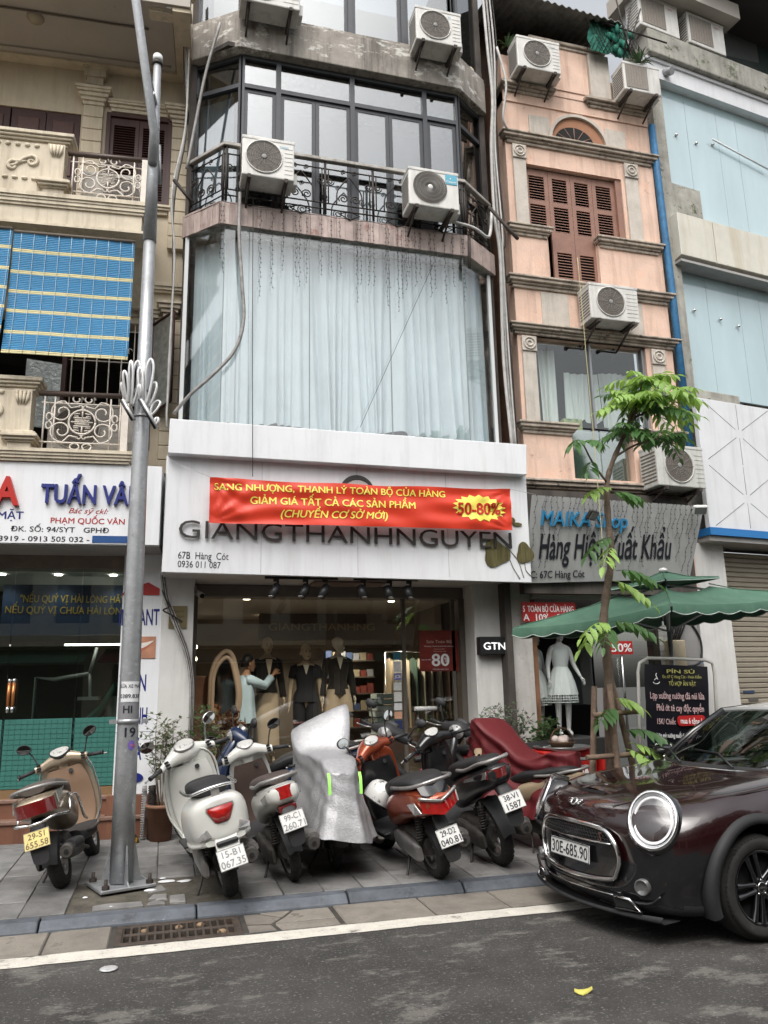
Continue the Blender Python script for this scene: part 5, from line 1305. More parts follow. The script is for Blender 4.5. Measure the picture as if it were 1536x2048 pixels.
# star panel
sp_ = RB().box(6.80, 12, 8.58, 8.66, 3.50, 5.31).build('star_panel', M_wpan, rb, .006, 1)
M_gl = mat('groove_grey', (0.12, 0.125, 0.14), 0.5)
def groove(*pts):
  RB().tube([(x, 8.579, z) for x, z in pts], .0035, 4).build('groove', M_gl, sp_)
for k, (cx, cz) in enumerate(((7.530, 8.580, 4.863)[::2], (7.527, 8.580, 3.937)[::2])):
  for (dx, dz) in ((-.62, .42), (-.62, -.42), (.62, .42), (.62, -.42), (0, .45), (0, -.45)):
    z1 = min(max(cz + dz * 1.0, 3.53), 5.29)
    groove((cx + dx * .10, cz + dz * .14), (cx + dx, z1))
RB().box(6.78, 12, 8.56, 8.9, 3.40, 3.498).build('blue_strip', mat('blue_strip', (0.02, 0.16, 0.42), 0.4), rb)
RB().box(6.80, 12, 8.60, 9.2, 3.33, 3.399).build('underside', M_soff, rb)
# steel struts on the glass
for (a, b) in (((8.0, 9.85), (9.2, 9.62)), ):
  RB().tube([(a[0], 8.80, a[1]), (b[0], 8.80, b[1])], .014, 6).build('strut', M_wpan, rb)
for (x, z) in ((7.3, 9.75), (7.7, 9.72), (8.05, 9.8), (7.25, 6.8), (7.75, 6.75), (8.1, 6.7)):
  RB().ball((x, 8.84, z), .024, 8, 6).build('fixing_stud', MATS['steel_bright'], rb)
# satellite-dish-like round lamp behind lower glass edge, wall lamp on fascia
tag(RB().tube([(7.08, 8.74, 10.70), (7.10, 8.60, 10.64)], .06, 12).build('wall_spot', mat('grey_spot', (0.3, 0.3, 0.31), 0.5)), 'grey cylinder lamp on the white fascia of the right building', 'lamp')
# roof store behind the ledge
RB().box(6.7, 9.6, 9.0, 9.1, 11.3, 12.6).build('penthouse_wall', M_wpan, rb)
RB().box(6.5, 8.5, 8.4, 9.2, 11.92, 12.2).build('penthouse_slab', mat('pale_slab', (0.4, 0.37, 0.33), 0.8), rb)
RB().box(8.35, 16, 9.0, 9.05, 11.2, 12.6).build('green_sheet_wall', mat('dark_green_sheet', (0.03, 0.05, 0.045), 0.7), rb)
RB().box(7.5, 16, 8.0, 9.6, 12.35, 12.45).build('tin_roof', mat('tin_roof', (0.04, 0.035, 0.035), 0.8), rb)
RB().box(8.55, 9.35, 8.9, 8.99, 11.2, 11.62).build('roof_window', M_alum, rb)
aircon(MR @ Vector((6.60, 8.62, 11.33)), AR, 'white air conditioner with flat grille on the right roof ledge, the left of two', .78, .58, .3, 'square', logo=('CASPER', 'a03030', .1), brackets=False)
aircon(MR @ Vector((7.55, 8.60, 11.33)), AR, 'white air conditioner with flat grille on the right roof ledge, the right of two', .78, .56, .3, 'square', logo=('CASPER', 'a03030', .1), brackets=False)
# ground floor: white wall and roller shutter
RB().box(6.66, 7.22, 8.80, 9.1, .1, 3.33).build('ground_wall', M_whp, rb)
RB().box(7.22, 12, 9.3, 9.4, .1, 3.33).build('ground_back', M_dark, rb)
M_roll = mat('beige_shutter', (0.30, 0.265, 0.21), 0.55, 0.2, var=0.08, scale=3, rand=0.06)
for k in range(46):
  z = .14 + k * .068
  RB().prism([(9.00, z), (8.985, z + .012), (8.985, z + .052), (9.00, z + .066), (9.01, z + .066), (9.01, z)], 'x', 7.30, 9.0).build('shutter_slat', M_roll, rb)
RB().box(7.22, 7.30, 8.90, 9.05, .1, 3.33).build('shutter_guide', M_roll, rb)
RB().box(9.0, 9.12, 8.85, 9.05, .1, 3.33).build('shutter_guide', M_roll, rb)
RB().box(9.13, 11, 8.85, 8.95, .1, 3.33).build('brown_panel', mat('brown_board', (0.17, 0.09, 0.055), 0.6, var=0.15, scale=5), rb)
a = (7.580, 8.980, 1.382)
stk = RB().box(a[0] - .1, a[0] + .1, 8.978, 8.984, a[2] - .015, a[2] + .02).build('shutter_sticker', mat('sticker_navy', (0.03, 0.05, 0.1), 0.5), rb)
RB().box(a[0] - .02, a[0] + .15, 8.976, 8.984, a[2] - .12, a[2] - .08).build('shutter_lock', mat('lock_grey', (0.1, 0.09, 0.08), 0.5), rb)
# meter box and cables on the white wall
mbx = thing('meter_box', 'beige electric meter box with cables behind the menu board', 'meter box', tuple(MR @ Vector((6.95, 8.7, 1.8))), AR)
c = (6.137, 8.700, 1.871)
RB().box(c[0] - .12, c[0] + .12, 8.66, 8.799, c[2] - .17, c[2] + .17).build('box', mat('meter_beige', (0.36, 0.31, 0.22), 0.6, spots=('57503f', 0.7, 18, 0.55)), mbx, .01, 1)
q = RB()
for k in range(6): q.tube(catmull([(c[0] - .08 + k * .03, 8.72, c[2] + .17), (c[0] - .1 + k * .05, 8.66, c[2] + .4), (c[0] - .25 + k * .1, 8.7, c[2] + .7)], 5), .012, 5)
q.tube(catmull([(c[0] + .1, 8.72, c[2] - .16), (c[0] + .32, 8.66, c[2] - .1), (c[0] + .38, 8.68, c[2] + .2), (c[0] + .2, 8.72, c[2] + .5)], 8), .015, 6)
q.tube([(c[0] - .02, 8.74, c[2] - .17), (c[0] - .02, 8.74, c[2] - 1.2)], .05, 8)
q.build('cables', M_blk, mbx)
pl = (6.424, 8.790, 1.787)
nst = tag(RB().box(pl[0] - .18, pl[0] + .2, 8.79, 8.799, pl[2] - .035, pl[2] + .035).build('blue_notice', mat('notice_blue', (0.05, 0.2, 0.42), 0.5)), 'thin blue and white notice on the wall below the meter box', 'notice')

# ------------------------------------------------------------------ figures: one skinned body each, clothing as children
def skin_mesh(J, E, root):
  """J: name -> (x, y, z, rx, ry); E: edges between names; returns the grown surface"""
  names = list(J); me = bpy.data.meshes.new('sk')
  me.from_pydata([J[n][:3] for n in names], [(names.index(a), names.index(b)) for a, b in E], [])
  ob = bpy.data.objects.new('sk', me); col.objects.link(ob)
  ob.modifiers.new('s', 'SKIN'); sv = me.skin_vertices[0].data
  for i, n in enumerate(names): sv[i].radius = J[n][3:5]; sv[i].use_root = (n == root)
  md = ob.modifiers.new('d', 'SUBSURF'); md.levels = 1; md.render_levels = 1
  dg = bpy.context.evaluated_depsgraph_get(); ev = ob.evaluated_get(dg); m2 = ev.to_mesh()
  vs = [v.co.copy() for v in m2.vertices]; fs = [tuple(p.vertices) for p in m2.polygons]
  ev.to_mesh_clear(); bpy.data.objects.remove(ob); bpy.data.meshes.remove(me)
  return vs, fs
def head(mb, c, yaw=0.0, s=1.0, face=True):
  """head from chin to crown with brow, nose and jaw; faces -y before yaw"""
  R = Matrix.Rotation(yaw, 3, 'Z'); c = Vector(c)
  prof = [(0, .022, -.075, -.02), (.018, .04, -.088, .005), (.045, .056, -.094, .03), (.075, .066, -.096, .055), (.105, .072, -.094, .078), (.135, .075, -.095, .09), (.165, .074, -.09, .094), (.195, .066, -.074, .086), (.22, .046, -.045, .06), (.235, .015, -.01, .025)]
  rg = []
  for z, wd, f, b in prof:
    ring = []
    for k in range(16):
      a = 2 * pi * k / 16; x = wd * cos(a); y = (f + b) / 2 + (b - f) / 2 * sin(a)
      if face and .07 < z < .12 and abs(x) < .02 and sin(a) < 0: y -= .018 if z < .1 else .008
      if face and .11 < z < .14 and .02 < abs(x) < .05 and sin(a) < 0: y += .006
      ring.append(c + R @ (Vector((x, y, z)) * s))
    rg.append(ring)
  mb.rings(rg)
  for sx in (-1, 1): mb.ball(c + R @ (Vector((sx * .076, .005, .10)) * s), (.012 * s, .018 * s, .03 * s), 8, 6)
def facebits(parent, c, yaw, s, lip='7a2f2c'):
  R = Matrix.Rotation(yaw, 3, 'Z'); c = Vector(c)
  q = MB()
  for sx in (-1, 1): q.ball(c + R @ (Vector((sx * .03, -.088, .118)) * s), (.014 * s, .006 * s, .006 * s), 8, 5); q.ball(c + R @ (Vector((sx * .03, -.09, .138)) * s), (.018 * s, .005 * s, .003 * s), 8, 4)
  q.build('eyes', mat('eye_dark', (0.03, 0.02, 0.015), 0.4), parent)
  MB().ball(c + R @ (Vector((0, -.094, .048)) * s), (.02 * s, .007 * s, .007 * s), 8, 5).build('mouth', mat('lips_' + lip, lip, 0.5), parent)
def hand(mb, w, d, up, s=1.0, curl=.3):
  """palm and five fingers from wrist w along d; up is the thumb side"""
  w, d, up = Vector(w), Vector(d).normalized(), Vector(up); up = (up - d * up.dot(d)).normalized(); n = d.cross(up)
  mb.rings([[w + d * t * s + (up * cos(a) * wd + n * sin(a) * th) * s for a in [k * pi / 4 for k in range(8)]] for t, wd, th in ((-.01, .022, .018), (.03, .032, .016), (.07, .038, .014), (.085, .034, .011))])
  for k, L_ in enumerate((.062, .072, .068, .052)):
    b = w + (d * .08 + up * (.028 - .018 * k)) * s
    mb.tube([b, b + (d * .5 + n * curl * .25) * L_ * s, b + (d * .8 + n * curl * .7) * L_ * s], [.0085 * s, .008 * s, .006 * s], 6)
  b = w + (d * .03 + up * .03) * s; mb.tube([b, b + (d * .025 + up * .022) * s, b + (d * .055 + up * .028 + n * curl * .02) * s], [.011 * s, .009 * s, .007 * s], 6)
STAND = dict(pelvis=(0, 0, .95, .14, .11), waist=(0, .0, 1.10, .11, .085), chest=(0, .0, 1.30, .145, .1), collar=(0, .01, 1.43, .09, .07), neck=(0, .01, 1.49, .05, .05), nape=(0, .005, 1.56, .048, .05),
             lsh=(.16, .01, 1.40, .06, .06), lel=(.215, .03, 1.13, .042, .042), lwr=(.235, -.03, .90, .026, .026), rsh=(-.16, .01, 1.40, .06, .06), rel=(-.215, .03, 1.13, .042, .042), rwr=(-.235, -.03, .90, .026, .026),
             lhp=(.085, 0, .90, .095, .095), lkn=(.09, -.015, .50, .058, .058), lan=(.085, .02, .09, .036, .036), lto=(.09, -.1, .03, .035, .022), rhp=(-.085, 0, .90, .095, .095), rkn=(-.09, -.015, .50, .058, .058), ran=(-.085, .02, .09, .036, .036), rto=(-.09, -.1, .03, .035, .022))
EDG = [('pelvis', 'waist'), ('waist', 'chest'), ('chest', 'collar'), ('collar', 'neck'), ('neck', 'nape'), ('collar', 'lsh'), ('lsh', 'lel'), ('lel', 'lwr'), ('collar', 'rsh'), ('rsh', 'rel'), ('rel', 'rwr'),
       ('pelvis', 'lhp'), ('lhp', 'lkn'), ('lkn', 'lan'), ('lan', 'lto'), ('pelvis', 'rhp'), ('rhp', 'rkn'), ('rkn', 'ran'), ('ran', 'rto')]
def figure(name, label, cat, skin, pose={}, head_yaw=0.0, hands=True, group=None, lip='7a2f2c', curl=.3):
  J = dict(STAND); J.update(pose)
  t = thing(name, label, cat, group=group)
  vs, fs = skin_mesh(J, EDG, 'pelvis')
  mb = MB(); mb.add(vs, fs, True)
  hc = Vector(J['nape'][:3]) + Vector((0, -.012, -.04)); head(mb, hc, head_yaw)
  if hands:
    for s in 'lr':
      w, e = Vector(J[s + 'wr'][:3]), Vector(J[s + 'el'][:3]); hand(mb, w, w - e, (0, -1, .2), curl=curl)
  b = mb.build('body', skin, t); facebits(b, hc, head_yaw, 1.0, lip)
  t['J'] = 0; del t['J']
  return t, J, b
def rings_cloth(name, m, parent, secs, n=28, fold=0.0, nf=9, seed=0, thick=True):
  """garment as a lofted sleeve of ellipses (cx, cy, z, rx, ry), folds growing downwards"""
  rg = []
  for i, (cx, cy, z, rx, ry) in enumerate(secs):
    f = fold * i / max(1, len(secs) - 1)
    rg.append([(cx + rx * cos(a) * (1 + f * sin(nf * a + seed)), cy + ry * sin(a) * (1 + f * sin(nf * a + seed)), z + .004 * sin(nf * a) * (i > 0)) for a in [2 * pi * k / n for k in range(n)]])
  q = MB(); q.rings(rg, cap=False); return q.build(name, m, parent)
def sleeve(parent, m, J, s, to=1.0, r=(.068, .056, .05)):
  a, e, w = (Vector(J[s + k][:3]) for k in ('sh', 'el', 'wr'))
  c = Vector(J['collar'][:3]); pts = [a + (c - a) * .25, a, a + (e - a) * .5, e]; rad = [r[0] * .9, r[0], r[1], r[1] * .95]
  if to > .5: pts += [e + (w - e) * .5, e + (w - e) * to]; rad += [r[2], r[2]]
  else: pts = pts[:2] + [a + (e - a) * to * 1.3]; rad = [r[0] * .9, r[0], r[0]]
  MB().tube(pts, rad, 12).build('sleeve', m, parent)
def place(t, loc, rz=0, s=1.0):
  t.location = loc; t.rotation_euler = (0, 0, rz); t.scale = (s, s, s)

# ---- inside the fashion shop
M_room2 = mat('shop_wall_brown', (0.14, 0.12, 0.10), 0.8, var=0.1, scale=2)
MB().box(.1, 3.9, 13.6, 13.7, .2, 2.9).box(.05, .1, 9.4, 13.6, .2, 2.9).box(3.9, 3.95, 9.5, 13.6, .2, 2.9).build('shop_room_wall', M_room2, shop)
MB().box(.1, 3.9, 9.4, 13.6, .25, .30).build('shop_floor', mat('shop_floor', (0.16, 0.13, 0.11), 0.35), shop)
MB().box(.1, 3.9, 9.5, 13.6, 2.72, 2.799).build('shop_ceiling', mat('shop_ceiling', (0.35, 0.33, 0.3), 0.8), shop)
MB().box(1.2, 2.75, 11.2, 11.9, .301, .53).build('display_podium', mat('podium', (0.22, 0.2, 0.18), 0.5), shop, .01, 1)
for k, (x, y) in enumerate(((1.0, 10.4), (2.0, 10.3), (3.0, 10.5), (1.5, 12.6), (2.7, 12.6))):
  t = thing('ceiling_spot', 'small lit ceiling spot inside the fashion shop, ' + ('front left', 'front middle', 'front right', 'rear left', 'rear right')[k], 'lamp', (x, y, 2.7), group='ceiling spots in the shop')
  MB().lathe([(.001, 0), (.04, 0), (.045, -.02), (.001, -.02)], (x, y, 2.72), n=14).build('lens', mat('warm_lens', (1.0, 0.86, 0.65), 0.5, emit=10), t)
  ld = bpy.data.lights.new('ceiling_spot_light', 'SPOT'); ld.energy = 100; ld.spot_size = radians(120); ld.spot_blend = .8; ld.color = (1, .85, .66); ld.shadow_soft_size = .05
  lo = bpy.data.objects.new('spot_light', ld); col.objects.link(lo); lo.location = (x, y, 2.69); adopt(lo, t)

M_manq = mat('mannequin_skin', (0.52, 0.45, 0.36), 0.4); M_manw = mat('mannequin_white', (0.6, 0.6, 0.58), 0.35)
M_blkc = mat('black_cloth', (0.012, 0.012, 0.015), 0.85, sheen=0.2); M_beige = mat('beige_cloth', (0.42, 0.36, 0.29), 0.85, sheen=0.2, bump=0.15, bscale=60)
M_navy = mat('navy_cloth', (0.015, 0.018, 0.028), 0.85); M_pblue = mat('light_blue_shirt', (0.40, 0.55, 0.70), 0.8, var=0.06, scale=10, bump=0.3, bscale=12)
GM = 'mannequins in the shop window'
def top_cloth(b, m, J, z0=.98, flare=1.0, dz=0.0):
  rings_cloth('top', m, b, [(0, .01, 1.455, .085, .075), (0, .01, 1.42, .17, .10), (0, 0, 1.33, .172, .125), (0, 0, 1.22, .145, .115), (0, 0, 1.10, .128, .105), (0, 0, 1.02, .15 * flare, .125 * flare), (0, 0, z0, .165 * flare, .135 * flare)], fold=.03, nf=7)
t1, J, b = figure('mannequin', 'bald mannequin in black jacket and long beige skirt behind the shop glass', 'mannequin', M_manq, group=GM)
top_cloth(b, M_blkc, J, .97); [sleeve(b, M_blkc, J, s, .95) for s in 'lr']
rings_cloth('skirt', M_beige, b, [(0, 0, 1.06, .13, .11), (0, 0, .92, .17, .14), (0, 0, .6, .18, .15), (0, 0, .2, .19, .16)], fold=.04, nf=8)
MB().poly([(-.05, -.118, 1.44), (.05, -.118, 1.44), (.005, -.135, 1.2), (-.005, -.135, 1.2)], (0, -.006, 0)).build('neck_scarf', mat('cream_silk', (0.55, 0.5, 0.42), 0.5), b)
place(t1, (1.42, 11.55, .53), .1, 1.0)
t2, J, b = figure('mannequin', 'bald mannequin in dark short sleeved peplum top and navy trousers', 'mannequin', M_manq, head_yaw=.35, group=GM)
top_cloth(b, M_navy, J, .92, 1.15); [sleeve(b, M_navy, J, s, .4) for s in 'lr']
for s in (-1, 1): rings_cloth('trouser_leg', M_navy, b, [(s * .07, 0, 1.02, .09, .11), (s * .085, 0, .88, .105, .115), (s * .09, 0, .5, .085, .09), (s * .09, .01, .1, .085, .09)], n=18)
MB().poly([(-.045, -.115, 1.45), (.045, -.115, 1.45), (0, -.13, 1.3)], (0, -.008, 0)).build('collar', mat('white_collar', (0.6, 0.6, 0.58), 0.7), b)
place(t2, (1.98, 11.55, .45), -.1, .99)
t3, J, b = figure('mannequin', 'pale mannequin looking right in open black shirt and beige shorts', 'mannequin', M_manw, head_yaw=1.25, group=GM)
top_cloth(b, M_blkc, J, .93, 1.05); [sleeve(b, M_blkc, J, s, .95) for s in 'lr']
for s in (-1, 1): rings_cloth('short_leg', M_beige, b, [(s * .07, 0, 1.0, .095, .115), (s * .09, 0, .86, .115, .125), (s * .1, 0, .68, .125, .13)], n=18)
MB().poly([(-.05, -.122, 1.46), (.05, -.122, 1.46), (.0, -.135, 1.28)], (0, -.008, 0)).build('neckline', M_manw, b)
place(t3, (2.46, 11.55, .53), .05, 1.0)
# the shop assistant dressing the first mannequin, arms raised, seen from behind
M_skin = mat('skin', (0.42, 0.25, 0.17), 0.55, sub=0.1); M_hair = mat('black_hair', (0.012, 0.010, 0.009), 0.45)
pose = dict(lsh=(.15, -.02, 1.38, .06, .06), lel=(.23, -.22, 1.33, .042, .042), lwr=(.25, -.38, 1.50, .027, .027), rsh=(-.15, -.02, 1.38, .06, .06), rel=(-.12, -.26, 1.30, .042, .042), rwr=(-.04, -.42, 1.46, .027, .027), chest=(0, -.02, 1.28, .14, .1), collar=(0, -.02, 1.41, .09, .07), neck=(0, -.03, 1.47, .05, .05), nape=(0, -.045, 1.535, .048, .05))
tp, J, b = figure('person', 'person in light blue shirt and black trousers arranging a mannequin in the shop window', 'person', M_skin, pose, head_yaw=0.1, curl=.9)
rings_cloth('shirt', M_pblue, b, [(0, -.01, 1.445, .08, .07), (0, -.01, 1.405, .17, .10), (0, -.01, 1.30, .185, .13), (0, 0, 1.12, .175, .14), (0, 0, .95, .19, .155), (0, .0, .80, .215, .17)], fold=.06, nf=6)
[sleeve(b, M_pblue, J, s, .7, (.075, .066, .056)) for s in 'lr']
for s in (-1, 1): rings_cloth('trouser_leg', M_blkc, b, [(s * .07, 0, 1.0, .1, .115), (s * .09, 0, .8, .115, .12), (s * .09, 0, .45, .09, .09), (s * .09, .01, .07, .08, .085)], n=18)
hc = Vector(J['nape'][:3]) + Vector((0, -.012, -.04))
q = MB()
rg = []
for z, r, yo in ((.06, .03, .085), (.09, .078, .03), (.13, .084, .02), (.17, .083, .012), (.205, .07, .01), (.235, .045, .01), (.248, .01, .01)):
  rg.append([(hc.x + r * cos(a), hc.y + yo + r * 1.12 * sin(a) + (.012 if sin(a) < -.5 and z < .16 else 0), hc.z + z) for a in circ(16)])
q.rings(rg); q.tube([hc + Vector((0, .11, .15)), hc + Vector((0, .16, .12)), hc + Vector((.01, .17, .0)), hc + Vector((.01, .14, -.12)), hc + Vector((.0, .12, -.2))], [.028, .036, .034, .024, .006], 10); q.build('hair', M_hair, b)
place(tp, (1.08, 11.36, .30), radians(102), 1.0)

# wavy-framed mirror
mr = thing('standing_mirror', 'tall wavy pale pink framed mirror inside the shop beside the person', 'mirror', (.83, 11.2, .5))
def wav(a, r): return r * (1 + .07 * cos(6 * a))
M_mir = mat('mirror_glass', (0.5, 0.5, 0.5), 0.05, 1.0)
cx, cz = .80, 1.45
for r, dr, nm in ((1.0, .035, 'frame'), (.86, .03, 'frame')):
  MB().tube([(cx + .2 * r * cos(a) * (1 + .05 * cos(5 * a)), 11.2 - .02 * (r < 1), cz + .62 * r * sin(a) * (1 + .02 * cos(5 * a))) for a in circ(48)], dr, 8, closed=True).build('mirror_frame', mat('peach_frame', (0.34, 0.27, 0.22), 0.5), mr)
MB().prism([(cx + .17 * cos(a), cz + .54 * sin(a)) for a in circ(32)], 'y', 11.2, 11.21).build('mirror_glass', M_mir, mr)
MB().box(cx - .2, cx + .2, 11.1, 11.35, .301, .83).build('mirror_base', mat('peach_frame', (0.34, 0.27, 0.22), 0.5), mr)
# brown garment cover and shelving at the left, warm shelf lamps
tag(MB().box(.12, .62, 11.3, 11.8, .301, 1.75).build('wardrobe', mat('brown_wardrobe', (0.11, 0.055, 0.035), 0.6, var=0.15, scale=4), None, .02, 2), 'brown wardrobe at the left inside the fashion shop', 'wardrobe')
for k, z in enumerate((2.02, 2.2)):
  tag(MB().ball((.42, 12.4, z), .045, 10, 8).build('globe_lamp', mat('warm_globe', (1, .85, .6), 0.5, emit=12)), 'small lit globe lamp at the left inside the shop, the %s of two' % ('lower', 'upper')[k], 'lamp', 'globe lamps')
# letters on the rear wall
rl = thing('wall_letters', 'gold raised letters on the rear wall of the fashion shop', 'lettering', (2.9, 12.5, 2.4))
letters('GIANGTHANHNG', mat('wall_gold', (0.35, 0.27, 0.14), 0.4, 0.5), rl, (1.55, 12.48, 2.455), 1.72, .11, 0, .01)
MB().box(1.4, 3.4, 12.5, 12.55, 2.3, 2.72).build('letter_board', M_room2, rl)
# shelves with bright parcels at the back
M_pc = [mat('parcel_%d' % i, c, 0.7) for i, c in enumerate(((0.35, 0.36, 0.4), (0.25, 0.06, 0.05), (0.08, 0.12, 0.25), (0.4, 0.35, 0.25)))]
sh = thing('goods_shelf', 'rear shelf packed with folded clothes inside the shop', 'shelf', (3.0, 13.2, .3))
for r in range(5):
  z = .9 + r * .27; MB().box(2.55, 3.4, 13.0, 13.3, z, z + .02).build('shelf_board', M_room2, sh)
  for c in range(7): MB().box(2.57 + c * .118, 2.57 + c * .118 + .1, 13.02, 13.25, z + .021, z + .12 + .06 * random.random()).build('folded_cloth', random.choice(M_pc), sh)
# clothes rail with hanging garments
rk = thing('clothes_rail', 'steel clothes rail inside the shop door', 'rail', (3.4, 10.7, .3))
MB().tube([(2.95, 10.7, 2.02), (3.85, 10.7, 2.02)], .014, 8).tube([(2.95, 10.7, .3), (2.95, 10.7, 2.02)], .014, 8).build('rail', MATS['steel_bright'], rk)
gcol = [('sand', (0.36, 0.28, 0.19)), ('grey', (0.2, 0.2, 0.2)), ('beige', (0.42, 0.36, 0.27)), ('dark green', (0.02, 0.06, 0.04)), ('cream', (0.42, 0.38, 0.31)), ('taupe', (0.26, 0.22, 0.18)), ('ivory', (0.45, 0.42, 0.37)), ('brown', (0.14, 0.09, 0.06))]
for k, (nm, c) in enumerate(gcol):
  x = 3.0 + k * .115; m = mat('garment_' + nm.replace(' ', '_'), c, 0.85, sheen=0.2)
  t = thing('hanging_garment', nm + ' garment hanging on the rail inside the shop door', 'garment', (x, 10.7, 1.1), group='garments on the rail')
  rings_cloth('cloth', m, t, [(x, 10.7, 1.93, .02, .08), (x, 10.7, 1.88, .035, .2), (x, 10.7, 1.6, .05, .2), (x, 10.7, 1.2 - .1 * (k % 3), .06, .22)], fold=.12, nf=5, seed=k)
  MB().tube([(x, 10.7, 2.03), (x, 10.7, 1.93)], .004, 4).tube([(x, 10.55, 1.90), (x, 10.7, 1.95), (x, 10.85, 1.90)], .008, 5).build('hanger', M_wi, t)
# folded stack near the glass
for k in range(7):
  q = MB(); z = .95 + k * .075; rg = [[(2.82 + sx * .19 * (1 + .06 * sin(k * 3 + sx)), 10.2 + sy * .16, z + dz) for sx, sy in ((-1, -1), (1, -1), (1, 1), (-1, 1))] for dz in (0, .06)]
  q.rings(rg, smooth=False); tag(q.build('folded_stack', mat('pale_green_cloth_%d' % (k % 3), ((0.33, 0.39, 0.37), (0.38, 0.42, 0.41), (0.27, 0.33, 0.32))[k % 3], 0.8), None, .02, 2), 'folded pale grey green cloth in the pile by the shop door, ' + ('lowest', 'second from the bottom', 'third from the bottom', 'middle one', 'third from the top', 'second from the top', 'topmost')[k], 'cloth', 'folded cloths by the door')
tag(MB().box(2.6, 3.05, 10.0, 10.4, .301, .945).build('low_cabinet', M_room2, None, .01, 1), 'low brown cabinet under the pile of folded cloths', 'cabinet')
# sticker column on the glass
sc_ = thing('sticker_column', 'column of payment and notice stickers on the shop glass', 'sticker', (2.72, 9.28, 1.1))
for k, (z0, z1, c) in enumerate(((1.86, 1.96, (0.02, 0.12, 0.16)), (1.72, 1.85, (0.55, 0.55, 0.55)), (1.62, 1.71, (0.12, 0.12, 0.3)), (1.50, 1.60, (0.5, 0.52, 0.5)), (1.37, 1.49, (0.55, 0.55, 0.52)), (1.27, 1.36, (0.6, 0.6, 0.6)), (1.17, 1.26, (0.55, 0.3, 0.2)), (1.05, 1.16, (0.02, 0.03, 0.1)))):
  MB().box(2.66, 2.755, 9.276, 9.279, z0, z1 - .008).build('sticker', mat('sticker_%d' % k, c, 0.5, var=0.15, scale=40), sc_)
text('sticker_print', 'JCB', MATS['print_white'], sc_, (2.67, 9.273, 1.645), w=.075, h=.035, bold=.02)
# red sale poster on the door
ps = thing('door_poster', 'dark red sale poster with large white 80 on the shop door', 'poster', (3.2, 9.27, 1.7))
a, b_ = (2.992, 9.270, 1.718), (3.518, 9.270, 2.212)
x0, x1, z0, z1 = a[0], b_[0], a[2], b_[2]
MB().box(x0, x1, 9.270, 9.276, z0, z1).build('sheet', mat('poster_red', (0.17, 0.022, 0.016), 0.4, var=0.35, scale=5, stretch=(1, 1, 2)), ps)
def pt(s, u0, u1, v, h, bold=.005, m='print_white', shear=0): text3('lettering', s, MATS[m], ps, (x0 + (x1 - x0) * u0, 9.267, z0 + (z1 - z0) * v), (x0 + (x1 - x0) * u1, 9.267, z0 + (z1 - z0) * v), (x0 + (x1 - x0) * u0, 9.267, z0 + (z1 - z0) * (v + h)), bold, shear)
mat('poster_pale', (0.6, 0.42, 0.36), 0.5)
pt('Sale Toàn Bộ', .18, .8, .69, .07, .004, 'poster_pale'); pt('Nhượng, Thanh lý toàn bộ cửa hàng', .12, .86, .60, .025, .01); pt('Discount 50%', .36, .62, .53, .025, .004, 'poster_pale'); pt('Storewide sale', .34, .66, .475, .025, .004, 'poster_pale')
pt('80', .3, .72, .13, .29, .02); pt('%', .6, .7, .22, .11, .01); pt('Sale lên đến', .05, .28, .27, .025, .01); pt('Mời bạn ghé xem', .32, .7, .04, .022, .006)
# dried hydrangeas in a vase by the window
fl = thing('dried_bouquet', 'large bouquet of dried brown and cream hydrangeas behind the shop glass', 'bouquet', (.7, 9.65, .3))
rnd = random.Random(12); mats_ = [mat('dry_cream', (0.42, 0.33, 0.19), 0.9, var=0.3, scale=30), mat('dry_rust', (0.24, 0.09, 0.04), 0.9, var=0.3, scale=30), mat('dry_tan', (0.3, 0.2, 0.11), 0.9, var=0.3, scale=30)]
for k in range(11):
  c = Vector((.56 + rnd.uniform(0, .32), 9.66 + rnd.uniform(-.1, .12), 1.02 + rnd.uniform(0, .26))); q = MB(); R_ = rnd.uniform(.065, .095)
  for j in range(70):
    a, u = rnd.uniform(0, 2 * pi), rnd.uniform(-1, 1); d = Vector((cos(a) * sqrt(1 - u * u), sin(a) * sqrt(1 - u * u), u)); p = c + d * R_; t_ = d.orthogonal().normalized() * .02; w_ = d.cross(t_)
    q.add([p + t_, p + w_, p - t_ + d * .008, p - w_], [(0, 1, 2, 3)])
  q.build('flower_head', mats_[k % 3 if c.x < .75 else 1 + k % 2], fl)
MB().lathe([(.001, 0), (.09, 0), (.12, .2), (.1, .45), (.07, .62), (.08, .66), (.06, .64)], (.7, 9.66, .301), n=20).build('vase', mat('brown_vase', (0.12, 0.08, 0.06), 0.5), fl)
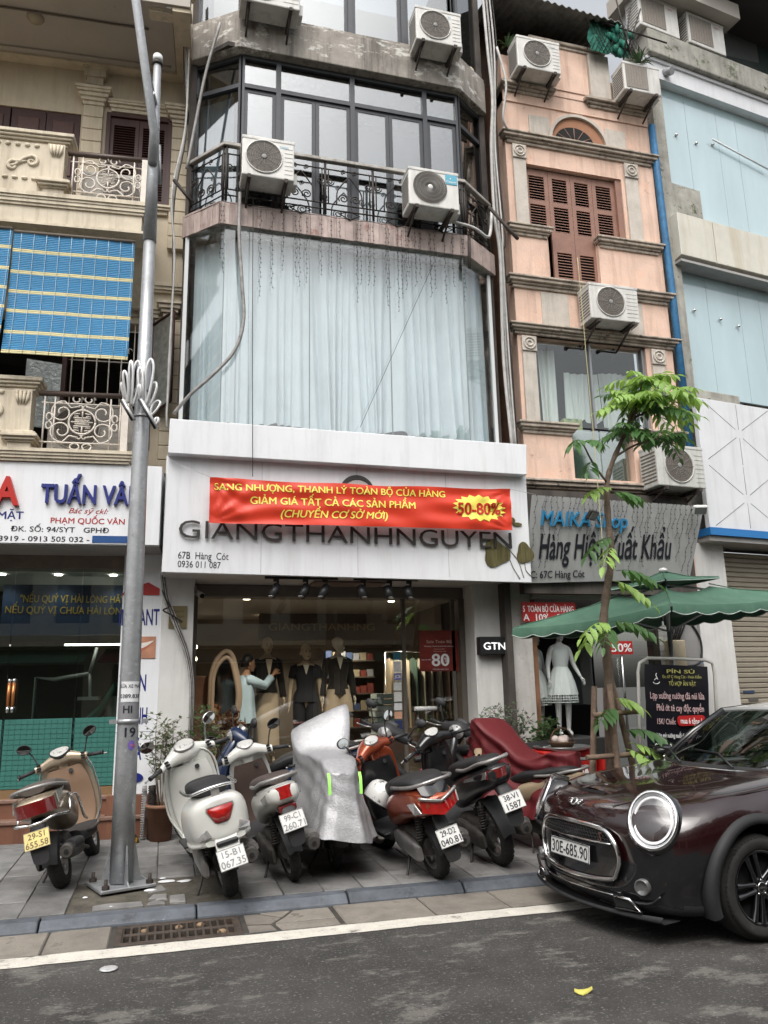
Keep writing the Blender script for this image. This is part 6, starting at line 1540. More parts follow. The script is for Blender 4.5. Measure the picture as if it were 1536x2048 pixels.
# ---- mannequins in white lace dresses at the neighbouring shop
M_lacew = mat('white_lace', (0.55, 0.60, 0.58), 0.8, bump=0.5, bscale=120); M_pm = mat('mannequin_pale', (0.6, 0.62, 0.6), 0.4)
def dress_m(loc, s, rz, label):
  t, J, b = figure('mannequin', label, 'mannequin', M_pm, dict(lel=(.25, .02, 1.14, .04, .04), lwr=(.33, -.06, .93, .026, .026)), group='white dress mannequins')
  rings_cloth('dress_bodice', M_lacew, b, [(0, .01, 1.44, .11, .09), (0, .005, 1.38, .155, .115), (0, 0, 1.3, .165, .13), (0, 0, 1.2, .14, .115), (0, 0, 1.1, .12, .1)])
  rings_cloth('dress_skirt', M_lacew, b, [(0, 0, 1.105, .12, .102), (0, 0, 1.0, .17, .15), (0, 0, .85, .215, .19), (0, 0, .66, .25, .22)], fold=.07, nf=12, n=48)
  q = MB()                                                    # open-work hem
  for r, z in ((.235, .66), (.24, .62), (.245, .58), (.25, .54)):
    q.tube([(r * cos(a) * 1.05, r * .9 * sin(a), z) for a in circ(36)], .007, 4, closed=True)
  for k in range(36):
    a = 2 * pi * k / 36; q.tube([(.235 * cos(a) * 1.05, .235 * .9 * sin(a), .66), (.25 * cos(a) * 1.05, .25 * .9 * sin(a), .54)], .006, 4)
  q.build('lace_hem', M_lacew, b)
  place(t, loc, rz, s); return t
dress_m((4.80, 9.12, .90), .765, .0, 'white mannequin in a sleeveless lace dress at the neighbouring dress shop')
dress_m((4.54, 9.3, .88), .75, .5, 'half hidden mannequin in white lace beside the wall of the dress shop')
tag(MB().box(4.42, 5.25, 8.9, 9.6, .15, .89).build('display_podium', mat('dark_podium', (0.05, 0.05, 0.05), 0.5), None, .01, 1), 'dark podium under the white dress mannequins', 'podium')
for k, (x, c, nm) in enumerate(((5.45, (0.16, 0.18, 0.18), 'grey'), (5.62, (0.1, 0.11, 0.12), 'charcoal'), (5.8, (0.3, 0.32, 0.31), 'pale grey'))):
  t = thing('hanging_garment', nm + ' garment hanging at the back of the dress shop', 'garment', (x, 10.3, 1.1), group='garments at the dress shop')
  rings_cloth('cloth', mat('garment2_%d' % k, c, 0.85), t, [(x, 10.3, 2.1, .03, .05), (x, 10.3, 2.02, .12, .05), (x, 10.3, 1.6, .12, .05), (x, 10.3, 1.25, .13, .06)], fold=.1, nf=5)

# ------------------------------------------------------------------ lamp pole with flag-holder ornament
def gz(y): return PZ + .02 * (y - 6.2)          # pavement level at depth y
M_galv = mat('galvanised_steel', (0.36, 0.37, 0.38), 0.42, 0.65, var=0.12, scale=9, spots=('d8dcdf', 0.35, 24, 0.56), spots2=('53565a', 0.35, 14, 0.58))
PX, PY = -.262, 6.86; PB = gz(PY)
pole = thing('lamp_pole', 'galvanised steel lamp pole standing on the pavement beside the gold scooter', 'lamp post', (PX, PY, PB))
TOPX, TOPY, TOPZ = -.30, 6.86, 7.56
def pp(z): t = (z - PB) / (TOPZ - PB); return Vector((PX + (TOPX - PX) * t, PY, z))
def pr(z): return .090 + (.040 - .090) * (z - PB) / (TOPZ - PB)
zs = [PB + .03, 1, 2, 3, 4, 5.6]
MB().tube([pp(z) for z in zs], [pr(z) for z in zs], 28).build('shaft', M_galv, pole)
MB().tube([pp(5.601), pp(6.5), pp(TOPZ)], [pr(5.6) + .008, pr(6.5) + .002, .036], 24).build('upper_shaft', M_galv, pole)
MB().tube([pp(TOPZ), pp(TOPZ + .06)], .046, 16).ball(pp(TOPZ + .06), (.046, .046, .03), 14, 8).build('cap', mat('cap_white', (0.6, 0.6, 0.6), 0.5), pole)
MB().tube([pp(TOPZ - .04), pp(TOPZ - .005)], .047, 16).build('cap_band', M_wi, pole)
e = (-0.493, 5.900, 7.490)
q = MB(); a0 = pp(6.72) + Vector((0, -.05, 0)); q.tube([a0 + Vector((.0, -.02, -.35)), a0, Vector(e)], [.042, .042, .036], 16); q.build('lamp_arm', M_galv, pole)
MB().tube([pp(7.15) + Vector((-.02, -.04, 0)), a0.lerp(Vector(e), .62)], .016, 8).tube([pp(7.05), pp(7.05) + Vector((-.03, -.16, .02))], .025, 8).build('arm_brace', M_galv, pole)
MB().tube([pp(6.45) + Vector((.05, .02, .2)), pp(6.3) + Vector((.07, .05, -.05))], .014, 6).build('arm_stub', M_galv, pole)
R45 = Matrix.Rotation(radians(20), 3, 'Z')
MB().obox((PX, PY, PB + .012), (.42, .40, .024), R45).build('base_plate', M_galv, pole, .004, 1)
for k in range(4):
  d = R45 @ Vector((cos(k * pi / 2), sin(k * pi / 2), 0)); n_ = Vector((-d.y, d.x, 0)) * .006; c = Vector((PX, PY, PB + .024))
  MB().poly([c + d * .09 - n_, c + d * .19 - n_, c + d * .15 + Vector((0, 0, .03)) - n_, c + d * .098 + Vector((0, 0, .28)) - n_], tuple(n_ * 2)).build('gusset', M_galv, pole)
  d2 = R45 @ Vector((cos(k * pi / 2 + pi / 4), sin(k * pi / 2 + pi / 4), 0)); p = c + d2 * .235
  MB().tube([p - Vector((0, 0, .02)), p + Vector((0, 0, .07))], .014, 8).lathe([(.001, 0), (.028, 0), (.028, .028), (.001, .028)], tuple(p), n=6, smooth=False).build('anchor_bolt', M_rust, pole)
MB().tube([pp(1.29), pp(1.325)], pr(1.3) + .008, 28).box(PX + .1, PX + .15, PY - .03, PY - .01, 1.29, 1.325).box(PX - .15, PX - .1, PY - .03, PY - .01, 1.29, 1.325).build('clamp_band', M_galv, pole)
VA = atan2(0 - PX, 0 - PY)       # bearing from the pole to the street
def bent(s, z, h, w, m, dx=0.0, bold=.0, lift=.004, name='stencil'):
  o = text(name, s, m, pole, (dx - w / 2, 0, z), w=w, h=h, bold=bold); 
  for v in o.data.vertices:
    r = pr(v.co.z) + lift - v.co.y; a = v.co.x / r; c = pp(v.co.z); v.co = (c.x + r * sin(a + .05), c.y - r * cos(a + .05), v.co.z)
def patch(name, m, z0, z1, a0, a1, lift=.002, oval=False):
  q = MB(); rows = []
  for j in range(9):
    z = z0 + (z1 - z0) * j / 8; k = sqrt(max(0.0, 1 - (2 * j / 8 - 1) ** 2)) if oval else 1; mid = (a0 + a1) / 2
    rows.append([(pp(z).x + (pr(z) + lift) * sin(mid + (a - mid) * k), pp(z).y - (pr(z) + lift) * cos(mid + (a - mid) * k), z) for a in [a0 + (a1 - a0) * i / 12 for i in range(13)]])
  q.grid(rows); return q.build(name, m, pole)
M_paper = mat('paper_white', (0.62, 0.63, 0.64), 0.7, var=0.05, scale=20)
patch('paper_notice', M_paper, 1.46, 1.62, -.85, 1.1)
bent('SỬA XE MÁY', 1.57, .027, .19, M_ink, .012, .006, name='notice_print'); bent('0389.838', 1.49, .03, .17, M_ink, .005, .012, name='notice_print')
patch('dark_band', mat('pole_dark', (0.2, 0.2, 0.21), 0.5), 1.325, 1.455, -1.5, 1.5, .001)
bent('HI', 1.375, .055, .07, M_ink, -.01, .02); bent('19', 1.19, .07, .085, M_ink, .02, .02)
patch('round_sticker', mat('sticker_violet', (0.14, 0.1, 0.35), 0.5), 1.085, 1.165, .1, .75, .002, True)
bent('Yamaha', 1.115, .018, .05, mat('sticker_pink', (0.6, 0.15, 0.2), 0.5), .047, .02, .005, 'sticker_print')
# ornament: slanted lamp bars and white loops strapped to the pole
orn = thing('flag_holder_ornament', 'white looped festive light frame strapped to the lamp pole', 'ornament', tuple(pp(4)))
M_owh = mat('ornament_white', (0.6, 0.6, 0.6), 0.45, 0.2, var=0.08, scale=20)
for z in (3.88, 4.12):
  MB().tube([pp(z), pp(z + .02)], pr(z) + .012, 20).build('strap', M_galv, orn)
for (a, b) in (((-0.443, 6.760, 4.000), (-0.339, 6.740, 3.819)), ((-0.293, 6.700, 3.999), (-0.146, 6.720, 3.749))):
  MB().tube([a, b], .018, 8).build('bar', M_owh, orn)
  MB().tube([Vector(a) + Vector((-.014, -.018, -.01)), Vector(b) + Vector((-.014, -.018, -.01))], .01, 6).build('dark_strip', M_blk, orn)
def loop(base, tip, w_, bulge):
  base, tip = Vector(base), Vector(tip); d = tip - base; s = Vector((1, 0, 0)) * w_; ax = Vector((0, -1, 0)) * bulge
  pts = [base, base + d * .35 + s * .8 + ax, base + d * .8 + s + ax, tip, base + d * .8 - s * .9 + ax * .4, base + d * .35 - s * .7 + ax * .3, base]
  MB().tube(catmull(pts, 5), .012, 6).build('loop', M_owh, orn)
ORN = [((-0.370, 6.750, 3.948), (-0.388, 6.720, 4.350), .016), ((-0.395, 6.740, 3.969), (-0.436, 6.700, 4.244), .018), ((-0.354, 6.750, 3.949), (-0.330, 6.720, 4.355), .03), ((-0.284, 6.700, 3.982), (-0.310, 6.700, 4.288), .02), ((-0.246, 6.720, 3.956), (-0.222, 6.700, 4.376), .03),
       ((-0.221, 6.740, 3.942), (-0.180, 6.720, 4.169), .025), ((-0.201, 6.740, 3.866), (-0.148, 6.740, 4.008), .03), ((-0.155, 6.720, 3.771), (-0.150, 6.720, 3.844), .014), ((-0.423, 6.760, 4.011), (-0.454, 6.740, 4.148), .010), ((-0.293, 6.700, 3.999), (-0.310, 6.680, 4.118), .010)]
for b, t, w_ in ORN: loop(b, t, w_, .02)

# ------------------------------------------------------------------ young tree with props
tree = thing('young_tree', 'young street tree with a bent trunk and bright green pinnate leaves', 'tree', (4.18, 7.1, gz(7.1)))
M_bark = mat('bark', (0.13, 0.095, 0.07), 0.9, var=0.3, scale=14, bump=0.8, bscale=40, spots=('4a4236', 0.5, 9, 0.56))
TP = [(4.17, 7.1, gz(7.1) - .02), (4.2, 7.1, .53), (4.219, 7.1, .896), (4.25, 7.1, 1.4), (4.258, 7.1, 1.856), (4.245, 7.1, 2.205), (4.323, 7.08, 2.613), (4.376, 7.06, 2.874), (4.372, 7.05, 3.406), (4.426, 7.05, 3.735), (4.633, 7.03, 4.138), (4.80, 7.0, 4.50)]
pts = catmull(TP, 6); MB().tube(pts, [.062 - .043 * i / (len(pts) - 1) + .004 * sin(i * 1.9) for i in range(len(pts))], 12).build('trunk', M_bark, tree)
BR = [((4.40, 7.05, 3.62), (4.22, 7.0, 3.80), (4.08, 6.96, 4.02)), ((4.60, 7.03, 4.1), (4.72, 6.95, 4.3), (4.74, 6.9, 4.5)), ((4.70, 7.02, 4.3), (4.95, 6.95, 4.42), (5.12, 6.9, 4.55)), ((4.78, 7.0, 4.45), (4.86, 7.0, 4.62), (4.9, 7.0, 4.74)), ((4.5, 7.04, 3.9), (4.72, 6.95, 4.02), (4.95, 6.9, 4.08))]
for b in BR: MB().tube(catmull(b, 4), [.014, .013, .012, .011, .011, .01, .009, .008, .006], 6).build('branch', M_bark, tree)
def leafmat(nm, c):
  m = mat(nm, c, 0.4, var=0.18, scale=10, rand=0.2); b = m.node_tree.nodes['Principled BSDF']
  N, L = m.node_tree.nodes, m.node_tree.links; tr = N.new('ShaderNodeBsdfTranslucent'); tr.inputs[0].default_value = lin((c[0] * 1.5, c[1] * 1.5, c[2])); mx = N.new('ShaderNodeMixShader'); mx.inputs[0].default_value = .35
  L.new(b.outputs[0], mx.inputs[1]); L.new(tr.outputs[0], mx.inputs[2]); L.new(mx.outputs[0], N['Material Output'].inputs[0]); return m
M_lfa = leafmat('bright_leaf', (0.26, 0.40, 0.11)); M_lfb = leafmat('dark_leaf', (0.07, 0.15, 0.05))
rnd = random.Random(21)
def frond(base, d, L_, n, m, droop=.5, sz=.15):
  """one pinnate leaf: a rachis with paired, folded leaflets"""
  base, d = Vector(base), Vector(d).normalized(); pts = [base + d * L_ * (i / n) + Vector((0, 0, -droop * L_ * (i / n) ** 2)) for i in range(n + 1)]
  q = MB(); q.tube(pts, .0035, 4); side = d.cross(Vector((0, 0, 1))).normalized()
  for i in range(1, n + 1):
    t_ = (pts[i] - pts[i - 1]).normalized()
    for s in ((-1, 1) if i < n else (0,)):
      x = (t_ * .5 + side * s * .9 + Vector((0, 0, rnd.uniform(-.85, -.3)))).normalized() if s else t_
      z = (Vector((0, 0, 1)) - x * x.z).normalized(); y = z.cross(x); l = sz * rnd.uniform(.75, 1.2) * (.7 + .5 * sin(pi * i / (n + 1))); w_ = l * .19
      P = lambda u, v, h: pts[i] + x * u * l + y * v * w_ + z * h * l
      q.grid([[P(0, 0, 0), P(.3, s_, .05), P(.62, s_ * .9, .0), P(1, 0, -.16)] for s_ in (1,)] + [[P(0, 0, 0), P(.3, 0, -.02), P(.62, 0, -.05), P(1, 0, -.16)], [P(0, 0, 0), P(.3, -1, .05), P(.62, -.9, .0), P(1, 0, -.16)]])
  q.build('leaf_frond', m, tree)
for (c, n, L_, m) in (((4.9, 7.0, 4.74), 11, .36, M_lfa), ((4.74, 6.9, 4.52), 9, .36, M_lfa), ((5.12, 6.9, 4.55), 10, .40, M_lfa), ((4.8, 7.0, 4.5), 7, .36, M_lfa), ((4.95, 6.9, 4.08), 7, .36, M_lfb), ((4.95, 6.95, 4.42), 8, .36, M_lfa), ((4.62, 7.0, 4.2), 5, .3, M_lfb)):
  for k in range(n):
    a = 2 * pi * k / n + rnd.uniform(-.4, .4); frond(c, (cos(a), sin(a) * .8 - .2, rnd.uniform(-.2, .8)), L_ * rnd.uniform(.7, 1.4), 7, m if rnd.random() < .75 else M_lfb, rnd.uniform(.2, .7), rnd.uniform(.10, .15))
for (c, d, L_, m) in (((4.08, 6.96, 4.02), (-.6, -.4, .1), .24, M_lfb), ((4.08, 6.96, 4.0), (.3, -.5, .2), .24, M_lfb), ((4.2, 6.98, 3.82), (-.5, -.5, -.1), .24, M_lfb), ((4.4, 7.0, 3.55), (-.9, -.3, .2), .38, M_lfa), ((4.4, 7.0, 3.5), (.6, -.4, .2), .3, M_lfb), ((4.36, 7.0, 3.05), (-.9, -.3, .0), .4, M_lfb), ((4.36, 7.0, 2.95), (-.7, -.6, -.1), .34, M_lfa), ((4.38, 7.0, 2.72), (.9, -.3, .2), .4, M_lfb), ((4.33, 7.0, 2.62), (.8, -.4, -.1), .36, M_lfa),
                      ((4.25, 7.0, 2.2), (-.9, -.4, .25), .48, M_lfa), ((4.25, 7.0, 2.15), (-.6, -.7, .1), .42, M_lfb), ((4.25, 7.0, 2.18), (-.8, -.2, .0), .4, M_lfa), ((4.25, 7.0, 2.22), (.9, -.35, .2), .46, M_lfb), ((4.24, 7.0, 1.42), (-.8, -.4, .1), .3, M_lfb), ((4.25, 7.0, 1.5), (.8, -.4, .2), .24, M_lfa), ((4.3, 7.0, 1.2), (.7, -.4, .3), .44, M_lfb), ((4.34, 6.98, 1.1), (.9, -.5, .0), .42, M_lfa), ((4.3, 6.98, 1.05), (.5, -.6, -.1), .36, M_lfa)):
  frond(c, d, L_, 6, m, .55)
prop = thing('tree_props', 'weathered wooden props lashed round the young tree trunk', 'tree props', (4.2, 7.1, gz(7.1)))
M_prop = mat('prop_wood', (0.15, 0.105, 0.075), 0.9, var=0.3, scale=10, bump=0.6, bscale=40)
for a, b in (((3.86, 7.05, .08), (4.08, 7.08, 1.62)), ((4.14, 6.9, .08), (4.2, 7.0, 1.64)), ((4.62, 7.15, .08), (4.28, 7.12, 1.75)), ((4.36, 7.5, .08), (4.26, 7.18, 1.6))):
  MB().tube(catmull([a, (Vector(a) + Vector(b)) / 2 + Vector((.012, 0, 0)), b], 4), [.034, .036, .034, .033, .034, .032, .03, .03, .028], 8).build('stake', M_prop, prop)
for a, b in (((3.86, 6.94, .99), (4.62, 7.0, 1.0)), ((3.98, 6.98, 1.36), (4.5, 7.0, 1.38))):
  MB().tube([a, b], .024, 7).build('crossbar', M_prop, prop)

tree.location = (3.77, 6.40, gz(6.4)); tree.scale = (.9, .9, .934)          # the tree stands near the kerb, clear of the parasol
prop.location = (3.785, 6.40, gz(6.4)); prop.scale = (.9, .9, .934)
# ------------------------------------------------------------------ green two-tier parasol
par = thing('parasol', 'dark green two tier market parasol with scalloped valance over the dress shop front', 'parasol', (4.93, 7.0, gz(7)))
M_grn = mat('green_canvas', (0.055, 0.125, 0.085), 0.85, var=0.16, scale=2.5, bump=0.3, bscale=12, streak=('6f8a78', 0.25, 5)); M_pip = mat('pale_piping', (0.4, 0.46, 0.42), 0.7)
C = Vector((4.93, 7.0, 2.57)); TI = [Vector((3.30, 7.2, 2.07)), Vector((4.27, 6.0, 2.2)), Vector((6.484, 6.700, 2.406)), Vector((5.6, 8.05, 2.25))]
def tier(C, TI, inner, vh, scal, nm, sag):
  for k in range(4):
    A, B = TI[k], TI[(k + 1) % 4]; rows = []
    for j in range(11):
      r = inner + (1 - inner) * j / 10; row = []
      for i in range(25):
        t = i / 24; e = A.lerp(B, t); e.z -= sag * 4 * t * (1 - t) * .5
        p = C.lerp(e, r); p.z -= .05 * sin(pi * r) * .6 + sag * sin(pi * r) * 4 * t * (1 - t) * .5
        row.append(tuple(p))
      rows.append(row)
    pn_ = MB().grid(rows).build(nm, M_grn, par)
    if vh:
      out = (A.lerp(B, .5) - C); out.z = 0; out.normalize(); top = [Vector(p) for p in rows[-1]]; n = 97; r0, r1, pipe = [], [], []
      for i in range(n):
        t = i / (n - 1); f = t * 24; a = min(int(f), 23); e = top[a].lerp(top[a + 1], f - a)
        b = e + out * .012 + Vector((0, 0, -vh * (.72 + .28 * abs(sin(t * scal * pi))))); r0.append(tuple(e)); r1.append(tuple(b)); pipe.append(b)
      MB().grid([r0, [tuple((Vector(a) + Vector(b)) / 2 + out * .008) for a, b in zip(r0, r1)], r1]).build('valance', M_grn, pn_)
      MB().tube(pipe, .005, 4).build('piping', M_pip, pn_)
    MB().tube([C + (A - C) * inner + Vector((0, 0, .002)), C + (A - C) * .5 + Vector((0, 0, -.03)), A], .006, 5).build('seam', M_grn, pn_)
tier(C, TI, .30, .10, 7, 'canopy_panel', .10)
C2 = C + Vector((0, 0, .09)); tier(C2, [C2 + (Vector((t.x, t.y, t.z)) - C) * .37 for t in TI], .02, .025, 0.0001, 'top_panel', .01)
MB().ball(C2 + Vector((0, 0, .01)), (.045, .045, .03), 12, 8).build('finial', mat('finial_white', (0.6, 0.6, 0.58), 0.5), par)
MB().tube([(4.93, 7.0, gz(7)), (4.93, 7.0, 2.62)], .024, 10).build('pole', M_galv, par)
for t in TI:
  rb_ = MB().tube([C + Vector((0, 0, -.05)), C.lerp(t, .5) + Vector((0, 0, -.075)), t + Vector((0, 0, -.02))], .012, 6).build('rib', M_galv, par)
  MB().tube([(4.93, 7.0, 2.02), C.lerp(t, .5) + Vector((0, 0, -.08))], .010, 6).build('strut', M_galv, rb_)
MB().lathe([(.001, 0), (.26, 0), (.27, .03), (.2, .07), (.05, .09), (.001, .09)], (4.93, 7.0, gz(7)), n=24).build('base', mat('concrete_base', (0.25, 0.25, 0.24), 0.8), par)

par.location = (5.226, 7.42, gz(7.42)); par.scale = (1.06, 1.06, 1.018)
# ------------------------------------------------------------------ menu board
mn = thing('menu_board', 'black snack menu banner in a white tube frame behind the car', 'menu board', (4.8, 6.8, gz(6.8)))
YM = 7.40
fr = [(4.360, 6.840, 0.637), (4.425, 6.840, 1.626), (4.451, 6.840, 1.716), (4.545, 6.840, 1.763), (4.854, 6.840, 1.755), (5.197, 6.840, 1.737), (5.280, 6.840, 1.707), (5.291, 6.840, 1.614), (5.219, 6.840, 0.596)]
MB().tube(fr, .016, 8).build('tube_frame', mat('frame_white', (0.55, 0.54, 0.5), 0.5), mn)
MB().tube([(fr[0][0], 6.84, fr[0][2]), (fr[0][0] - .02, 6.9, gz(6.9))], .016, 8).tube([(fr[-1][0], 6.84, fr[-1][2]), (fr[-1][0] + .02, 6.9, gz(6.9))], .016, 8).build('tube_leg', MATS['frame_white'], mn)
bl, br_, tr_, tl = (4.409, 6.800, 0.639), (5.100, 6.800, 0.606), (5.193, 6.800, 1.672), (4.479, 6.800, 1.705)
rows = []
for j in range(13):
  s = j / 12; row = []
  for i in range(17):
    t = i / 16; p = (Vector(tl) * (1 - t) + Vector(tr_) * t) * (1 - s) + (Vector(bl) * (1 - t) + Vector(br_) * t) * s
    p.y += .008 * sin(t * 7 + s * 5) + .006 * sin(s * 13 - t * 4); row.append(tuple(p))
  rows.append(row)
MB().grid(rows).build('banner', mat('black_vinyl', (0.008, 0.008, 0.012), 0.32), mn)
M_lime = mat('menu_lime', (0.42, 0.4, 0.12), 0.5); M_mpink = mat('menu_pink', (0.6, 0.42, 0.42), 0.5); M_mw = MATS['print_white']
for s, A, B, T, m, bd in (('PÍN SÚ', (4.698, 6.770, 1.616), (5.007, 6.770, 1.606), (4.702, 6.770, 1.649), M_lime, .02), ('Đc: 67 C Hàng Cót - Hoàn Kiếm', (4.643, 6.770, 1.569), (5.081, 6.770, 1.557), (4.646, 6.770, 1.597), M_lime, .004),
                         ('TỔ HỢP ĂN VẶT', (4.707, 6.770, 1.497), (5.009, 6.770, 1.487), (4.712, 6.770, 1.535), M_lime, .01), ('Lạp xưởng nướng đá núi lửa', (4.490, 6.770, 1.380), (5.089, 6.770, 1.357), (4.497, 6.770, 1.440), M_mpink, .012),
                         ('Phủ ớt tê cay độc quyền', (4.549, 6.770, 1.267), (5.069, 6.770, 1.239), (4.556, 6.770, 1.327), M_mpink, .012), ('15K/ Chiếc', (4.541, 6.770, 1.143), (4.742, 6.770, 1.132), (4.546, 6.770, 1.193), M_mpink, .008),
                         ('mua 6 tặng 1', (4.791, 6.760, 1.140), (5.024, 6.760, 1.128), (4.797, 6.760, 1.191), M_mw, .012), ('Chân mỳ nướng muối ớt Trung Hoa - 15K', (4.511, 6.770, 1.020), (5.060, 6.770, 0.996), (4.515, 6.770, 1.061), M_mw, .008),
                         ('Gà viên Pop corn 35K', (4.488, 6.770, 0.912), (4.923, 6.770, 0.886), (4.494, 6.770, 0.966), M_mw, .01), ('Chân gà rút xương', (4.489, 6.770, 0.821), (4.939, 6.770, 0.794), (4.495, 6.770, 0.875), M_mw, .012)):
  text3('lettering', s, m, mn, A, B, T, bd)
c0, c1 = (4.763, 6.770, 1.117), (5.071, 6.770, 1.211)
q = MB(); rr = (c1[2] - c0[2]) * .35
q.prism([(c1[0] - rr + rr * cos(a), c1[2] - rr + rr * sin(a)) for a in (0, pi / 6, pi / 3, pi / 2)] + [(c0[0] + rr + rr * cos(a), c1[2] - rr + rr * sin(a)) for a in (pi / 2, 2 * pi / 3, 5 * pi / 6, pi)] + [(c0[0] + rr + rr * cos(a), c0[2] + rr + rr * sin(a)) for a in (pi, 7 * pi / 6, 4 * pi / 3, 3 * pi / 2)] + [(c1[0] - rr + rr * cos(a), c0[2] + rr + rr * sin(a)) for a in (-pi / 2, -pi / 3, -pi / 6, 0)], 'y', 6.766, 6.772); q.build('red_badge', mat('badge_red', (0.42, 0.02, 0.02), 0.4), mn)
c = Vector((4.571, 6.770, 1.570))
MB().tube([c + Vector((.035 * cos(a), 0, -.035 + .02 * sin(a))) for a in [pi + k * pi / 8 for k in range(9)]], .004, 4).tube([c + Vector((-.02, 0, -.02)), c + Vector((0, 0, .0)), c + Vector((.02, 0, -.015)), c + Vector((.0, 0, .03)), c + Vector((.012, 0, .045))], .004, 4).build('emblem', M_mw, mn)

# ------------------------------------------------------------------ red cool box with tray and basket
cb = thing('cool_box', 'red and white cool box on the pavement below the dress shop mannequin', 'cool box', (4.05, 7.6, gz(7.6)))
M_cred = mat('cooler_red', (0.5, 0.022, 0.018), 0.4)
MB().box(3.72, 4.32, 7.55, 7.95, gz(7.6), .77).build('body', M_cred, cb, .02, 2)
MB().box(3.715, 4.325, 7.545, 7.955, .771, .80).build('white_rim', mat('cooler_white', (0.62, 0.6, 0.57), 0.5), cb, .008, 2)
MB().box(3.72, 4.32, 7.55, 7.95, .801, .87).build('lid', M_cred, cb, .015, 2)
text3('print', 'vietnhat', M_mw, cb, (4.10, 7.546, .565), (4.29, 7.546, .565), (4.10, 7.546, .605), .012)
for k, (x, h_) in enumerate(((4.14, .05), (4.185, .075), (4.235, .055))):
  MB().prism([(x - .035, .625), (x + .035, .625), (x + .008, .625 + h_), (x - .006, .625 + h_ * .95)], 'y', 7.543, 7.547 - .001 * k).build('mountain_print', M_mw, cb)
tag(MB().lathe([(.001, 0), (.26, 0), (.30, .03), (.295, .035), (.25, .008), (.001, .008)], (4.02, 7.72, .872), n=28).build('tray', mat('steel_tray', (0.5, 0.5, 0.5), 0.3, 0.9)), 'round steel tray resting on the red cool box lid', 'tray')
bk = thing('wicker_basket', 'small brown wicker basket with arched handle on the steel tray', 'basket', (4.02, 7.7, .88))
M_wick = mat('wicker', (0.1, 0.055, 0.03), 0.8, var=0.3, scale=60, bump=0.8, bscale=120)
MB().lathe([(.001, 0), (.10, 0), (.135, .055), (.14, .07), (.13, .06), (.095, .01), (.001, .008)], (4.02, 7.72, .882), n=20).build('bowl', M_wick, bk)
MB().tube([(4.02 + .13 * cos(a), 7.72, .945 + .14 * sin(a)) for a in [pi * k / 12 for k in range(13)]], .008, 6).build('handle', M_wick, bk)
q = MB(); rnd = random.Random(5)
for k in range(6): q.ball((3.98 + rnd.uniform(-.04, .1), 7.72 + rnd.uniform(-.05, .05), .945 + rnd.uniform(0, .03)), (.045, .04, .04), 9, 6)
tag(q.build('paper_bag', mat('pinkish_paper', (0.55, 0.46, 0.42), 0.7, bump=0.6, bscale=40)), 'crumpled pale wrappers lying in the wicker basket', 'wrapper')
for k, (x, y) in enumerate(((4.44, 7.5), (4.6, 7.55))):
  tag(MB().box(x - .09, x + .07, y, y + .15, gz(y), .8 - .15 * k).build('plastic_stool_stack', M_cred, None, .02, 2), 'red plastic crate behind the tree props, the %s one' % ('taller', 'shorter')[k], 'crate', 'red crates behind the tree')
# ------------------------------------------------------------------ potted shrubs by the shop pillars
def shrub(name, base, nstem, H, spread, leafm, lsz, per, label, seed, flat=.5):
  rnd = random.Random(seed); t = thing(name, label, 'plant', base); base = Vector(base); st = MB(); lf = MB()
  def leaf(p, d):
    s = lsz * rnd.uniform(.7, 1.2); sd = d.cross(Vector((rnd.uniform(-1, 1), rnd.uniform(-1, 1), 1))).normalized() * s * .28; lf.add([p, p + d * s * .5 + sd, p + d * s, p + d * s * .5 - sd], [(0, 1, 2, 3)])
  for k in range(nstem):
    a = rnd.uniform(0, 2 * pi); l = H * rnd.uniform(.6, 1); e = base + Vector((cos(a) * spread * rnd.uniform(.3, 1), sin(a) * spread * flat * rnd.uniform(.3, 1), l)); pts = catmull([base + Vector((cos(a) * .03, sin(a) * .03, 0)), base.lerp(e, .5) + Vector((rnd.uniform(-.05, .05), rnd.uniform(-.04, .04), l * .08)), e], 6)
    st.tube(pts, [.007 - .005 * i / (len(pts) - 1) for i in range(len(pts))], 5)
    for p in pts[4:]:
      for j in range(3):
        d = Vector((rnd.uniform(-1, 1), rnd.uniform(-1, 1), rnd.uniform(-.2, .7))).normalized(); tw = p + d * rnd.uniform(.06, .16); st.tube([p, tw], .002, 3)
        for i in range(per):
          leaf(p.lerp(tw, rnd.uniform(.3, 1)), Vector((rnd.uniform(-1, 1), rnd.uniform(-1, 1), rnd.uniform(-.6, .5))).normalized())
  st.build('stems', M_bark, t); o = lf.build('foliage', leafm, t); o['kind'] = 'stuff'; return t
M_sage = leafmat('sage_leaf', (0.13, 0.17, 0.09)); M_sage2 = leafmat('grey_green_leaf', (0.12, 0.17, 0.12))
M_pot = mat('clay_pot', (0.2, 0.1, 0.06), 0.8, var=0.2, scale=8)
def pot(x, y, r, h, label):
  q = MB(); q.lathe([(.001, 0), (r * .75, 0), (r, h), (r * 1.08, h), (r * 1.08, h - .04), (r * .9, h - .03), (.001, h - .05)], (x, y, gz(y)), n=20); return tag(q.build('plant_pot', M_pot), label, 'pot', 'clay plant pots')
pot(.02, 8.55, .14, .34, 'clay pot behind the white scooter at the left shop pillar'); shrub('leafy_shrub', (.02, 8.52, .42), 9, .95, .34, M_sage, .05, 2, 'thin stemmed shrub with small sage leaves before the left shop pillar', 3)
pot(.42, 8.66, .13, .4, 'clay pot half hidden beside the shop window'); shrub('leafy_shrub', (.40, 8.62, .5), 5, .85, .14, M_lfb, .06, 2, 'upright green shrub beside the cables at the left shop pillar', 8)
pot(3.62, 8.45, .18, .4, 'clay pot at the right shop pillar behind the motorbikes'); shrub('leafy_shrub', (3.62, 8.42, .48), 14, .85, .42, M_sage2, .045, 3, 'bushy grey green shrub at the right shop pillar', 5)
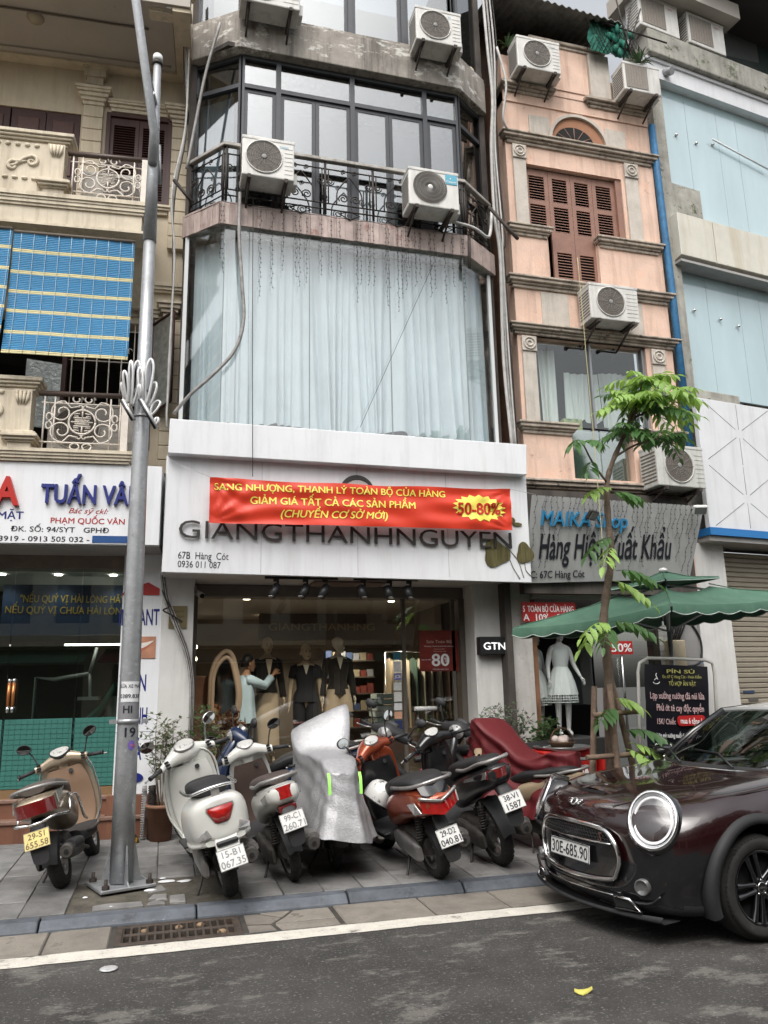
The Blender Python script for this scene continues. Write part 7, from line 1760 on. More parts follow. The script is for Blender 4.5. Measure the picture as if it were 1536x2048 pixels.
pot(4.05, 8.4, .16, .36, 'clay pot behind the red cool box'); shrub('leafy_shrub', (4.05, 8.36, .42), 10, .72, .34, M_lfb, .06, 3, 'dark green shrub behind the red cool box', 6)

# ------------------------------------------------------------------ scooters and motorbikes
def selip(hw, hu, hd, p, n=24):
  out = []
  for k in range(n):
    a = 2 * pi * k / n; c, s = cos(a), sin(a)
    y = hw * math.copysign(abs(c) ** (2 / p), c); z = (hu if s > 0 else hd) * math.copysign(abs(s) ** (2 / p), s); out.append((y, z))
  return out
def interp(secs, m=4):
  """Catmull-Rom through the parameter rows of a loft"""
  out = []
  n = len(secs)
  for i in range(n - 1):
    p0, p1, p2, p3 = secs[max(i - 1, 0)], secs[i], secs[i + 1], secs[min(i + 2, n - 1)]
    for k in range(m):
      t = k / m; out.append([.5 * (2 * b + (c - a) * t + (2 * a - 5 * b + 4 * c - d) * t * t + (3 * b - a - 3 * c + d) * t ** 3) for a, b, c, d in zip(p0, p1, p2, p3)])
  out.append(list(secs[-1])); return out
def loft_x(mb, secs, n=24, m=4, yc=0.0):
  """(x, zc, half width, up, down, power)"""
  mb.rings([[(x, yc + y, zc + z) for y, z in selip(hw, hu, hd, max(p, 1.2), n)] for x, zc, hw, hu, hd, p in interp(secs, m)]); return mb
def loft_z(mb, secs, n=24, m=4):
  """(z, xc, half width, forward, back, power)"""
  mb.rings([[(xc + d, y, z) for y, d in selip(hw, hf, hb, max(p, 1.2), n)] for z, xc, hw, hf, hb, p in interp(secs, m)]); return mb
def loft_y(mb, secs, n=16, m=4):
  """(y, xc, zc, hx, hz, power)"""
  mb.rings([[(xc + a, y, zc + b) for a, b in selip(hx, hz, hz, max(p, 1.2), n)] for y, xc, zc, hx, hz, p in interp(secs, m)]); return mb
M_tyre = mat('tyre_rubber', (0.02, 0.019, 0.018), 0.85, var=0.25, scale=20, spots=('4a443c', 0.4, 12, 0.6))
M_plast = mat('black_plastic', (0.025, 0.025, 0.026), 0.6, var=0.15, scale=12, spots=('4f4a42', 0.3, 9, 0.62))
M_engine = mat('engine_grime', (0.07, 0.065, 0.06), 0.65, 0.4, var=0.4, scale=14, spots=('5a5145', 0.5, 8, 0.56))
M_alu = mat('cast_aluminium', (0.36, 0.35, 0.34), 0.4, 0.8, var=0.2, scale=14, spots=('5a5348', 0.4, 10, 0.58))
M_chrome = mat('chrome', (0.7, 0.7, 0.7), 0.12, 1.0)
M_seat = mat('black_seat', (0.018, 0.018, 0.019), 0.55, var=0.2, scale=20, bump=0.3, bscale=120)
M_rlens = mat('red_lens', (0.36, 0.008, 0.006), 0.12, coat=1.0, var=0.25, scale=30)
M_dlens = mat('dark_red_lens', (0.13, 0.008, 0.008), 0.15, coat=1.0)
M_clens = mat('clear_lens', (0.42, 0.41, 0.4), 0.1, 0.5, coat=1.0, var=0.3, scale=25)
M_plw = mat('plate_white', (0.62, 0.62, 0.6), 0.45, var=0.06, scale=20); M_ply = mat('plate_yellow', (0.62, 0.5, 0.18), 0.5, var=0.1, scale=20, spots=('6e5a2a', 0.5, 25, 0.6))
M_mirg = mat('mirror_face', (0.75, 0.77, 0.78), 0.03, 1.0); M_grey = mat('grey_rail', (0.3, 0.29, 0.28), 0.45, 0.5)
M_dial = mat('dial_face', (0.42, 0.42, 0.4), 0.2, coat=0.8, spots=('22201e', 0.8, 26, 0.55)); M_faint = mat('faded_ink', (0.22, 0.22, 0.22), 0.6)

def wheel(parent, c, R, w_, M=None, name='wheel', spokes=5, rimm=None):
  """wheel thing-part: tyre with tread blocks > rim, spokes, hub"""
  mb = MB(M); pr_ = []
  for k in range(13):
    a = -pi * .62 + pi * 1.24 * k / 12; pr_.append((R - w_ * .5 + w_ * .5 * cos(a), w_ * .5 * sin(a)))
  pr_ = [(pr_[0][0] - .012, pr_[0][1] * .8)] + pr_ + [(pr_[-1][0] - .012, pr_[-1][1] * .8)]
  mb.lathe(pr_, c, 'y', 40, cap=False)
  ty = mb.build(name, M_tyre, parent)
  mb = MB(M)
  for k in range(34):
    for s in (-1, 1):
      a = 2 * pi * (k + (.25 if s > 0 else 0)) / 34; da = .05
      P = lambda aa, yy, rr: (c[0] + rr * sin(aa), c[1] + yy, c[2] + rr * cos(aa))
      y0, y1 = s * .006, s * w_ * .40; r0, r1 = R + .0035, R - w_ * .10
      mb.add([P(a, y0, r0), P(a + da, y0, r0), P(a + da + .06, y1, r1), P(a + .06, y1, r1), P(a, y0, r0 - .008), P(a + da, y0, r0 - .008), P(a + da + .06, y1, r1 - .008), P(a + .06, y1, r1 - .008)],
                   [(0, 1, 2, 3), (4, 7, 6, 5), (0, 4, 5, 1), (1, 5, 6, 2), (2, 6, 7, 3), (3, 7, 4, 0)])
  o = mb.build('tread', M_tyre, ty); o['kind'] = 'stuff'
  rr = R - w_ * .86; mb = MB(M); mb.lathe([(rr + .012, -w_ * .36), (rr + .018, -w_ * .40), (rr, -w_ * .36), (rr - .012, -w_ * .1), (rr - .012, w_ * .1), (rr, w_ * .36), (rr + .018, w_ * .40), (rr + .012, w_ * .36)], c, 'y', 36, cap=False); mb.build('rim', rimm or M_alu, ty)
  mb = MB(M)
  for k in range(spokes):
    a = 2 * pi * k / spokes; mb.tube([(c[0] + .03 * sin(a), c[1], c[2] + .03 * cos(a)), (c[0] + rr * sin(a + .12), c[1], c[2] + rr * cos(a + .12))], [.022, .013], 6)
  mb.lathe([(.001, -.05), (.05, -.05), (.055, -.03), (.055, .03), (.05, .05), (.001, .05)], c, 'y', 20); mb.build('spokes', rimm or M_alu, ty)
  return ty
def plate(parent, c, lines, m=None, ink=None, tilt=.35, w_=.19, h=.14, rz=0.0):
  """two-line number plate facing the rear (-x), leaning back"""
  up = Vector((sin(tilt) * 1.0, 0, cos(tilt))); right = Vector((0, -1, 0)); n = right.cross(up); c = Vector(c)
  p = MB().poly([c - right * w_ / 2 - up * h / 2, c + right * w_ / 2 - up * h / 2, c + right * w_ / 2 + up * h / 2, c - right * w_ / 2 + up * h / 2], tuple(-n * .004)).build('number_plate', m or M_plw, parent, .0015, 1)
  q = MB(); 
  e = [c + right * (sx * (w_ / 2 - .003)) + up * (sy * (h / 2 - .003)) + n * .002 for sx, sy in ((-1, -1), (1, -1), (1, 1), (-1, 1))]; q.tube(e, .0022, 4, closed=True); q.build('plate_rim', M_grey, p)
  k = ink or M_ink
  text('plate_print', lines[0], k, p, c + up * .011 + n * .003, w=w_ * .66, h=.042, bold=.012, right=right, up=up, align='C')
  text('plate_print', lines[1], k, p, c - up * .056 + n * .003, w=w_ * (.88 if len(lines[1]) > 4 else .66), h=.046, bold=.012, right=right, up=up, align='C')
  return p
def mirror(parent, M, base, tip, rx=.062, rz_=.045, tiltz=0.0, m=None):
  base, tip = Vector(base), Vector(tip); s = MB(M).tube(catmull([base, base.lerp(tip, .5) + Vector((.02, 0, .03)), tip], 4), .007, 6).build('mirror_stalk', m or M_plast, parent)
  R = Matrix.Rotation(tiltz, 3, 'X'); ring = [(rx * cos(a), rz_ * sin(a)) for a in circ(20)]
  def P(y, z, x): v = R @ Vector((x, y, z)); return tip + v
  MB(M).rings([[P(y * f, z * f, x) for y, z in ring] for f, x in ((.97, -.012), (1.05, -.01), (1.0, .008), (.6, .022), (.1, .026))]).build('mirror_shell', m or M_plast, s)
  MB(M).rings([[P(y * f, z * f, x) for y, z in ring] for f, x in ((.93, -.0125), (.05, -.0135))]).build('mirror_face', M_mirg, s)
def stand(parent, x=.25, L_=.30):
  MB().tube([(x, .10, .22), (x - .05, .17, .10), (x - .1, .235, .012)], .011, 6).tube([(x - .1, .235, .012), (x - .15, .25, .006)], .012, 6).build('side_stand', M_engine, parent)
def steering(angle, hx=1.0, hz=.6):
  ax = Vector((-.42, 0, .9)).normalized(); return Matrix.Translation((hx, 0, hz)) @ Matrix.Rotation(angle, 4, ax) @ Matrix.Translation((-hx, 0, -hz))
def scooter(name, label, loc, heading, lean, paint, style, steer=0.0, inner=None, seatm=None, plate_lines=None, plate_m=None, plate_ink=None, group='parked scooters and motorbikes', Rw=.225, Ww=.10, wb=1.27, mirrors=(1, 1), head_lens=False, scale=1.0):
  t = thing(name, label, 'scooter' if style != 'moped' else 'motorbike', group=group)
  inner = inner or paint; seatm = seatm or M_seat; S = steering(steer, wb - .27, .6)
  wheel(t, (0, 0, Rw), Rw, Ww, None, 'rear_wheel'); wheel(t, (wb, 0, Rw), Rw, Ww, S, 'front_wheel')
  B = MB
  # running gear: engine block, belt case on the left, silencer on the right, shock absorber
  q = B(); loft_x(q, [(-.06, .27, .04, .07, .07, 2.4), (.08, .28, .075, .10, .10, 3), (.3, .29, .085, .12, .11, 3), (.5, .3, .06, .08, .08, 2.4)], yc=.03); q.build('engine', M_engine, t)
  q = B(); loft_x(q, [(-.10, .255, .012, .05, .05, 2.5), (-.02, .255, .035, .075, .075, 2.6), (.15, .28, .04, .085, .075, 2.8), (.33, .30, .035, .085, .075, 2.6), (.44, .3, .012, .05, .05, 2.4)], yc=.135); q.build('belt_case', M_alu if style in ('vespa', 'attila') else M_engine, t)
  q = B(); loft_x(q, [(-.33, .30, .035, .035, .035, 2), (-.31, .30, .055, .058, .058, 2), (-.12, .285, .062, .066, .066, 2), (.08, .27, .055, .06, .06, 2), (.2, .25, .02, .02, .02, 2), (.4, .2, .016, .016, .016, 2)], yc=-.155); ex = q.build('silencer', M_engine, t)
  q = B(); loft_x(q, [(-.28, .325, .052, .048, .02, 2.4), (-.1, .318, .062, .052, .02, 2.6), (.06, .3, .05, .05, .02, 2.4)], yc=-.172); q.build('heat_shield', M_plast if style == 'lead' else M_alu, ex)
  B().tube([(-.334, -.155, .30), (-.338, -.155, .30)], .018, 12).build('tail_pipe', M_black, ex)
  q = B(); q.tube([(-.02, .085, .30), (-.10, .085, .56)], .014, 8)
  for k in range(9): f = k / 8; q.tube([(-.03 - .06 * f + .03 * cos(a), .085 + .03 * sin(a), .34 + .18 * f) for a in circ(10)], .006, 4, closed=True)
  q.build('shock_absorber', M_engine, t)
  # rear mudguard
  q = B(); rows = [[(-(Rw + .04) * sin(a), y * (1 - .25 * (k / 8) ** 2), Rw + (Rw + .04) * cos(a) + (.0 if abs(y) < .05 else -.015)) for y in (-.075, -.05, 0, .05, .075)] for k, a in enumerate([.25 + 1.25 * j / 8 for j in range(9)])]
  q.grid(rows); q.grid([[(x - .006, y, z + .004) for x, y, z in r] for r in reversed(rows)]); q.build('mudguard', M_plast, t)
  if style == 'vespa':
    q = B(); loft_x(q, [(-.40, .64, .05, .10, .13, 2.6), (-.385, .63, .13, .13, .16, 3.2), (-.30, .60, .195, .17, .17, 3.2), (-.12, .57, .225, .19, .17, 3.0), (.12, .54, .225, .2, .17, 2.8), (.32, .52, .19, .2, .17, 2.6), (.48, .50, .13, .17, .17, 2.6), (.56, .49, .08, .13, .15, 2.6)], n=32); bd = q.build('rear_body', paint, t)
    q = B(); loft_x(q, [(-.385, .475, .14, .022, .022, 4), (-.2, .45, .215, .022, .022, 4), (.05, .43, .222, .022, .022, 4), (.3, .42, .19, .02, .02, 4)], n=20); q.build('trim_band', paint, bd)
    B().rings([[(-.402 - .012 * (1 - f), y * f, .655 + z * f) for y, z in ((-.085, .05), (.085, .05), (.09, .03), (.05, -.05), (.03, -.06), (-.03, -.06), (-.05, -.05), (-.09, .03))] for f in (1.12, 1.1)]).build('tail_light_bezel', M_grey, bd)
    B().rings([[(-.408 - .03 * (1 - f * f), y * f, .655 + z * f) for y, z in ((-.085, .05), (.085, .05), (.09, .03), (.05, -.05), (.03, -.06), (-.03, -.06), (-.05, -.05), (-.09, .03))] for f in (1, .8, .45, .1)]).build('tail_light', M_rlens, bd)
    for s in (-1, 1):
      B().poly([(-.385, s * .115, .575), (-.352, s * .185, .535), (-.365, s * .175, .50), (-.395, s * .09, .515)], (-.012, s * .006, 0)).build('indicator', M_clens, bd, .004, 1)
    q = B(); loft_x(q, [(-.28, .80, .06, .02, .03, 2.4), (-.24, .81, .12, .035, .045, 2.6), (-.05, .815, .145, .045, .06, 2.8), (.12, .80, .15, .04, .08, 2.8), (.2, .795, .14, .05, .09, 2.6), (.38, .775, .12, .045, .09, 2.6), (.5, .74, .08, .03, .08, 2.4), (.55, .72, .03, .02, .05, 2.2)], n=28); q.build('seat', seatm, t)
    gr = B().tube(catmull([(.12, .185, .80), (-.1, .18, .80), (-.28, .16, .81), (-.335, .09, .825), (-.345, 0, .83), (-.335, -.09, .825), (-.28, -.16, .81), (-.1, -.18, .80), (.12, -.185, .80)], 5), .0115, 8).build('grab_rail', M_chrome, t)
    B().box(-.345, -.325, -.03, .03, .735, .825).build('rail_bracket', M_grey, gr, .006, 1); B().box(-.395, -.35, -.055, .055, .70, .735).build('rail_foot', M_plast, gr, .008, 1)
    B().poly([(-.39, -.08, .50), (-.39, .08, .50), (-.47, .085, .33), (-.47, -.085, .33)], (.02, 0, .0)).build('plate_carrier', paint, t, .008, 1); B().box(-.44, -.39, -.075, .075, .445, .475).build('plate_lamp', M_blk, t, .008, 1)
    plate(t, (-.485, 0, .365), plate_lines, plate_m, plate_ink, .45)
    text('badge', 'Vespa', M_ink, bd, (-.22, .222, .475), w=.09, h=.04, bold=0, shear=.3, right=(-1, 0.1, 0))
    text('badge', 'LX', M_grey, bd, (-.05, -.228, .5), h=.025, right=(1, 0, 0))
  elif style == 'moped':
    q = B(); loft_x(q, [(-.46, .76, .03, .03, .03, 2), (-.38, .75, .07, .05, .05, 2.4), (-.15, .70, .10, .07, .10, 2.6), (.15, .64, .12, .08, .12, 2.6), (.38, .58, .10, .09, .1, 2.4), (.5, .54, .05, .05, .06, 2.2)]); bd = q.build('rear_body', paint, t)
    q = B(); loft_x(q, [(-.36, .81, .05, .02, .02, 2.2), (-.25, .80, .10, .04, .04, 2.6), (.1, .76, .115, .045, .05, 2.8), (.4, .73, .09, .045, .05, 2.6), (.55, .70, .03, .02, .03, 2.2)]); q.build('seat', seatm, t)
    B().tube(catmull([(-.1, .12, .78), (-.35, .1, .82), (-.46, 0, .85), (-.35, -.1, .82), (-.1, -.12, .78)], 5), .012, 8).build('grab_rail', M_grey, t)
    B().rings([[(-.44 - .02 * (1 - f), y * f, .74 + z * f) for y, z in ((-.07, .03), (.07, .03), (.05, -.03), (-.05, -.03))] for f in (1, .2)]).build('tail_light', M_rlens, bd)
  else:
    kx = dict(lead=(.175, .70, .10), vision=(.155, .70, .09), attila=(.19, .66, .12), sport=(.14, .72, .085)).get(style)
    hw, zc, up = kx; tip = dict(lead=-.40, vision=-.46, attila=-.43, sport=-.50)[style]; rise = dict(lead=.0, vision=.06, attila=.0, sport=.09)[style]
    q = B(); loft_x(q, [(tip, zc + rise, hw * .35, .04, .04, 2.4), (tip + .03, zc + rise, hw * .7, .065, .075, 2.8), (tip + .14, zc + rise * .8, hw * .9, up * .85, .11, 3.0), (-.1, zc + rise * .3 - .01, hw, up, .13, 3.0), (.12, zc - .04, hw * 1.05, up, .15, 2.8), (.34, zc - .10, hw * .95, up, .17, 2.6), (.5, zc - .17, hw * .7, up, .14, 2.6), (.58, zc - .2, hw * .4, .06, .1, 2.4)], n=32); bd = q.build('rear_body', paint, t)
    sz = zc + up + rise * .3
    q = B(); loft_x(q, [(tip + .12, sz + .02 + rise * .5, hw * .5, .02, .03, 2.4), (tip + .2, sz + .03 + rise * .4, hw * .8, .04, .04, 2.8), (-.08, sz + .025, hw * .92, .05, .05, 3), (.1, sz - .0, hw * .95, .045, .07, 3), (.18, sz - .01, hw * .92, .05, .08, 2.8), (.38, sz - .05, hw * .75, .045, .09, 2.6), (.52, sz - .11, hw * .5, .03, .08, 2.4), (.57, sz - .14, hw * .2, .02, .04, 2.2)], n=28); q.build('seat', seatm, t)
    rm = M_grey if style != 'attila' else M_alu
    q = B(); zr = sz + .03 + rise * .5; q.tube(catmull([(.08, hw * 1.0, sz - .01), (-.12, hw * 1.03, sz + .01), (tip + .12, hw * .95, zr), (tip + .02, hw * .6, zr + .015), (tip - .005, 0, zr + .02), (tip + .02, -hw * .6, zr + .015), (tip + .12, -hw * .95, zr), (-.12, -hw * 1.03, sz + .01), (.08, -hw * 1.0, sz - .01)], 5), .015, 8); q.build('grab_rail', rm, t)
    zt = zc + rise
    if style == 'lead':
      q = B(); rows = []
      for j, (z, r) in enumerate(((zt + .045, 1.0), (zt + .02, 1.03), (zt - .03, 1.02), (zt - .06, .96))): rows.append([(tip - .012 - .03 * cos(b * 1.45) * r + .20 * (1 - cos(b * 1.0)), hw * .92 * sin(b * 1.35), z) for b in [(-1 + 2 * i / 14) for i in range(15)]])
      q.grid(rows); q.build('tail_light', M_dlens, bd)
      for s in (-1, 1):
        B().poly([(tip + .12, s * hw * .91, zt + .075), (-.08, s * hw * 1.02, zt + .085), (tip + .1, s * hw * .98, zt - .02)], (0, s * .008, 0)).build('indicator', M_clens, bd)
        B().tube(catmull([(tip - .03, s * .05, zt - .12), (tip + .0, s * .15, zt - .1), (-.15, s * .2, zt - .12), (-.05, s * .205, zt - .02), (.2, s * .205, zt - .03), (.32, s * .2, zt - .22), (.5, s * .18, zt - .27)], 5), .011, 8).build('guard_bar', M_chrome, t)
        text('badge', 'LEAD', M_ink, bd, (-.06, s * (hw * 1.04 + .004), zt - .0), w=.1, h=.022, bold=.02, right=(s * -1.0, 0, -.05))
      B().tube(catmull([(tip - .03, .05, zt - .12), (tip - .045, 0, zt - .12), (tip - .03, -.05, zt - .12)], 4), .011, 8).build('guard_bar', M_chrome, t)
    elif style == 'vision':
      q = B(); rows = [[(tip + .0 - .02 * cos(b) + .07 * abs(b) ** 2, hw * .62 * b, z + .012 * (1 - b * b)) for b in [(-1 + 2 * i / 10) for i in range(11)]] for z in (zt + .05, zt + .01, zt - .03, zt - .045)]; q.grid(rows); q.build('tail_light', M_rlens, bd)
      for s in (-1, 1):
        B().poly([(tip + .06, s * hw * .63, zt + .05), (tip + .2, s * hw * 1.0, zt - .02), (tip + .18, s * hw * .97, zt - .06), (tip + .055, s * hw * .6, zt - .04)], (-.014, s * .01, 0)).build('indicator', M_clens, bd)
        text('badge', 'VISION', M_ink, bd, (-.02 if s > 0 else -.2, s * (hw * 1.03 + .006), zt - .02 + (.0 if s > 0 else .02)), w=.13, h=.02, bold=.01, right=(s * -1.0, 0, .12 * s))
      B().box(tip + .02, tip + .1, -.07, .07, zt - .14, zt - .09).build('reflector', M_dlens, t, .006, 1)
    elif style == 'attila':
      q = B(); rows = [[(tip - .012 + .05 * b * b, hw * .8 * b, z + .05 * abs(b)) for b in [(-1 + 2 * i / 12) for i in range(13)]] for z in (zt - .0, zt - .03, zt - .075, zt - .095)]; q.grid(rows); q.build('tail_light', M_rlens, bd)
      B().tube([(tip - .016 + .05 * b * b, hw * .85 * b, zt + .012 + .055 * abs(b)) for b in [(-1 + 2 * i / 12) for i in range(13)]], .014, 6).build('chevron_trim', M_alu, bd)
      q = B(); rows = [[(tip - .0 + f * .09 + .05 * b * b, hw * .62 * b, zt + .035 + f * .08 + .03 * abs(b)) for b in [(-1 + 2 * i / 10) for i in range(11)]] for f in (0, .35, .7, 1)]; q.grid(rows); q.build('tail_panel', mat('gloss_black', (0.012, 0.012, 0.014), 0.15, coat=0.8), bd)
      for s in (-1, 1):
        B().poly([(tip + .10, s * hw * .92, zt + .035), (tip + .22, s * hw * 1.02, zt + .015), (tip + .13, s * hw * .98, zt - .06), (tip + .045, s * hw * .80, zt - .045)], (-.014, s * .012, 0)).build('indicator', M_clens, bd, .004, 1)
        text('badge', 'ATTILA', M_grey, bd, (-.03 if s > 0 else -.13, s * (hw * 1.03 + .006), zt - .09), w=.1, h=.018, shear=.2, right=(s * -1.0, 0, 0))
    else:
      q = B(); rows = [[(tip - .01 + .06 * b * b, hw * .8 * b, z) for b in [(-1 + 2 * i / 10) for i in range(11)]] for z in (zt + .045, zt + .01, zt - .025)]; q.grid(rows); q.build('tail_light', M_dlens, bd)
      for s in (-1, 1):
        B().poly([(tip + .04, s * hw * .75, zt + .04), (-.06, s * hw * 1.02, zt - .05), (-.02, s * hw * 1.02, zt - .08), (tip + .06, s * hw * .8, zt - .02)], (0, s * .008, 0)).build('indicator', M_clens, bd)
    px = tip + (.0 if style != 'attila' else .06); pz = dict(lead=.47, vision=.56, attila=.40, sport=.60)[style]
    q = B(); loft_x(q, [(px - .055, pz - .14, .06, .02, .05, 3), (px - .035, pz - .06, .07, .05, .07, 3), (px + .03, pz + .05, .06, .06, .06, 3), (tip + .14, zt - .08, .05, .04, .05, 3)]); q.build('plate_carrier', M_plast, t)
    plate(t, (px - .062, 0, pz), plate_lines, plate_m, plate_ink, .40)
  # floor, leg shield, apron
  if style != 'moped':
    q = B(); loft_x(q, [(.42, .32, .12, .05, .05, 3), (.55, .30, .17, .035, .05, 4), (.8, .30, .18, .035, .05, 4), (.95, .34, .16, .05, .06, 3.4)]); fb = q.build('floorboard', M_plast if style != 'vespa' else paint, t)
    for s in (-1, 1):
      B().box(.5, .85, s * .175 - .03, s * .175 + .03, .315, .335).build('floor_mat', M_plast, fb, .006, 1)
    wid = dict(vespa=.215, lead=.225, vision=.19, attila=.2, sport=.16)[style]
    q = B(); loft_z(q, [(.30, .93, wid * .75, .04, .03, 3), (.42, .965, wid * .95, .035, .02, 3.4), (.6, .955, wid * 1.05, .03, .02, 3.6), (.8, .92, wid, .03, .02, 3.4), (.93, .885, wid * .85, .03, .02, 3), (.99, .87, wid * .55, .03, .02, 2.6), (1.01, .865, wid * .25, .02, .01, 2.4)], n=36); ls = q.build('leg_shield', paint, t)
    q = B(); loft_z(q, [(.34, .925, wid * .66, .0, .02, 3), (.46, .94, wid * .84, .0, .025, 3.4), (.62, .93, wid * .9, .0, .035, 3.6), (.78, .895, wid * .85, .0, .04, 3.4), (.90, .868, wid * .7, .0, .03, 3)], n=32); gb = q.build('glove_box', inner, ls)
    B().tube([(.84, -.06, .86), (.83, -.062, .862)], .02, 12).build('ignition', M_blk, gb)
    q = B(); loft_z(q, [(.38, 1.02, wid * .5, .10, .06, 2.4), (.55, 1.03, wid * .8, .12, .06, 2.4), (.75, .99, wid * .85, .10, .05, 2.4), (.92, .93, wid * .7, .07, .03, 2.4), (1.0, .90, wid * .4, .04, .02, 2.4)], n=28); q.build('front_apron', paint, t)
    if style in ('lead', 'vespa'):
      for s in (-1, 1):
        B().tube(catmull([(.93, s * wid * .7, .33), (.955, s * (wid + .012), .5), (.945, s * (wid + .02), .7), (.90, s * (wid + .005), .88), (.86, s * wid * .65, .985), (.845, 0, 1.015)], 5), .009, 8).build('shield_rail', M_chrome if style == 'lead' else paint, ls)
    q = MB(S); q.tube([(wb - .27, 0, .6), (wb - .06, 0, .34)], .03, 10); [q.tube([(wb - .12, s * .075, .46), (wb, s * .075, Rw)], .018, 8) for s in (-1, 1)]; q.build('fork', M_alu, t)
  else:
    q = B(); loft_z(q, [(.34, .98, .06, .05, .06, 3), (.5, 1.0, .13, .05, .05, 3), (.72, .98, .15, .05, .04, 3), (.9, .93, .11, .05, .04, 3), (.97, .9, .05, .03, .03, 3)], n=28); q.build('leg_shield', paint, t)
    B().tube([(.95, 0, .78), (.6, 0, .5), (.4, 0, .5)], [.05, .045, .05], 10).build('frame_tube', M_plast, t)
    q = MB(S); [q.tube([(wb - .28, s * .08, .62), (wb, s * .08, Rw)], .022, 8) for s in (-1, 1)]; q.build('fork', M_plast, t)
  q = MB(S); Rf = Rw + .035; rows = [[(wb - Rf * sin(a), y, Rw + Rf * cos(a) - (.03 if abs(y) > .06 else 0)) for y in (-.085, -.06, 0, .06, .085)] for a in [-.9 + 2.1 * j / 12 for j in range(13)]]; q.grid(rows); q.grid([[(x, y, z + .006) for x, y, z in r] for r in reversed(rows)]); q.build('front_fender', paint, t)
  # handlebar cowl with dial, switches, grips, levers, mirrors
  hz, hx = (dict(vespa=.985, lead=.975, vision=.99, moped=1.0).get(style, 1.0), .86 if style != 'moped' else .84)
  if style == 'vespa': secs = [(-.255, hx - .03, hz - .03, .026, .028, 2.2), (-.2, hx - .01, hz - .015, .036, .036, 2.4), (-.1, hx + .02, hz + .005, .07, .06, 2.4), (0, hx + .03, hz + .01, .11, .085, 2.3), (.1, hx + .02, hz + .005, .07, .06, 2.4), (.2, hx - .01, hz - .015, .036, .036, 2.4), (.255, hx - .03, hz - .03, .026, .028, 2.2)]
  else: secs = [(-.235, hx - .03, hz - .025, .03, .034, 2.6), (-.18, hx - .01, hz - .02, .042, .042, 2.8), (-.09, hx + .02, hz + .01, .075, .055, 2.6), (0, hx + .03, hz + .02, .10, .075, 2.6), (.09, hx + .02, hz + .01, .075, .055, 2.6), (.18, hx - .01, hz - .02, .042, .042, 2.8), (.235, hx - .03, hz - .025, .03, .034, 2.6)]
  q = MB(S); loft_y(q, secs, 20); hb = q.build('handlebar_cowl', paint if style != 'moped' else M_plast, t)
  q = MB(S); loft_z(q, [(.88, .90, .05, .05, .05, 3), (.95, .89, .06, .07, .06, 3), (hz + .01, .88, .06, .09, .075, 3)], 20); q.build('stem_cover', paint if style != 'moped' else M_plast, hb)
  nrm = Vector((-.62, 0, .78)); c = Vector((hx - .035, 0, hz + .078)); e1 = Vector((0, 1, 0)); e2 = e1.cross(nrm)
  dr = (.085, .062) if style in ('vespa', 'lead') else (.07, .05)
  shape = [(dr[0] * cos(a) * (1 if style in ('vespa', 'attila') else 1 - .25 * sin(a)), dr[1] * sin(a)) for a in circ(24)]
  MB(S).rings([[c + e1 * (u * f) + e2 * (-v * f) + nrm * h for u, v in shape] for f, h in ((1.08, -.03), (1.08, .004), (.98, .006))]).build('dial_bezel', M_plast if style in ('lead', 'sport', 'moped') else M_alu, hb)
  MB(S).rings([[c + e1 * (u * f) + e2 * (-v * f) + nrm * h for u, v in shape] for f, h in ((.97, .006), (.5, .010), (.05, .011))]).build('dial', M_dial, hb)
  MB(S).rings([[(hx + .125 + .02 * f, dr[0] * .85 * cos(a) * (1 - f * .8), hz + .0 + dr[1] * sin(a) * (1 - f * .8)) for a in circ(20)] for f in (-.5, 0, .5, 1)]).build('headlight', M_clens, hb)
  for s, on in ((1, mirrors[0]), (-1, mirrors[1])):
    gx, gz_ = hx - .045, hz - .03
    MB(S).tube([(gx + .015, s * .24, gz_ + .005), (gx - .03, s * .37, gz_ - .01)], .0175, 10).tube([(gx - .03, s * .37, gz_ - .01), (gx - .035, s * .385, gz_ - .012)], .020, 10).build('grip', M_plast, hb)
    MB(S).tube(catmull([(gx + .05, s * .22, gz_ + .0), (gx + .075, s * .27, gz_ - .005), (gx + .03, s * .40, gz_ - .03)], 4), .007, 6).ball((gx + .03, s * .40, gz_ - .03), .011, 8, 6).build('brake_lever', M_alu, hb)
    for k in range(3):
      MB(S).obox((hx - .05 - .01 * k, s * (.20 - .0 * k), hz + .012 - .024 * k), (.016, .034, .015)).build('switch', M_blk, hb)
    if on: mirror(hb, S, (hx, s * .21, hz + .01), (hx - .02, s * .30, hz + .19) if on == 1 else on, m=M_plast if style != 'vespa' else M_chrome, tiltz=s * .25)
  stand(t)
  t.location = (loc[0], loc[1], gz(loc[1])); t.rotation_euler = (-lean, 0, heading); t.scale = (scale,) * 3
  return t
M_gold_p = mat('gold_paint', (0.43, 0.345, 0.25), 0.32, 0.45, coat=0.6, spots=('6b5a45', 0.25, 5, 0.6)); M_goldin = mat('gold_inner', (0.30, 0.195, 0.13), 0.5)
M_wpaint = mat('white_scooter_paint', (0.63, 0.63, 0.59), 0.3, coat=0.6, var=0.04, scale=5, spots=('a09a8c', 0.35, 6, 0.6)); M_brownp = mat('brown_inner', (0.075, 0.05, 0.042), 0.5); M_brseat = mat('brown_seat', (0.06, 0.045, 0.04), 0.55, bump=0.3, bscale=100)
M_orp = mat('copper_red_paint', (0.34, 0.065, 0.025), 0.28, 0.45, coat=0.8); M_blkp = mat('black_bike_paint', (0.014, 0.014, 0.015), 0.3, coat=0.6, spots=('3a3632', 0.3, 5, 0.6)); M_navyp = mat('navy_paint', (0.012, 0.022, 0.055), 0.25, coat=0.8); M_redp2 = mat('red_bike_paint', (0.5, 0.02, 0.015), 0.25, coat=0.8); M_beigep = mat('beige_bike_paint', (0.3, 0.23, 0.15), 0.5)
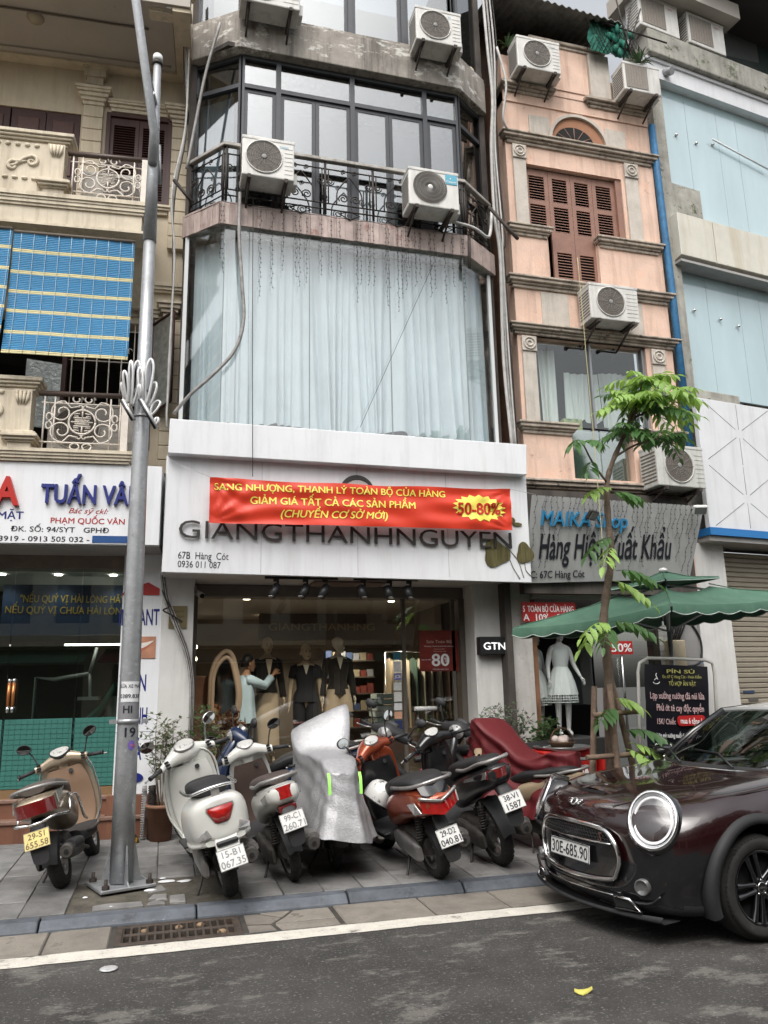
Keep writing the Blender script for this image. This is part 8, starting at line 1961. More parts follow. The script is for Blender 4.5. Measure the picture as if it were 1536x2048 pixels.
scooter('gold_scooter', 'gold beige scooter with yellow plate parked left of the lamp pole', (-.682, 6.958), radians(84), radians(16), M_gold_p, 'lead', .0, M_goldin, mat('grey_brown_seat', (0.09, 0.075, 0.065), 0.5), ('29-S1', '655.58'), M_ply, mat('plate_ink_brown', (0.12, 0.09, 0.04), 0.6), Rw=.215, Ww=.115, wb=1.26, scale=.94)
scooter('white_round_scooter', 'white round bodied scooter with red tail light leaning right of the lamp pole', (.531, 6.30), radians(96), radians(14), M_wpaint, 'vespa', .35, None, None, ('15-B1', '067.35'), M_plw, M_faint, Rw=.22, Ww=.115, wb=1.28)
scooter('white_brown_scooter', 'white scooter with brown seat and clear rear lamps behind the round white scooter', (1.048, 6.59), radians(95), radians(15), M_wpaint, 'vision', -.05, M_brownp, M_brseat, ('99-C1', '260.71'), M_plw, M_faint, Rw=.265, Ww=.09, wb=1.25, scale=.96)
scooter('copper_red_scooter', 'copper red scooter with black seat and chevron tail light in the middle of the row', (2.145, 6.30), radians(95), radians(14), M_orp, 'attila', .4, M_blkp, None, ('29-D2', '040.81'), M_plw, None, Rw=.235, Ww=.105, wb=1.26, scale=.97)
scooter('black_scooter', 'black scooter with long grey mudguard nearest the red cloth cover', (2.783, 6.53), radians(92), radians(15), M_blkp, 'sport', .2, M_blkp, None, ('38-V1', '1587'), M_plw, None, Rw=.275, Ww=.105, wb=1.28, mirrors=(0, 0))
sv = scooter('covered_scooter', 'scooter hidden under the silver cover, only its wheel showing', (1.42, 6.84), radians(88), radians(0), M_blkp, 'lead', 0, M_blkp, None, ('29-K1', '556.21'), M_plw, None, Rw=.255, Ww=.10, wb=1.25, mirrors=(0, 0), scale=.82)
scooter('navy_scooter', 'dark blue scooter parked sideways behind the white scooters', (1.62, 8.3), radians(178), radians(4), M_navyp, 'vision', .3, M_blkp, None, ('30-H5', '7741'), M_plw, None, Rw=.25, Ww=.09, wb=1.25)
scooter('red_motorbike', 'red and black motorbike with its headlight turned to the street behind the copper scooter', (3.05, 8.15), radians(186), radians(4), M_redp2, 'moped', .75, None, None, None, Rw=.28, Ww=.075, wb=1.25)
scooter('black_motorbike', 'black motorbike with red side stripe parked sideways behind the black scooter', (3.78, 8.1), radians(188), radians(4), M_blkp, 'moped', .7, None, None, None, Rw=.28, Ww=.08, wb=1.25)
bk2 = scooter('beige_scooter', 'beige scooter under the burgundy cloth cover', (3.44, 6.80), radians(117), radians(6), M_beigep, 'vision', .1, M_blkp, None, ('29-X5', '0362'), M_plw, None, Rw=.25, Ww=.09, wb=1.25, mirrors=(1, 0), scale=.84)
# cow-patterned helmet hung on the copper scooter
hm = thing('spotted_helmet', 'white helmet with black cow patches hung on the copper red scooter', 'helmet', (0, 0, 0))
MB().rings([[(r * cos(a), r * 1.12 * sin(a), z) for a in circ(24)] for r, z in ((.118, -.05), (.125, -.02), (.124, .03), (.112, .075), (.085, .108), (.045, .128), (.005, .134))]).build('shell', mat('cow_pattern', (0.62, 0.62, 0.6), 0.3, coat=0.5, spots=('060606', 1.0, 13, 0.53)), hm)
MB().tube([(.11 * cos(a), .12 * sin(a), -.055) for a in circ(20)], .012, 6, closed=True).build('rim', M_blk, hm)
hm.location = (1.836, 6.950, 0.615); hm.rotation_euler = (.3, .5, .4)
# ------------------------------------------------------------------ cloth covers
def cover(name, label, cat, m, local, hem, ridge, T, hemz, wrink, seed, nk=72, nt=16, sag=.05, parts=None):
  """draped sheet: closed hem outline joined to a ridge line; local places it on its bike"""
  rnd = random.Random(seed); ph = [rnd.uniform(0, 6.3) for _ in range(8)]; t = thing(name, label, cat); rows = []
  x0, x1, hw = hem
  for j in range(nt + 1):
    s = j / nt; row = []
    for k in range(nk + 1):
      a = 2 * pi * k / nk; c, sn = cos(a), sin(a)
      hx = (x0 + x1) / 2 + (x1 - x0) / 2 * math.copysign(abs(c) ** .55, c); hy = hw * math.copysign(abs(sn) ** .6, sn)
      rx = (x0 + x1) / 2 + (x1 - x0) / 2 * .86 * math.copysign(abs(c) ** .75, c); ry = hy * ridge(rx); rz = T(rx, ry)
      z0 = hemz(a)
      f = s ** .8; p = Vector((hx, hy, z0)).lerp(Vector((rx, ry, rz)), f)
      fold = wrink * (1 - s) ** .7 * (sin(9 * a + ph[0] + 2 * s) + .7 * sin(17 * a + ph[1] - 3 * s) + .5 * sin(29 * a + ph[2])) + wrink * .35 * sin(23 * s + 5 * a + ph[3])
      out = Vector((c * .4, sn, 0)); p -= out * sag * sin(pi * s) * .7; p += out * fold; p.z += wrink * .4 * sin(13 * a + ph[4]) * (1 - s)
      row.append(p)
    rows.append(row)
  # close over the ridge by joining both sides
  q = MB(local); q.grid([[tuple(p) for p in r] for r in rows]); top = rows[-1][:-1]
  n = len(top); q.add([tuple(p) for p in top], [(k, (k + 1) % n, (n - 1 - k) % n, (n - k) % n) for k in range(1, n // 2 - 1)] + [(0, 1, n - 1)], True)
  o = q.build('sheet', m, t, merge=True, subd=1); return t, o
M_silver = mat('silver_foil_cover', (0.37, 0.37, 0.38), 0.45, 0.4, var=0.14, scale=34, bump=0.45, bscale=80)
Lm = Matrix.Translation(sv.location) @ Matrix.Rotation(radians(88), 4, 'Z')
def Ts(x, y):
  seat = .90 if x < .55 else .90 + (x - .55) * .7
  z = min(seat, 1.08) if x < .95 else max(.55, 1.08 - (x - .95) * 1.1)
  if x < -.2: z -= (-.2 - x) * .5
  hb = max(0, 1 - ((x - .78) / .25) ** 2)
  z += hb * (.28 * math.exp(-((y + .26) / .10) ** 2) + .02 * math.exp(-((y - .3) / .1) ** 2))
  return z
def rs(x): return .55 + .45 * max(0, 1 - ((x - .8) / .35) ** 2)
cvr, sheet = cover('silver_cover', 'crinkled silver foil cover with green tape draped over a scooter', 'cover', M_silver, Lm, (-.54, 1.2, .31), rs, Ts, lambda a: .30 + .03 * sin(3 * a) + (.10 if cos(a) > .2 else 0), .018, 4)
M_lime2 = mat('lime_tape', (0.3, 0.75, 0.12), 0.5)
for y in (-.13, .12):
  MB(Lm).grid([[(x - .004, y - .012, z), (x - .004, y + .012, z)] for x, z in ((-.415, .80), (-.455, .76), (-.475, .70), (-.485, .64))]).build('green_tape', M_lime2, cvr)
M_burg = mat('burgundy_cloth', (0.105, 0.009, 0.012), 0.6, var=0.15, scale=5, bump=0.3, bscale=14)
Lb = Matrix.Translation(bk2.location) @ Matrix.Rotation(radians(117), 4, 'Z') @ Matrix.Scale(.9, 4)
def Tb(x, y):
  z = .96 if x < .4 else min(.96 + (x - .4) * .75, 1.27)
  z -= max(0, x - .98) * .6 + (.07 * sin(pi * (x + .05) / .5) if -.05 < x < .45 else 0)
  return z
cover('burgundy_cover', 'burgundy cloth cover draped over a beige scooter beside the car', 'cover', M_burg, Lb, (-.40, 1.08, .31), lambda x: .6 + .4 * max(0, 1 - ((x - .85) / .3) ** 2), Tb, lambda a: .50 + .13 * sin(a + 2.2) + .06 * sin(3 * a) + .03 * sin(7 * a) - (.08 if cos(a) < -.5 else 0), .05, 9, sag=.10)

# ------------------------------------------------------------------ dark maroon car with white roof
M_maroon = mat('maroon_paint', (0.014, 0.0028, 0.0035), 0.25, 0.0, coat=1.0, spec=0.5); M_gloss = mat('gloss_black_trim', (0.008, 0.008, 0.009), 0.18, coat=0.8)
M_clad = mat('black_cladding', (0.018, 0.018, 0.019), 0.65, var=0.1, scale=12); M_roofw = mat('white_roof_paint', (0.68, 0.69, 0.69), 0.22, coat=0.8)
M_cgl = glass('car_glass', '8b9490', 0.0, 1.4, 0.06)
car = thing('parked_car', 'dark maroon compact car with white roof parked at the kerb on the right', 'car')
ST = [(.815, .30, .36, .37, .50, .47, .54, .58, .52, .655, .42, .675, .2, .68), (.80, .22, .56, .32, .68, .47, .725, .62, .70, .71, .55, .735, .27, .74), (.745, .18, .68, .31, .78, .48, .825, .67, .80, .775, .62, .80, .31, .806),
      (.58, .165, .74, .31, .84, .53, .88, .74, .845, .83, .67, .852, .34, .858), (.30, .16, .76, .31, .865, .55, .90, .785, .855, .878, .70, .90, .36, .908), (0, .16, .77, .31, .875, .58, .91, .815, .855, .905, .71, .93, .36, .94),
      (-.35, .16, .78, .31, .87, .58, .895, .845, .845, .938, .71, .962, .36, .972), (-.62, .16, .78, .31, .86, .58, .885, .855, .84, .955, .74, .98, .4, .985), (-1.5, .16, .78, .31, .86, .58, .885, .86, .845, .965, .76, .975, .4, .978),
      (-2.67, .17, .78, .31, .87, .58, .90, .86, .85, .965, .76, .975, .4, .978), (-3.2, .2, .74, .33, .82, .58, .85, .86, .81, .955, .72, .965, .4, .965), (-3.38, .28, .62, .38, .70, .58, .74, .83, .70, .92, .58, .935, .3, .935)]
def carx(x, y):
  k = max(0.0, min(1.0, (x - .0) / .6)); return x - .26 * k * (abs(y) / .88) ** 2.2
rings_ = []
for row in interp(ST, 5):
  x, zb, yb, z1, y1, z2, y2, z3, y3, z4, y4, z5, y5, z6 = row
  half = catmull([(0, 0, zb), (yb, 0, zb), (y1, 0, z1), (y2, 0, z2), (y3, 0, z3), (y4, 0, z4), (y5, 0, z5), (0, 0, z6)], 5)
  full = [(p.x, p.z) for p in half] + [(-p.x, p.z) for p in reversed(half[1:-1])]
  rings_.append([(carx(x, y), y, z) for y, z in full])
mb = MB(); mb.rings(rings_); bme = mb.mesh('body', [M_maroon, M_gloss, M_clad], merge=True)
bo = bpy.data.objects.new('body', bme); col.objects.link(bo)
RW = .318
cut = MB()
for x in (0, -2.67): cut.lathe([(.001, -1.2), (.385, -1.2), (.385, 1.2), (.001, 1.2)], (x, 0, RW + .005), 'y', 48, cap=True)
co = bpy.data.objects.new('cut', cut.mesh('cut', M_clad, merge=True)); col.objects.link(co)
md = bo.modifiers.new('arch', 'BOOLEAN'); md.operation = 'DIFFERENCE'; md.object = co; md.solver = 'EXACT'
bpy.context.view_layer.update()
ev = bo.evaluated_get(bpy.context.evaluated_depsgraph_get()); nm = bpy.data.meshes.new_from_object(ev)
bo.modifiers.clear(); bo.data = nm; bpy.data.objects.remove(co)
nm.materials.clear(); [nm.materials.append(m) for m in (M_maroon, M_gloss, M_clad)]
for p in nm.polygons:
  c = p.center; p.use_smooth = True
  inarch = any(abs(sqrt((c.x - x) ** 2 + (c.z - RW - .005) ** 2) - .385) < .01 and abs(p.normal.y) < .5 for x in (0, -2.67))
  p.material_index = 2 if (c.z < .235 or inarch) else 1 if (c.x > .36 and c.z < .56) else 0
  if inarch: p.use_smooth = False
adopt(bo, car)
# wheel wells
for x in (0, -2.67):
  MB().box(x - .36, x + .36, -.55, .55, .2, .72).build('wheel_well', M_black, car)
# arch cladding
def arch(x, s):
  q = MB(); R0, R1 = .383, .445
  rg = []
  for k in range(33):
    a = -.35 + (pi + .7) * k / 32; ca, sa = cos(a), sin(a)
    def sy(r):
      xx, zz = x + r * ca, RW + r * sa; base = .875 + .03 * max(0, min(1, (zz - .2) / .35)); base -= max(0, zz - .6) * .16; kk = max(0, min(1, xx / .6)); return base - (.17 * kk * 0)
    rg.append([(x + r * ca - (.0), s * (sy(r) + o), RW + .005 + r * sa) for r, o in ((R0, -.08), (R0, .018), ((R0 + R1) / 2, .022), (R1, .004), (R1, -.08))])
  rg = [r for r in rg if r[2][2] > .14]
  q.rings(rg, cap=True, smooth=True); return q.build('arch_cladding', M_clad, car)
for x in (0, -2.67):
  for s in (-1, 1): arch(x, s)
# wheels: black five-spoke alloys
def carwheel(x, s):
  c = (x, s * .775, RW); w_ = .205
  q = MB(); pf = []
  for k in range(15):
    t_ = -1 + 2 * k / 14; pf.append((RW - .012 * abs(t_) ** 6 * 2 - .0 - (.0), t_ * w_ * .46))
  pf = [(.222, -w_ * .42), (.235, -w_ * .5), (.27, -w_ * .515), (.297, -w_ * .5)] + pf + [(.297, w_ * .5), (.27, w_ * .515), (.235, w_ * .5), (.222, w_ * .42)]
  q.lathe(pf, c, 'y', 56, cap=False); ty = q.build('wheel', M_tyre, car)
  q = MB()
  for k in range(64):
    a = 2 * pi * k / 64
    for d in (-1, 1):
      P = lambda aa, yy, rr: (c[0] + rr * sin(aa), c[1] + yy, c[2] + rr * cos(aa))
      y0, y1 = d * .035, d * w_ * .49; q.add([P(a, y0, RW + .004), P(a + .055, y0, RW + .004), P(a + .075, y1, RW - .02), P(a + .02, y1, RW - .02), P(a, y0, RW - .006), P(a + .055, y0, RW - .006), P(a + .075, y1, RW - .03), P(a + .02, y1, RW - .03)], [(0, 1, 2, 3), (0, 4, 5, 1), (1, 5, 6, 2), (2, 6, 7, 3), (3, 7, 4, 0)])
  o = q.build('tread', M_tyre, ty); o['kind'] = 'stuff'
  yo = s * w_ * .46
  MB().lathe([(.224, yo * .98), (.218, yo * 1.02), (.205, yo * .9), (.195, yo * .2), (.195, -yo)], c, 'y', 48, cap=False).build('rim', M_gloss, ty)
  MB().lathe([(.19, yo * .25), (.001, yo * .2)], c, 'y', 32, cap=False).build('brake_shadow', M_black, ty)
  for k in range(5):
    a = 2 * pi * k / 5 + .35
    for da in (-.17, .17):
      q = MB(); e0 = Vector((sin(a), 0, cos(a))); e1 = Vector((sin(a + da), 0, cos(a + da))); tg = Vector((cos(a), 0, -sin(a)))
      cc = Vector(c); p0 = cc + e0 * .045 + tg * .02 * (1 if da > 0 else -1) + Vector((0, yo * .72, 0)); p1 = cc + e1 * .212 + Vector((0, yo * .92, 0))
      q.rings([[p + tg * w2 * sx + Vector((0, s * .02 * sy, 0)) for sx, sy in ((-1, -1), (-1, .6), (0, 1), (1, .6), (1, -1))] for p, w2 in ((p0, .016), (p0.lerp(p1, .5), .013), (p1, .02))]); q.build('spoke', M_gloss, ty)
  hub_ = MB().lathe([(.06, yo * .5), (.058, yo * .8), (.045, yo * .88), (.001, yo * .9)], c, 'y', 28, cap=False).build('hub', M_gloss, ty)
  MB().lathe([(.033, yo * .905), (.033, yo * .93), (.03, yo * .94)], c, 'y', 24, cap=False).build('hub_ring', M_chrome, hub_)
  if s > 0: text('hub_print', 'MINI', M_chrome, hub_, (c[0] + .024, c[1] + yo * .95 + .001, c[2] - .006), w=.045, h=.013, bold=.02, right=(-1, 0, 0))
  for k in range(5):
    a = 2 * pi * k / 5; MB().ball((c[0] + .045 * sin(a), c[1] + yo * .85, c[2] + .045 * cos(a)), .008, 8, 6).build('wheel_bolt', M_chrome, hub_)
for x in (0, -2.67):
  for s in (-1, 1): carwheel(x, s)
# surface helper on the nose
def nx_(y, z): return .826 - .255 * (abs(y) / .88) ** 2.1 - max(0, z - .60) * .22 - max(0, .32 - z) * .10
def npt(y, z, o=0.0): return Vector((nx_(y, z) + o, y, z))
GR = [(-.30, .655), (0, .668), (.30, .655), (.41, .60), (.455, .50), (.43, .40), (.36, .345), (0, .325), (-.36, .345), (-.43, .40), (-.455, .50), (-.41, .60)]
gl = catmull([(y, 0, z) for y, z in GR], 6, closed=True)
gfr = MB().tube([npt(p.x, p.z, .012) for p in gl], .0165, 8, closed=True).build('grille_frame', M_chrome, car)
q = MB(); n = len(gl); cz = .5
q.rings([[npt(p.x * f, cz + (p.z - cz) * f, .004) for p in gl] for f in (.99, .66, .33, .02)], cap=False); q.build('grille_panel', M_gloss, gfr)
q = MB()                                   # honeycomb mesh of the upper opening
for r in range(4):
  z = .585 + r * .021
  for k in range(-13, 14):
    y = k * .028 + (.014 if r % 2 else 0)
    if abs(y) < .37 - r * .02: q.tube([npt(y + .014 * cos(a), z + .011 * sin(a), .010) for a in circ(6)], .0028, 4, closed=True)
q.build('honeycomb', mat('mesh_black', (0.02, 0.02, 0.02), 0.4), gfr)
MB().tube([npt(y, .565, .012) for y in [-.40 + .8 * k / 16 for k in range(17)]], .007, 6).build('grille_bar', M_chrome, gfr)
text('model_badge', 'S', mat('badge_red_chrome', (0.5, 0.25, 0.22), 0.25, 0.8), gfr, npt(.30, .575, .02) , h=.06, bold=.01, shear=.3, right=(-.0, 1, 0))
# plate
c = npt(0, .475, .02); R_ = Vector((0, 1, 0)); Uv = Vector((-.08, 0, 1)).normalized()
pl_ = MB().poly([c + R_ * sx * .235 + Uv * sz * .058 for sx, sz in ((-1, -1), (1, -1), (1, 1), (-1, 1))], (.006, 0, 0)).build('number_plate', M_plw, car, .003, 1)
MB().tube([c + R_ * sx * .232 + Uv * sz * .055 + Vector((.0075, 0, 0)) for sx, sz in ((-1, -1), (1, -1), (1, 1), (-1, 1))], .0035, 4, closed=True).build('plate_rim', M_ink, pl_)
text('plate_print', '30E-685.90', M_ink, pl_, c + Vector((.009, 0, 0)) - Uv * .038, w=.43, h=.076, bold=.008, right=(0, 1, 0), up=tuple(Uv), align='C')
# hood scoop, winged emblem, seam between hood and fender
MB().grid([[(x - .25 * y * y, y, z + h_ * (1 - (y / .19) ** 2)) for y in [-.185 + .37 * k / 12 for k in range(13)]] for x, z, h_ in ((.625, .842, .030), (.60, .85, .036), (.52, .866, .026), (.42, .882, .004))]).build('hood_scoop', M_maroon, car)
MB().grid([[(x - .25 * y * y, y, z) for y in [-.15 + .3 * k / 10 for k in range(11)]] for x, z in ((.634, .838), (.628, .862))]).build('scoop_mouth', M_black, car)
em = Vector((.775, 0, .785)); Nn = Vector((.75, 0, .66)); Uu = Vector((-.66, 0, .75))
eb = MB().tube([em + Nn * .012 + Vector((0, .028 * cos(a), 0)) + Uu * .028 * sin(a) for a in circ(20)], .006, 6, closed=True).build('wing_emblem', M_chrome, car)
for s in (-1, 1):
  for k in range(3):
    MB().tube([em + Nn * .010 + Vector((0, s * .03, 0)) + Uu * (.018 - .016 * k), em + Nn * .008 + Vector((0, s * (.085 - .012 * k), 0)) + Uu * (.018 - .014 * k)], .0055, 5).build('wing', M_chrome, eb)
# headlights: large ovals set in the fenders
for s in (-1, 1):
  n = Vector((.76, s * .50, .42)).normalized(); c = Vector((.585, s * .615, .715)) + n * .055; e1 = Vector((-n.y, n.x, 0)).normalized() * s; e2 = n.cross(e1); e2 = e2 if e2.z > 0 else -e2
  def oval(rx, rz, o): return [c + e1 * rx * cos(a) + e2 * rz * sin(a) + n * o for a in circ(36)]
  hl = MB().rings([oval(.165, .195, -.11), oval(.163, .192, .012), oval(.152, .18, .022), oval(.142, .170, .014)], cap=False).build('headlight', M_chrome, car)
  MB().rings([oval(.19, .22, -.12), oval(.174, .204, -.005), oval(.160, .19, .004)], cap=False).build('headlight_gasket', M_gloss, hl)
  MB().rings([oval(.143, .171, .012), oval(.125, .15, -.02), oval(.11, .13, -.045), oval(.01, .012, -.06)], cap=False).build('reflector', mat('lamp_reflector', (0.72, 0.73, 0.75), 0.35, 0.1, var=0.15, scale=20), hl)
  MB().rings([oval(.128, .153, .0), oval(.115, .138, .004), oval(.112, .134, -.004)], cap=False).build('day_ring', mat('day_ring', (0.7, 0.71, 0.72), 0.3, coat=0.5), hl)
  q = MB(); b = c + e2 * -.02; q.rings([[b + e1 * .045 * cos(a) * f + e2 * .055 * sin(a) * f + n * h for a in circ(20)] for f, h in ((1, -.05), (1, -.015), (.7, .0), (.05, .006))]); q.build('lamp_projector', mat('projector', (0.2, 0.2, 0.21), 0.1, 0.6, coat=1.0), hl)
  MB().rings([oval(.146, .174, .014), oval(.10, .12, .035), oval(.05, .06, .044), oval(.004, .005, .046)], cap=False).build('lens', glass('lamp_lens_clear', 'fdfdfd', 0.0, 1.0, 0.02), hl)
  # fog lamp, brake duct, bumper blade
  fc = npt(s * .60, .335, .012); fn = Vector((.9, s * .42, 0)).normalized(); f1 = Vector((-fn.y, fn.x, 0))
  MB().rings([[fc + f1 * r * cos(a) + Vector((0, 0, r * sin(a))) + fn * h for a in circ(20)] for r, h in ((.052, -.03), (.05, .008), (.042, .012), (.038, .0), (.002, .006))]).build('fog_lamp', mat('fog_glass', (0.12, 0.12, 0.12), 0.1, 0.3, coat=1.0), car)
  q = MB(); pts = [npt(s * y, z, .045) for y, z in ((.42, .262), (.42, .19), (.60, .195), (.53, .256))]; q.tube(pts, .010, 6, closed=True); dk = q.build('brake_duct', M_chrome, car)
  MB().poly(pts, (-.004, 0, 0)).build('duct_dark', M_black, dk)
  MB().tube(catmull([npt(s * .5, .235, .02), npt(s * .64, .245, .02), npt(s * .72, .30, .02)], 5), .011, 6).build('bumper_blade', M_gloss, car)
  MB().poly([(-.44, s * .893, .66), (-.60, s * .89, .66), (-.60, s * .89, .60), (-.44, s * .893, .60)], (0, s * .01, 0)).build('side_scuttle', M_chrome, car)
MB().grid([[tuple(npt(y, .185 - .02 * (1 - (y / .8) ** 2), .03)) for y in [-.72 + 1.44 * k / 24 for k in range(25)]], [tuple(npt(y, .155, .055)) for y in [-.72 + 1.44 * k / 24 for k in range(25)]], [tuple(npt(y, .14, .03)) for y in [-.72 + 1.44 * k / 24 for k in range(25)]], [tuple(npt(y, .15, -.1)) for y in [-.72 + 1.44 * k / 24 for k in range(25)]]]).build('front_splitter', M_clad, car)
MB().tube([npt(y, .255, .02) for y in [-.41 + .82 * k / 16 for k in range(17)]], .006, 5).build('lower_chrome', M_chrome, car)
# panel gaps
def gap(pts, r=.0035):
  MB().tube(pts, r, 4).build('panel_gap', M_black, car)
for s in (-1, 1):
  gap([Vector((carx(x, y), s * y, z)) for x, y, z in ((.76, .36, .795), (.62, .50, .848), (.45, .68, .85), (.25, .775, .858), (0, .80, .878), (-.35, .80, .90), (-.55, .79, .925))])
  gap([(carx(.36, .87), s * .90, .575), (carx(.5, .86), s * .885, .565), (carx(.62, .82), s * .86, .555)])
  gap([(-.50, s * .893, .9), (-.52, s * .896, .55), (-.50, s * .885, .25)]); gap([(-1.62, s * .895, .9), (-1.64, s * .897, .55), (-1.55, s * .885, .25)])
# greenhouse: windscreen, side glass, roof, pillars
def ws_base(t): y = .72 * t; return Vector((-.40 - .26 * t * t, y, .985 - .015 * t * t))
def ws_top(t): y = .57 * t; return Vector((-1.10 - .10 * t * t, y, 1.375 - .022 * t * t))
N_ = [(-1 + 2 * k / 16) for k in range(17)]
MB().grid([[tuple(ws_base(t).lerp(ws_top(t), f) + Vector((.02, 0, .02)) * sin(pi * f)) for t in N_] for f in (0, .25, .5, .75, 1)]).build('windscreen', M_cgl, car)
MB().grid([[tuple(ws_base(t) + Vector((.10 - .02 * t * t, 0, -.035))) for t in N_], [tuple(ws_base(t) + Vector((.0, 0, .006))) for t in N_]]).build('scuttle_panel', M_clad, car)
MB().tube([ws_base(t) + Vector((.085, 0, -.018)) for t in N_], .006, 5).build('bonnet_edge_chrome', M_chrome, car)
rf_rows = []
for k in range(13):
  f = k / 12; x_off = -2.1 * f; rf_rows.append([(ws_top(t).x + x_off + (.10 * t * t if f > .9 else 0), t * .57 * (1 - .04 * f), ws_top(t).z + .012 + .085 * sin(pi * min(1, f * 1.05 + .04)) * (1 - .45 * t * t)) for t in N_])
MB().grid(rf_rows).grid([[(x, y, z - .03) for x, y, z in reversed(r)] for r in rf_rows]).grid([rf_rows[0], [(x, y, z - .03) for x, y, z in rf_rows[0]]]).build('roof', M_roofw, car)
for s in (-1, 1):
  top = [Vector((r[16 if s > 0 else 0][0], r[16 if s > 0 else 0][1] + s * .012, r[16 if s > 0 else 0][2] - .02)) for r in rf_rows]; bot = [Vector((-.66 - 2.65 * k / 12, s * (.755 - .03 * (k / 12) ** 2), .972)) for k in range(13)]
  MB().grid([[tuple(b.lerp(t_, f)) for b, t_ in zip(bot, top)] for f in (0, .5, 1)]).build('side_glass', M_cgl, car)
  MB().tube([b + Vector((0, s * .008, .004)) for b in bot], .011, 6).build('belt_chrome', M_chrome, car)
  MB().tube([ws_base(s) + Vector((0, 0, .01)), ws_base(s).lerp(ws_top(s), .5) + Vector((.02, 0, .02)), ws_top(s)], .030, 8).build('windscreen_pillar', M_gloss, car)
  for k in (4, 8): MB().tube([bot[k] + Vector((0, s * .004, 0)), top[k]], .03, 6).build('door_pillar', M_gloss, car)
  MB().tube([t_ + Vector((0, s * .004, .008)) for t_ in top], .02, 6).build('roof_rail', M_gloss, car)
  q = MB(); mc = Vector((-.80, s * .93, 1.01)); q.rings([[mc + Vector((dx, s * .085 * cos(a) * f, .06 * sin(a) * f)) for a in circ(16)] for dx, f in ((.08, .3), (.06, .8), (.0, 1.0), (-.05, .96))]); q.build('wing_mirror', M_gloss, car)
  MB().tube([mc + Vector((0, -s * .07, -.03)), (-.78, s * .80, .965)], .018, 6).build('mirror_arm', M_gloss, car)
MB().grid([[(rf_rows[-1][i][0], rf_rows[-1][i][1], rf_rows[-1][i][2] - .01) for i in range(17)], [(-3.33, N_[i] * .72, .96) for i in range(17)]]).build('rear_glass', M_cgl, car)
for y in (.35, -.2):
  MB().tube([(-.36, y, .985), (-.50, y - .28, 1.06), (-.52, y - .55, 1.075)], .009, 5).build('wiper', M_blk, car)
MB().rings([[(x, y, z) for y, z in ((-.66, .80), (.66, .80), (.66, z1), (-.66, z1))] for x, z1 in ((-.55, .95), (-.95, 1.0), (-1.05, .9))], smooth=False).build('dashboard', M_clad, car)
for y in (-.35, .35):
  q = MB(); loft_x(q, [(-1.98, 1.0, .20, .22, .2, 3), (-1.9, .95, .22, .24, .25, 3), (-1.75, .85, .2, .1, .2, 3)]); q.build('front_seat', M_clad, car)
  MB().ball((-1.97, y, 1.27), (.05, .12, .09), 12, 8).build('head_rest', M_clad, car)
q = MB(); sc = Vector((-1.2, .36, 1.0)); q.tube([sc + Vector((-.07 * sin(a), .18 * cos(a), .17 * sin(a))) for a in circ(20)], .014, 6, closed=True); q.build('steering_wheel', M_blk, car)
MB().box(-.85, -.55, -.15, .02, 1.0, 1.004).build('parking_slip', M_paper, car)
MB().box(-1.28, -1.2, -.09, .09, 1.27, 1.32).build('inside_mirror', M_blk, car)
car.location = (3.46, 5.17, 0); car.rotation_euler = (0, 0, radians(185.5)); car.scale = (.95, .95, .95)

# ------------------------------------------------------------------ cables and pipes on the facades
def cable(pts, r, m, label, name='cable', n=6, group='cables on the facades'):
  q = MB(); q.tube(catmull(pts, n), r, 6); return tag(q.build(name, m), label, 'cable', group)
M_cpale = mat('pale_conduit', (0.45, 0.44, 0.42), 0.6, var=0.2, scale=9); M_cgrey = mat('grey_conduit', (0.28, 0.27, 0.26), 0.6, var=0.3, scale=14, spots=('4a3424', 0.6, 10, 0.58))
cable([(.63, 8.24, 7.2), (.627, 8.2, 6.638), (.667, 8.2, 6.075), (.698, 8.2, 5.586), (.612, 8.2, 5.216), (.403, 8.22, 4.931), (.146, 8.3, 4.677), (-.014, 8.4, 4.49)], .02, M_cgrey, 'thick grey hose hanging in a curve across the left of the glass bay', 'hose')
for k, (dx, m) in enumerate(((0, M_cpale), (.05, M_cgrey), (.1, M_cpale), (.14, M_wi))):
  cable([(3.98 + dx, 8.52, 11.2), (4.0 + dx, 8.5, 10.2), (4.03 + dx - .03 * k, 8.5, 9.4), (3.97 + dx * .6, 8.5, 8.6), (3.97 + dx, 8.52, 7.6 - .1 * k), (4.03 + dx * .4, 8.55, 7.0), (4.02 + dx * .8, 8.6, 5.6), (4.08 + dx * .5, 8.62, 4.4)], .022 - .004 * k, m, 'riser pipe in the gap right of the shop house, ' + ('leftmost and pale', 'second from the left', 'third and pale', 'rightmost and black')[k])
cable([(4.12, 8.45, 10.2), (4.2, 8.4, 9.6), (4.15, 8.45, 9.1), (4.22, 8.5, 8.95)], .018, M_cpale, 'bent pale hose beside the top left of the orange house', 'hose')
cable([(3.2, 8.2, 7.2), (3.5, 8.15, 7.12), (3.7, 8.2, 7.05), (3.8, 8.3, 7.2), (3.9, 8.45, 7.6)], .02, M_cpale, 'white drain hose looping from the swirl grille air conditioner', 'hose')
cable([(.774, 8.15, 7.1), (.79, 8.13, 5.5), (.821, 8.13, 3.75)], .004, M_wi, 'thin black wire hanging straight before the left curtain')
cable([(3.05, 8.2, 6.75), (2.5, 8.2, 5.5), (2.021, 8.2, 4.407)], .0028, M_wi, 'thin slanting wire across the right half of the bay')
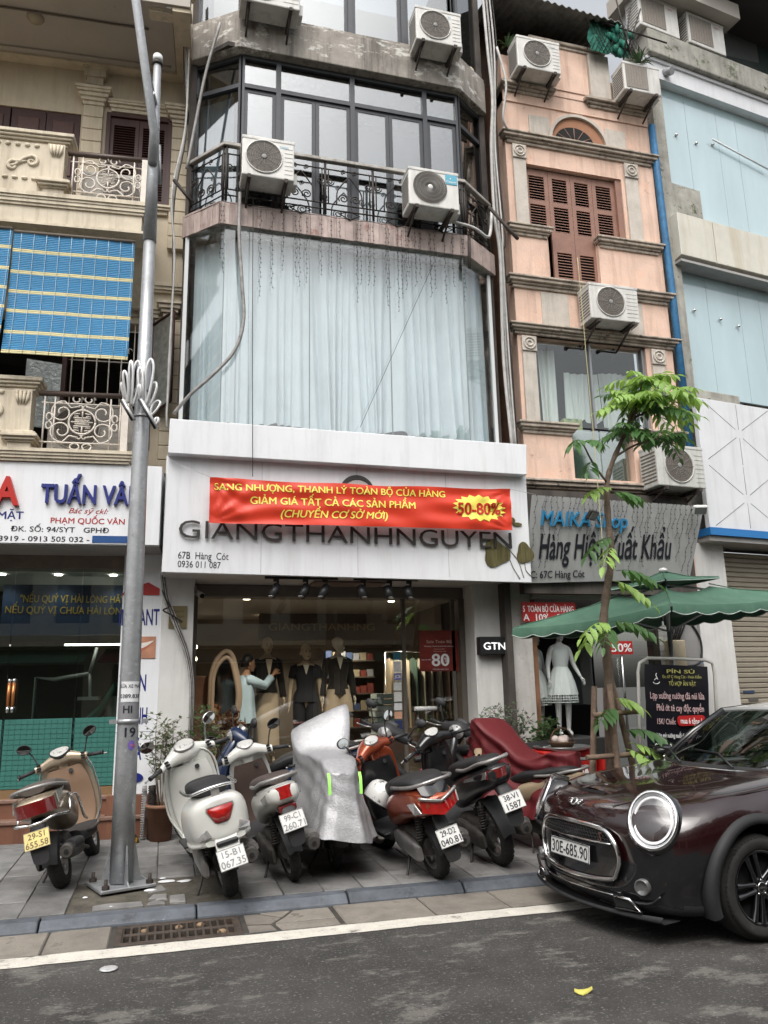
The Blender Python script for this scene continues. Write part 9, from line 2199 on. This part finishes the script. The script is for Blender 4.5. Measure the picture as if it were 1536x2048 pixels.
for k in range(3):
  cable([(-.03 - .02 * k, 8.6, 10.4), (-.01 - .03 * k, 8.58, 9.2), (-.02 + .01 * k, 8.6, 8.2), (-.14 + .02 * k, 8.6, 7.3), (-.08 - .01 * k, 8.62, 6.5), (-.09 + .015 * k, 8.62, 5.3), (-.09, 8.62, 4.4)], .013 - .003 * k, (M_cpale, M_cgrey, M_wi)[k], 'cable running down the joint of cream house and shop house, ' + ('thickest and pale', 'grey', 'thin and black')[k])
cable([(.35, 8.35, 9.6), (.2, 8.4, 8.9), (.1, 8.45, 8.2), (.02, 8.5, 7.6)], .018, M_cgrey, 'grey braided hose beside the left slanted window', 'hose')
for k in range(5):
  cable([(-.08 + .01 * k, 8.7, 2.78), (-.03 + .012 * k, 8.70, 2.5), (.08 + .012 * k, 8.70, 2.23), (.21 + .01 * k, 8.72, 1.91), (.27 + .008 * k, 8.72, 1.55), (.27 + .006 * k, 8.74, 1.0)], .013 - .0015 * k, M_wi if k % 2 else M_cgrey, 'dark cable of the bundle on the left shop pillar, ' + ('outermost', 'second', 'third', 'fourth', 'innermost')[k] + ' one')
cable([(-.06, 8.7, 2.6), (-.02, 8.66, 2.5), (.02, 8.66, 2.42), (-.04, 8.66, 2.38), (.05, 8.66, 2.33), (.16, 8.68, 2.26)], .009, M_wi, 'tangled cable knot at the top of the left shop pillar', n=8)
cable([(5.02, 8.3, 7.0), (5.0, 8.25, 5.6), (4.98, 8.2, 4.2), (4.95, 8.15, 2.7)], .005, mat('straw_rope', (0.45, 0.4, 0.22), 0.8), 'pale yellow cord hanging down the front of the orange house', 'cord')
for k, (a, b, lb) in enumerate((((-.12, 8.5, 7.42), (.10, 8.38, 7.08), 'dark wooden stick poking out at the left of the black railing'), ((3.80, 8.3, 7.55), (4.05, 8.05, 6.98), 'rusty iron bracket poking out at the right of the black railing'), ((3.46, 8.2, 7.02), (3.445, 8.2, 6.58), 'short brown pipe stub below the pink stone band'))):
  tag(MB().tube([a, b], .022, 6).build('iron_stub', M_rust if k else M_wi), lb, 'bar')
for k, (x, r) in enumerate(((-.075, .035), (-.15, .022))):
  q = MB(); q.tube([(x, 8.62, gz(8.6)), (x + .01, 8.62, .5), (x, 8.64, .62)], r, 10)
  for j in range(22): q.tube([(x + r * cos(a), 8.62 + r * sin(a), gz(8.6) + .02 + j * .022) for a in circ(10)], .005, 4, closed=True)
  tag(q.build('drain_hose', M_cgrey if k else M_wi), ('thick black' if not k else 'thin grey') + ' ribbed drain hose at the foot of the left shop pillar', 'hose')
# litter round the pole
rnd = random.Random(2)
for k, (x, y, s) in enumerate(((-.04, 6.68, .05), (.08, 6.92, .07), (.22, 6.88, .06), (.05, 7.02, .03), (-.3, 6.3, .02), (-.5, 6.62, .02))):
  q = MB(); q.rings([[(x + s * r * cos(a) * rnd.uniform(.7, 1.2), y + s * .6 * r * sin(a) * rnd.uniform(.7, 1.2), gz(y) - .008 + h) for a in circ(9)] for r, h in ((1, 0), (.9, .005), (.4, .009))])
  tag(q.build('paper_scrap', M_paper), 'crumpled white scrap on the bare earth, ' + ('against the pole base', 'left one behind the pole', 'right one behind the pole', 'smallest behind the pole', 'near the kerb', 'left of the pole base')[k], 'litter', 'paper scraps')
q = MB(); q.rings([[(-.27 + .1 * r * cos(a) * rnd.uniform(.8, 1.2), 8.5 + .06 * r * sin(a), gz(8.5) + h) for a in circ(10)] for r, h in ((1, 0), (1.0, .05), (.5, .1), (.1, .11))])
tag(q.build('rag', mat('yellow_black_rag', (0.45, 0.26, 0.03), 0.9, spots=('0a0908', 1.0, 9, 0.47)), subd=1), 'yellow and black rag lying at the foot of the clinic steps', 'rag')
# ------------------------------------------------------------------ the opposite side of the street, seen in reflections
def opposite(x0, x1, h, c, label, nb):
  t = thing('opposite_house', label, 'building', ((x0 + x1) / 2, -6.5, 0), group='houses opposite'); m = mat('opposite_' + str(nb), c, 0.85, var=0.1, scale=2)
  n = max(2, int((x1 - x0) / 1.5)); w_ = (x1 - x0) / n; hs = [(x0 + w_ * (i + .2), x0 + w_ * (i + .8), z, z + 1.5) for i in range(n) for z in (3.6, 6.3) if z + 1.9 < h] + [(x0 + .4, x1 - .4, .1, 2.4)]
  q = MB(); holes(q, x0, x1, 0, h, -6.8, -6.5, hs); q.build('wall', m, t)
  MB().box(x0, x1, -7.6, -7.5, 0, h).build('inner_wall', M_inside, t)
  for (a, b, z, z1) in hs[:-1]: MB().box(a, b, -6.72, -6.7, z, z1).build('window', M_wood, t)
  for z in (2.9, 5.6): MB().box(x0 + .1, x1 - .1, -6.5, -5.9, z, z + .14).build('ledge', M_creamd, t)
  MB().poly([(x0 + .2, -6.5, 2.8), (x1 - .2, -6.5, 2.8), (x1 - .2, -5.4, 2.4), (x0 + .2, -5.4, 2.4)], (0, 0, .03)).build('awning', (M_navy, M_grn, M_burg)[nb % 3], t)
for k, a in enumerate(((-16, -9, 7.8, (0.5, 0.45, 0.36)), (-9, -4, 8.6, (0.45, 0.42, 0.38)), (-4, 0.5, 8.0, (0.55, 0.48, 0.36)), (.5, 5, 8.8, (0.5, 0.47, 0.42)), (5, 10, 7.9, (0.42, 0.33, 0.27)), (10, 18, 8.6, (0.48, 0.45, 0.4)))):
  opposite(*a, 'house on the opposite side seen only in reflections, ' + ('first', 'second', 'third', 'fourth', 'fifth', 'sixth')[k] + ' from the left', k)
for k, (x, y, h) in enumerate(((8.2, -4.4, 8.8), (11.5, -4.6, 9.2), (4.6, -4.5, 8.0))):
  t = thing('street_tree', 'leafy street tree reflected in the bay glass, ' + ('middle', 'right', 'left')[k] + ' of three', 'tree', (x, y, 0), group='trees opposite'); rnd = random.Random(k)
  MB().tube([(x, y, 0), (x + .1, y, h * .4), (x, y, h * .8)], [.16, .13, .05], 8).build('trunk', M_bark, t); q = MB()
  for j in range(1500):
    a, u, r = rnd.uniform(0, 2 * pi), rnd.uniform(-1, 1), rnd.uniform(.4, 1) ** .5; lump = 1 + .25 * sin(3 * a + k) * cos(4 * u)
    p = Vector((x + 1.7 * r * lump * cos(a) * sqrt(1 - u * u), y + 1.4 * r * lump * sin(a) * sqrt(1 - u * u), h - 1.9 + 1.9 * r * u * lump)); d = Vector((rnd.uniform(-1, 1), rnd.uniform(-1, 1), rnd.uniform(-1, 1))).normalized(); e = d.orthogonal() * .13; q.add([p - e, p + d * .2, p + e, p - d * .2], [(0, 1, 2, 3)])
  o = q.build('crown', M_lfb, t); o['kind'] = 'stuff'
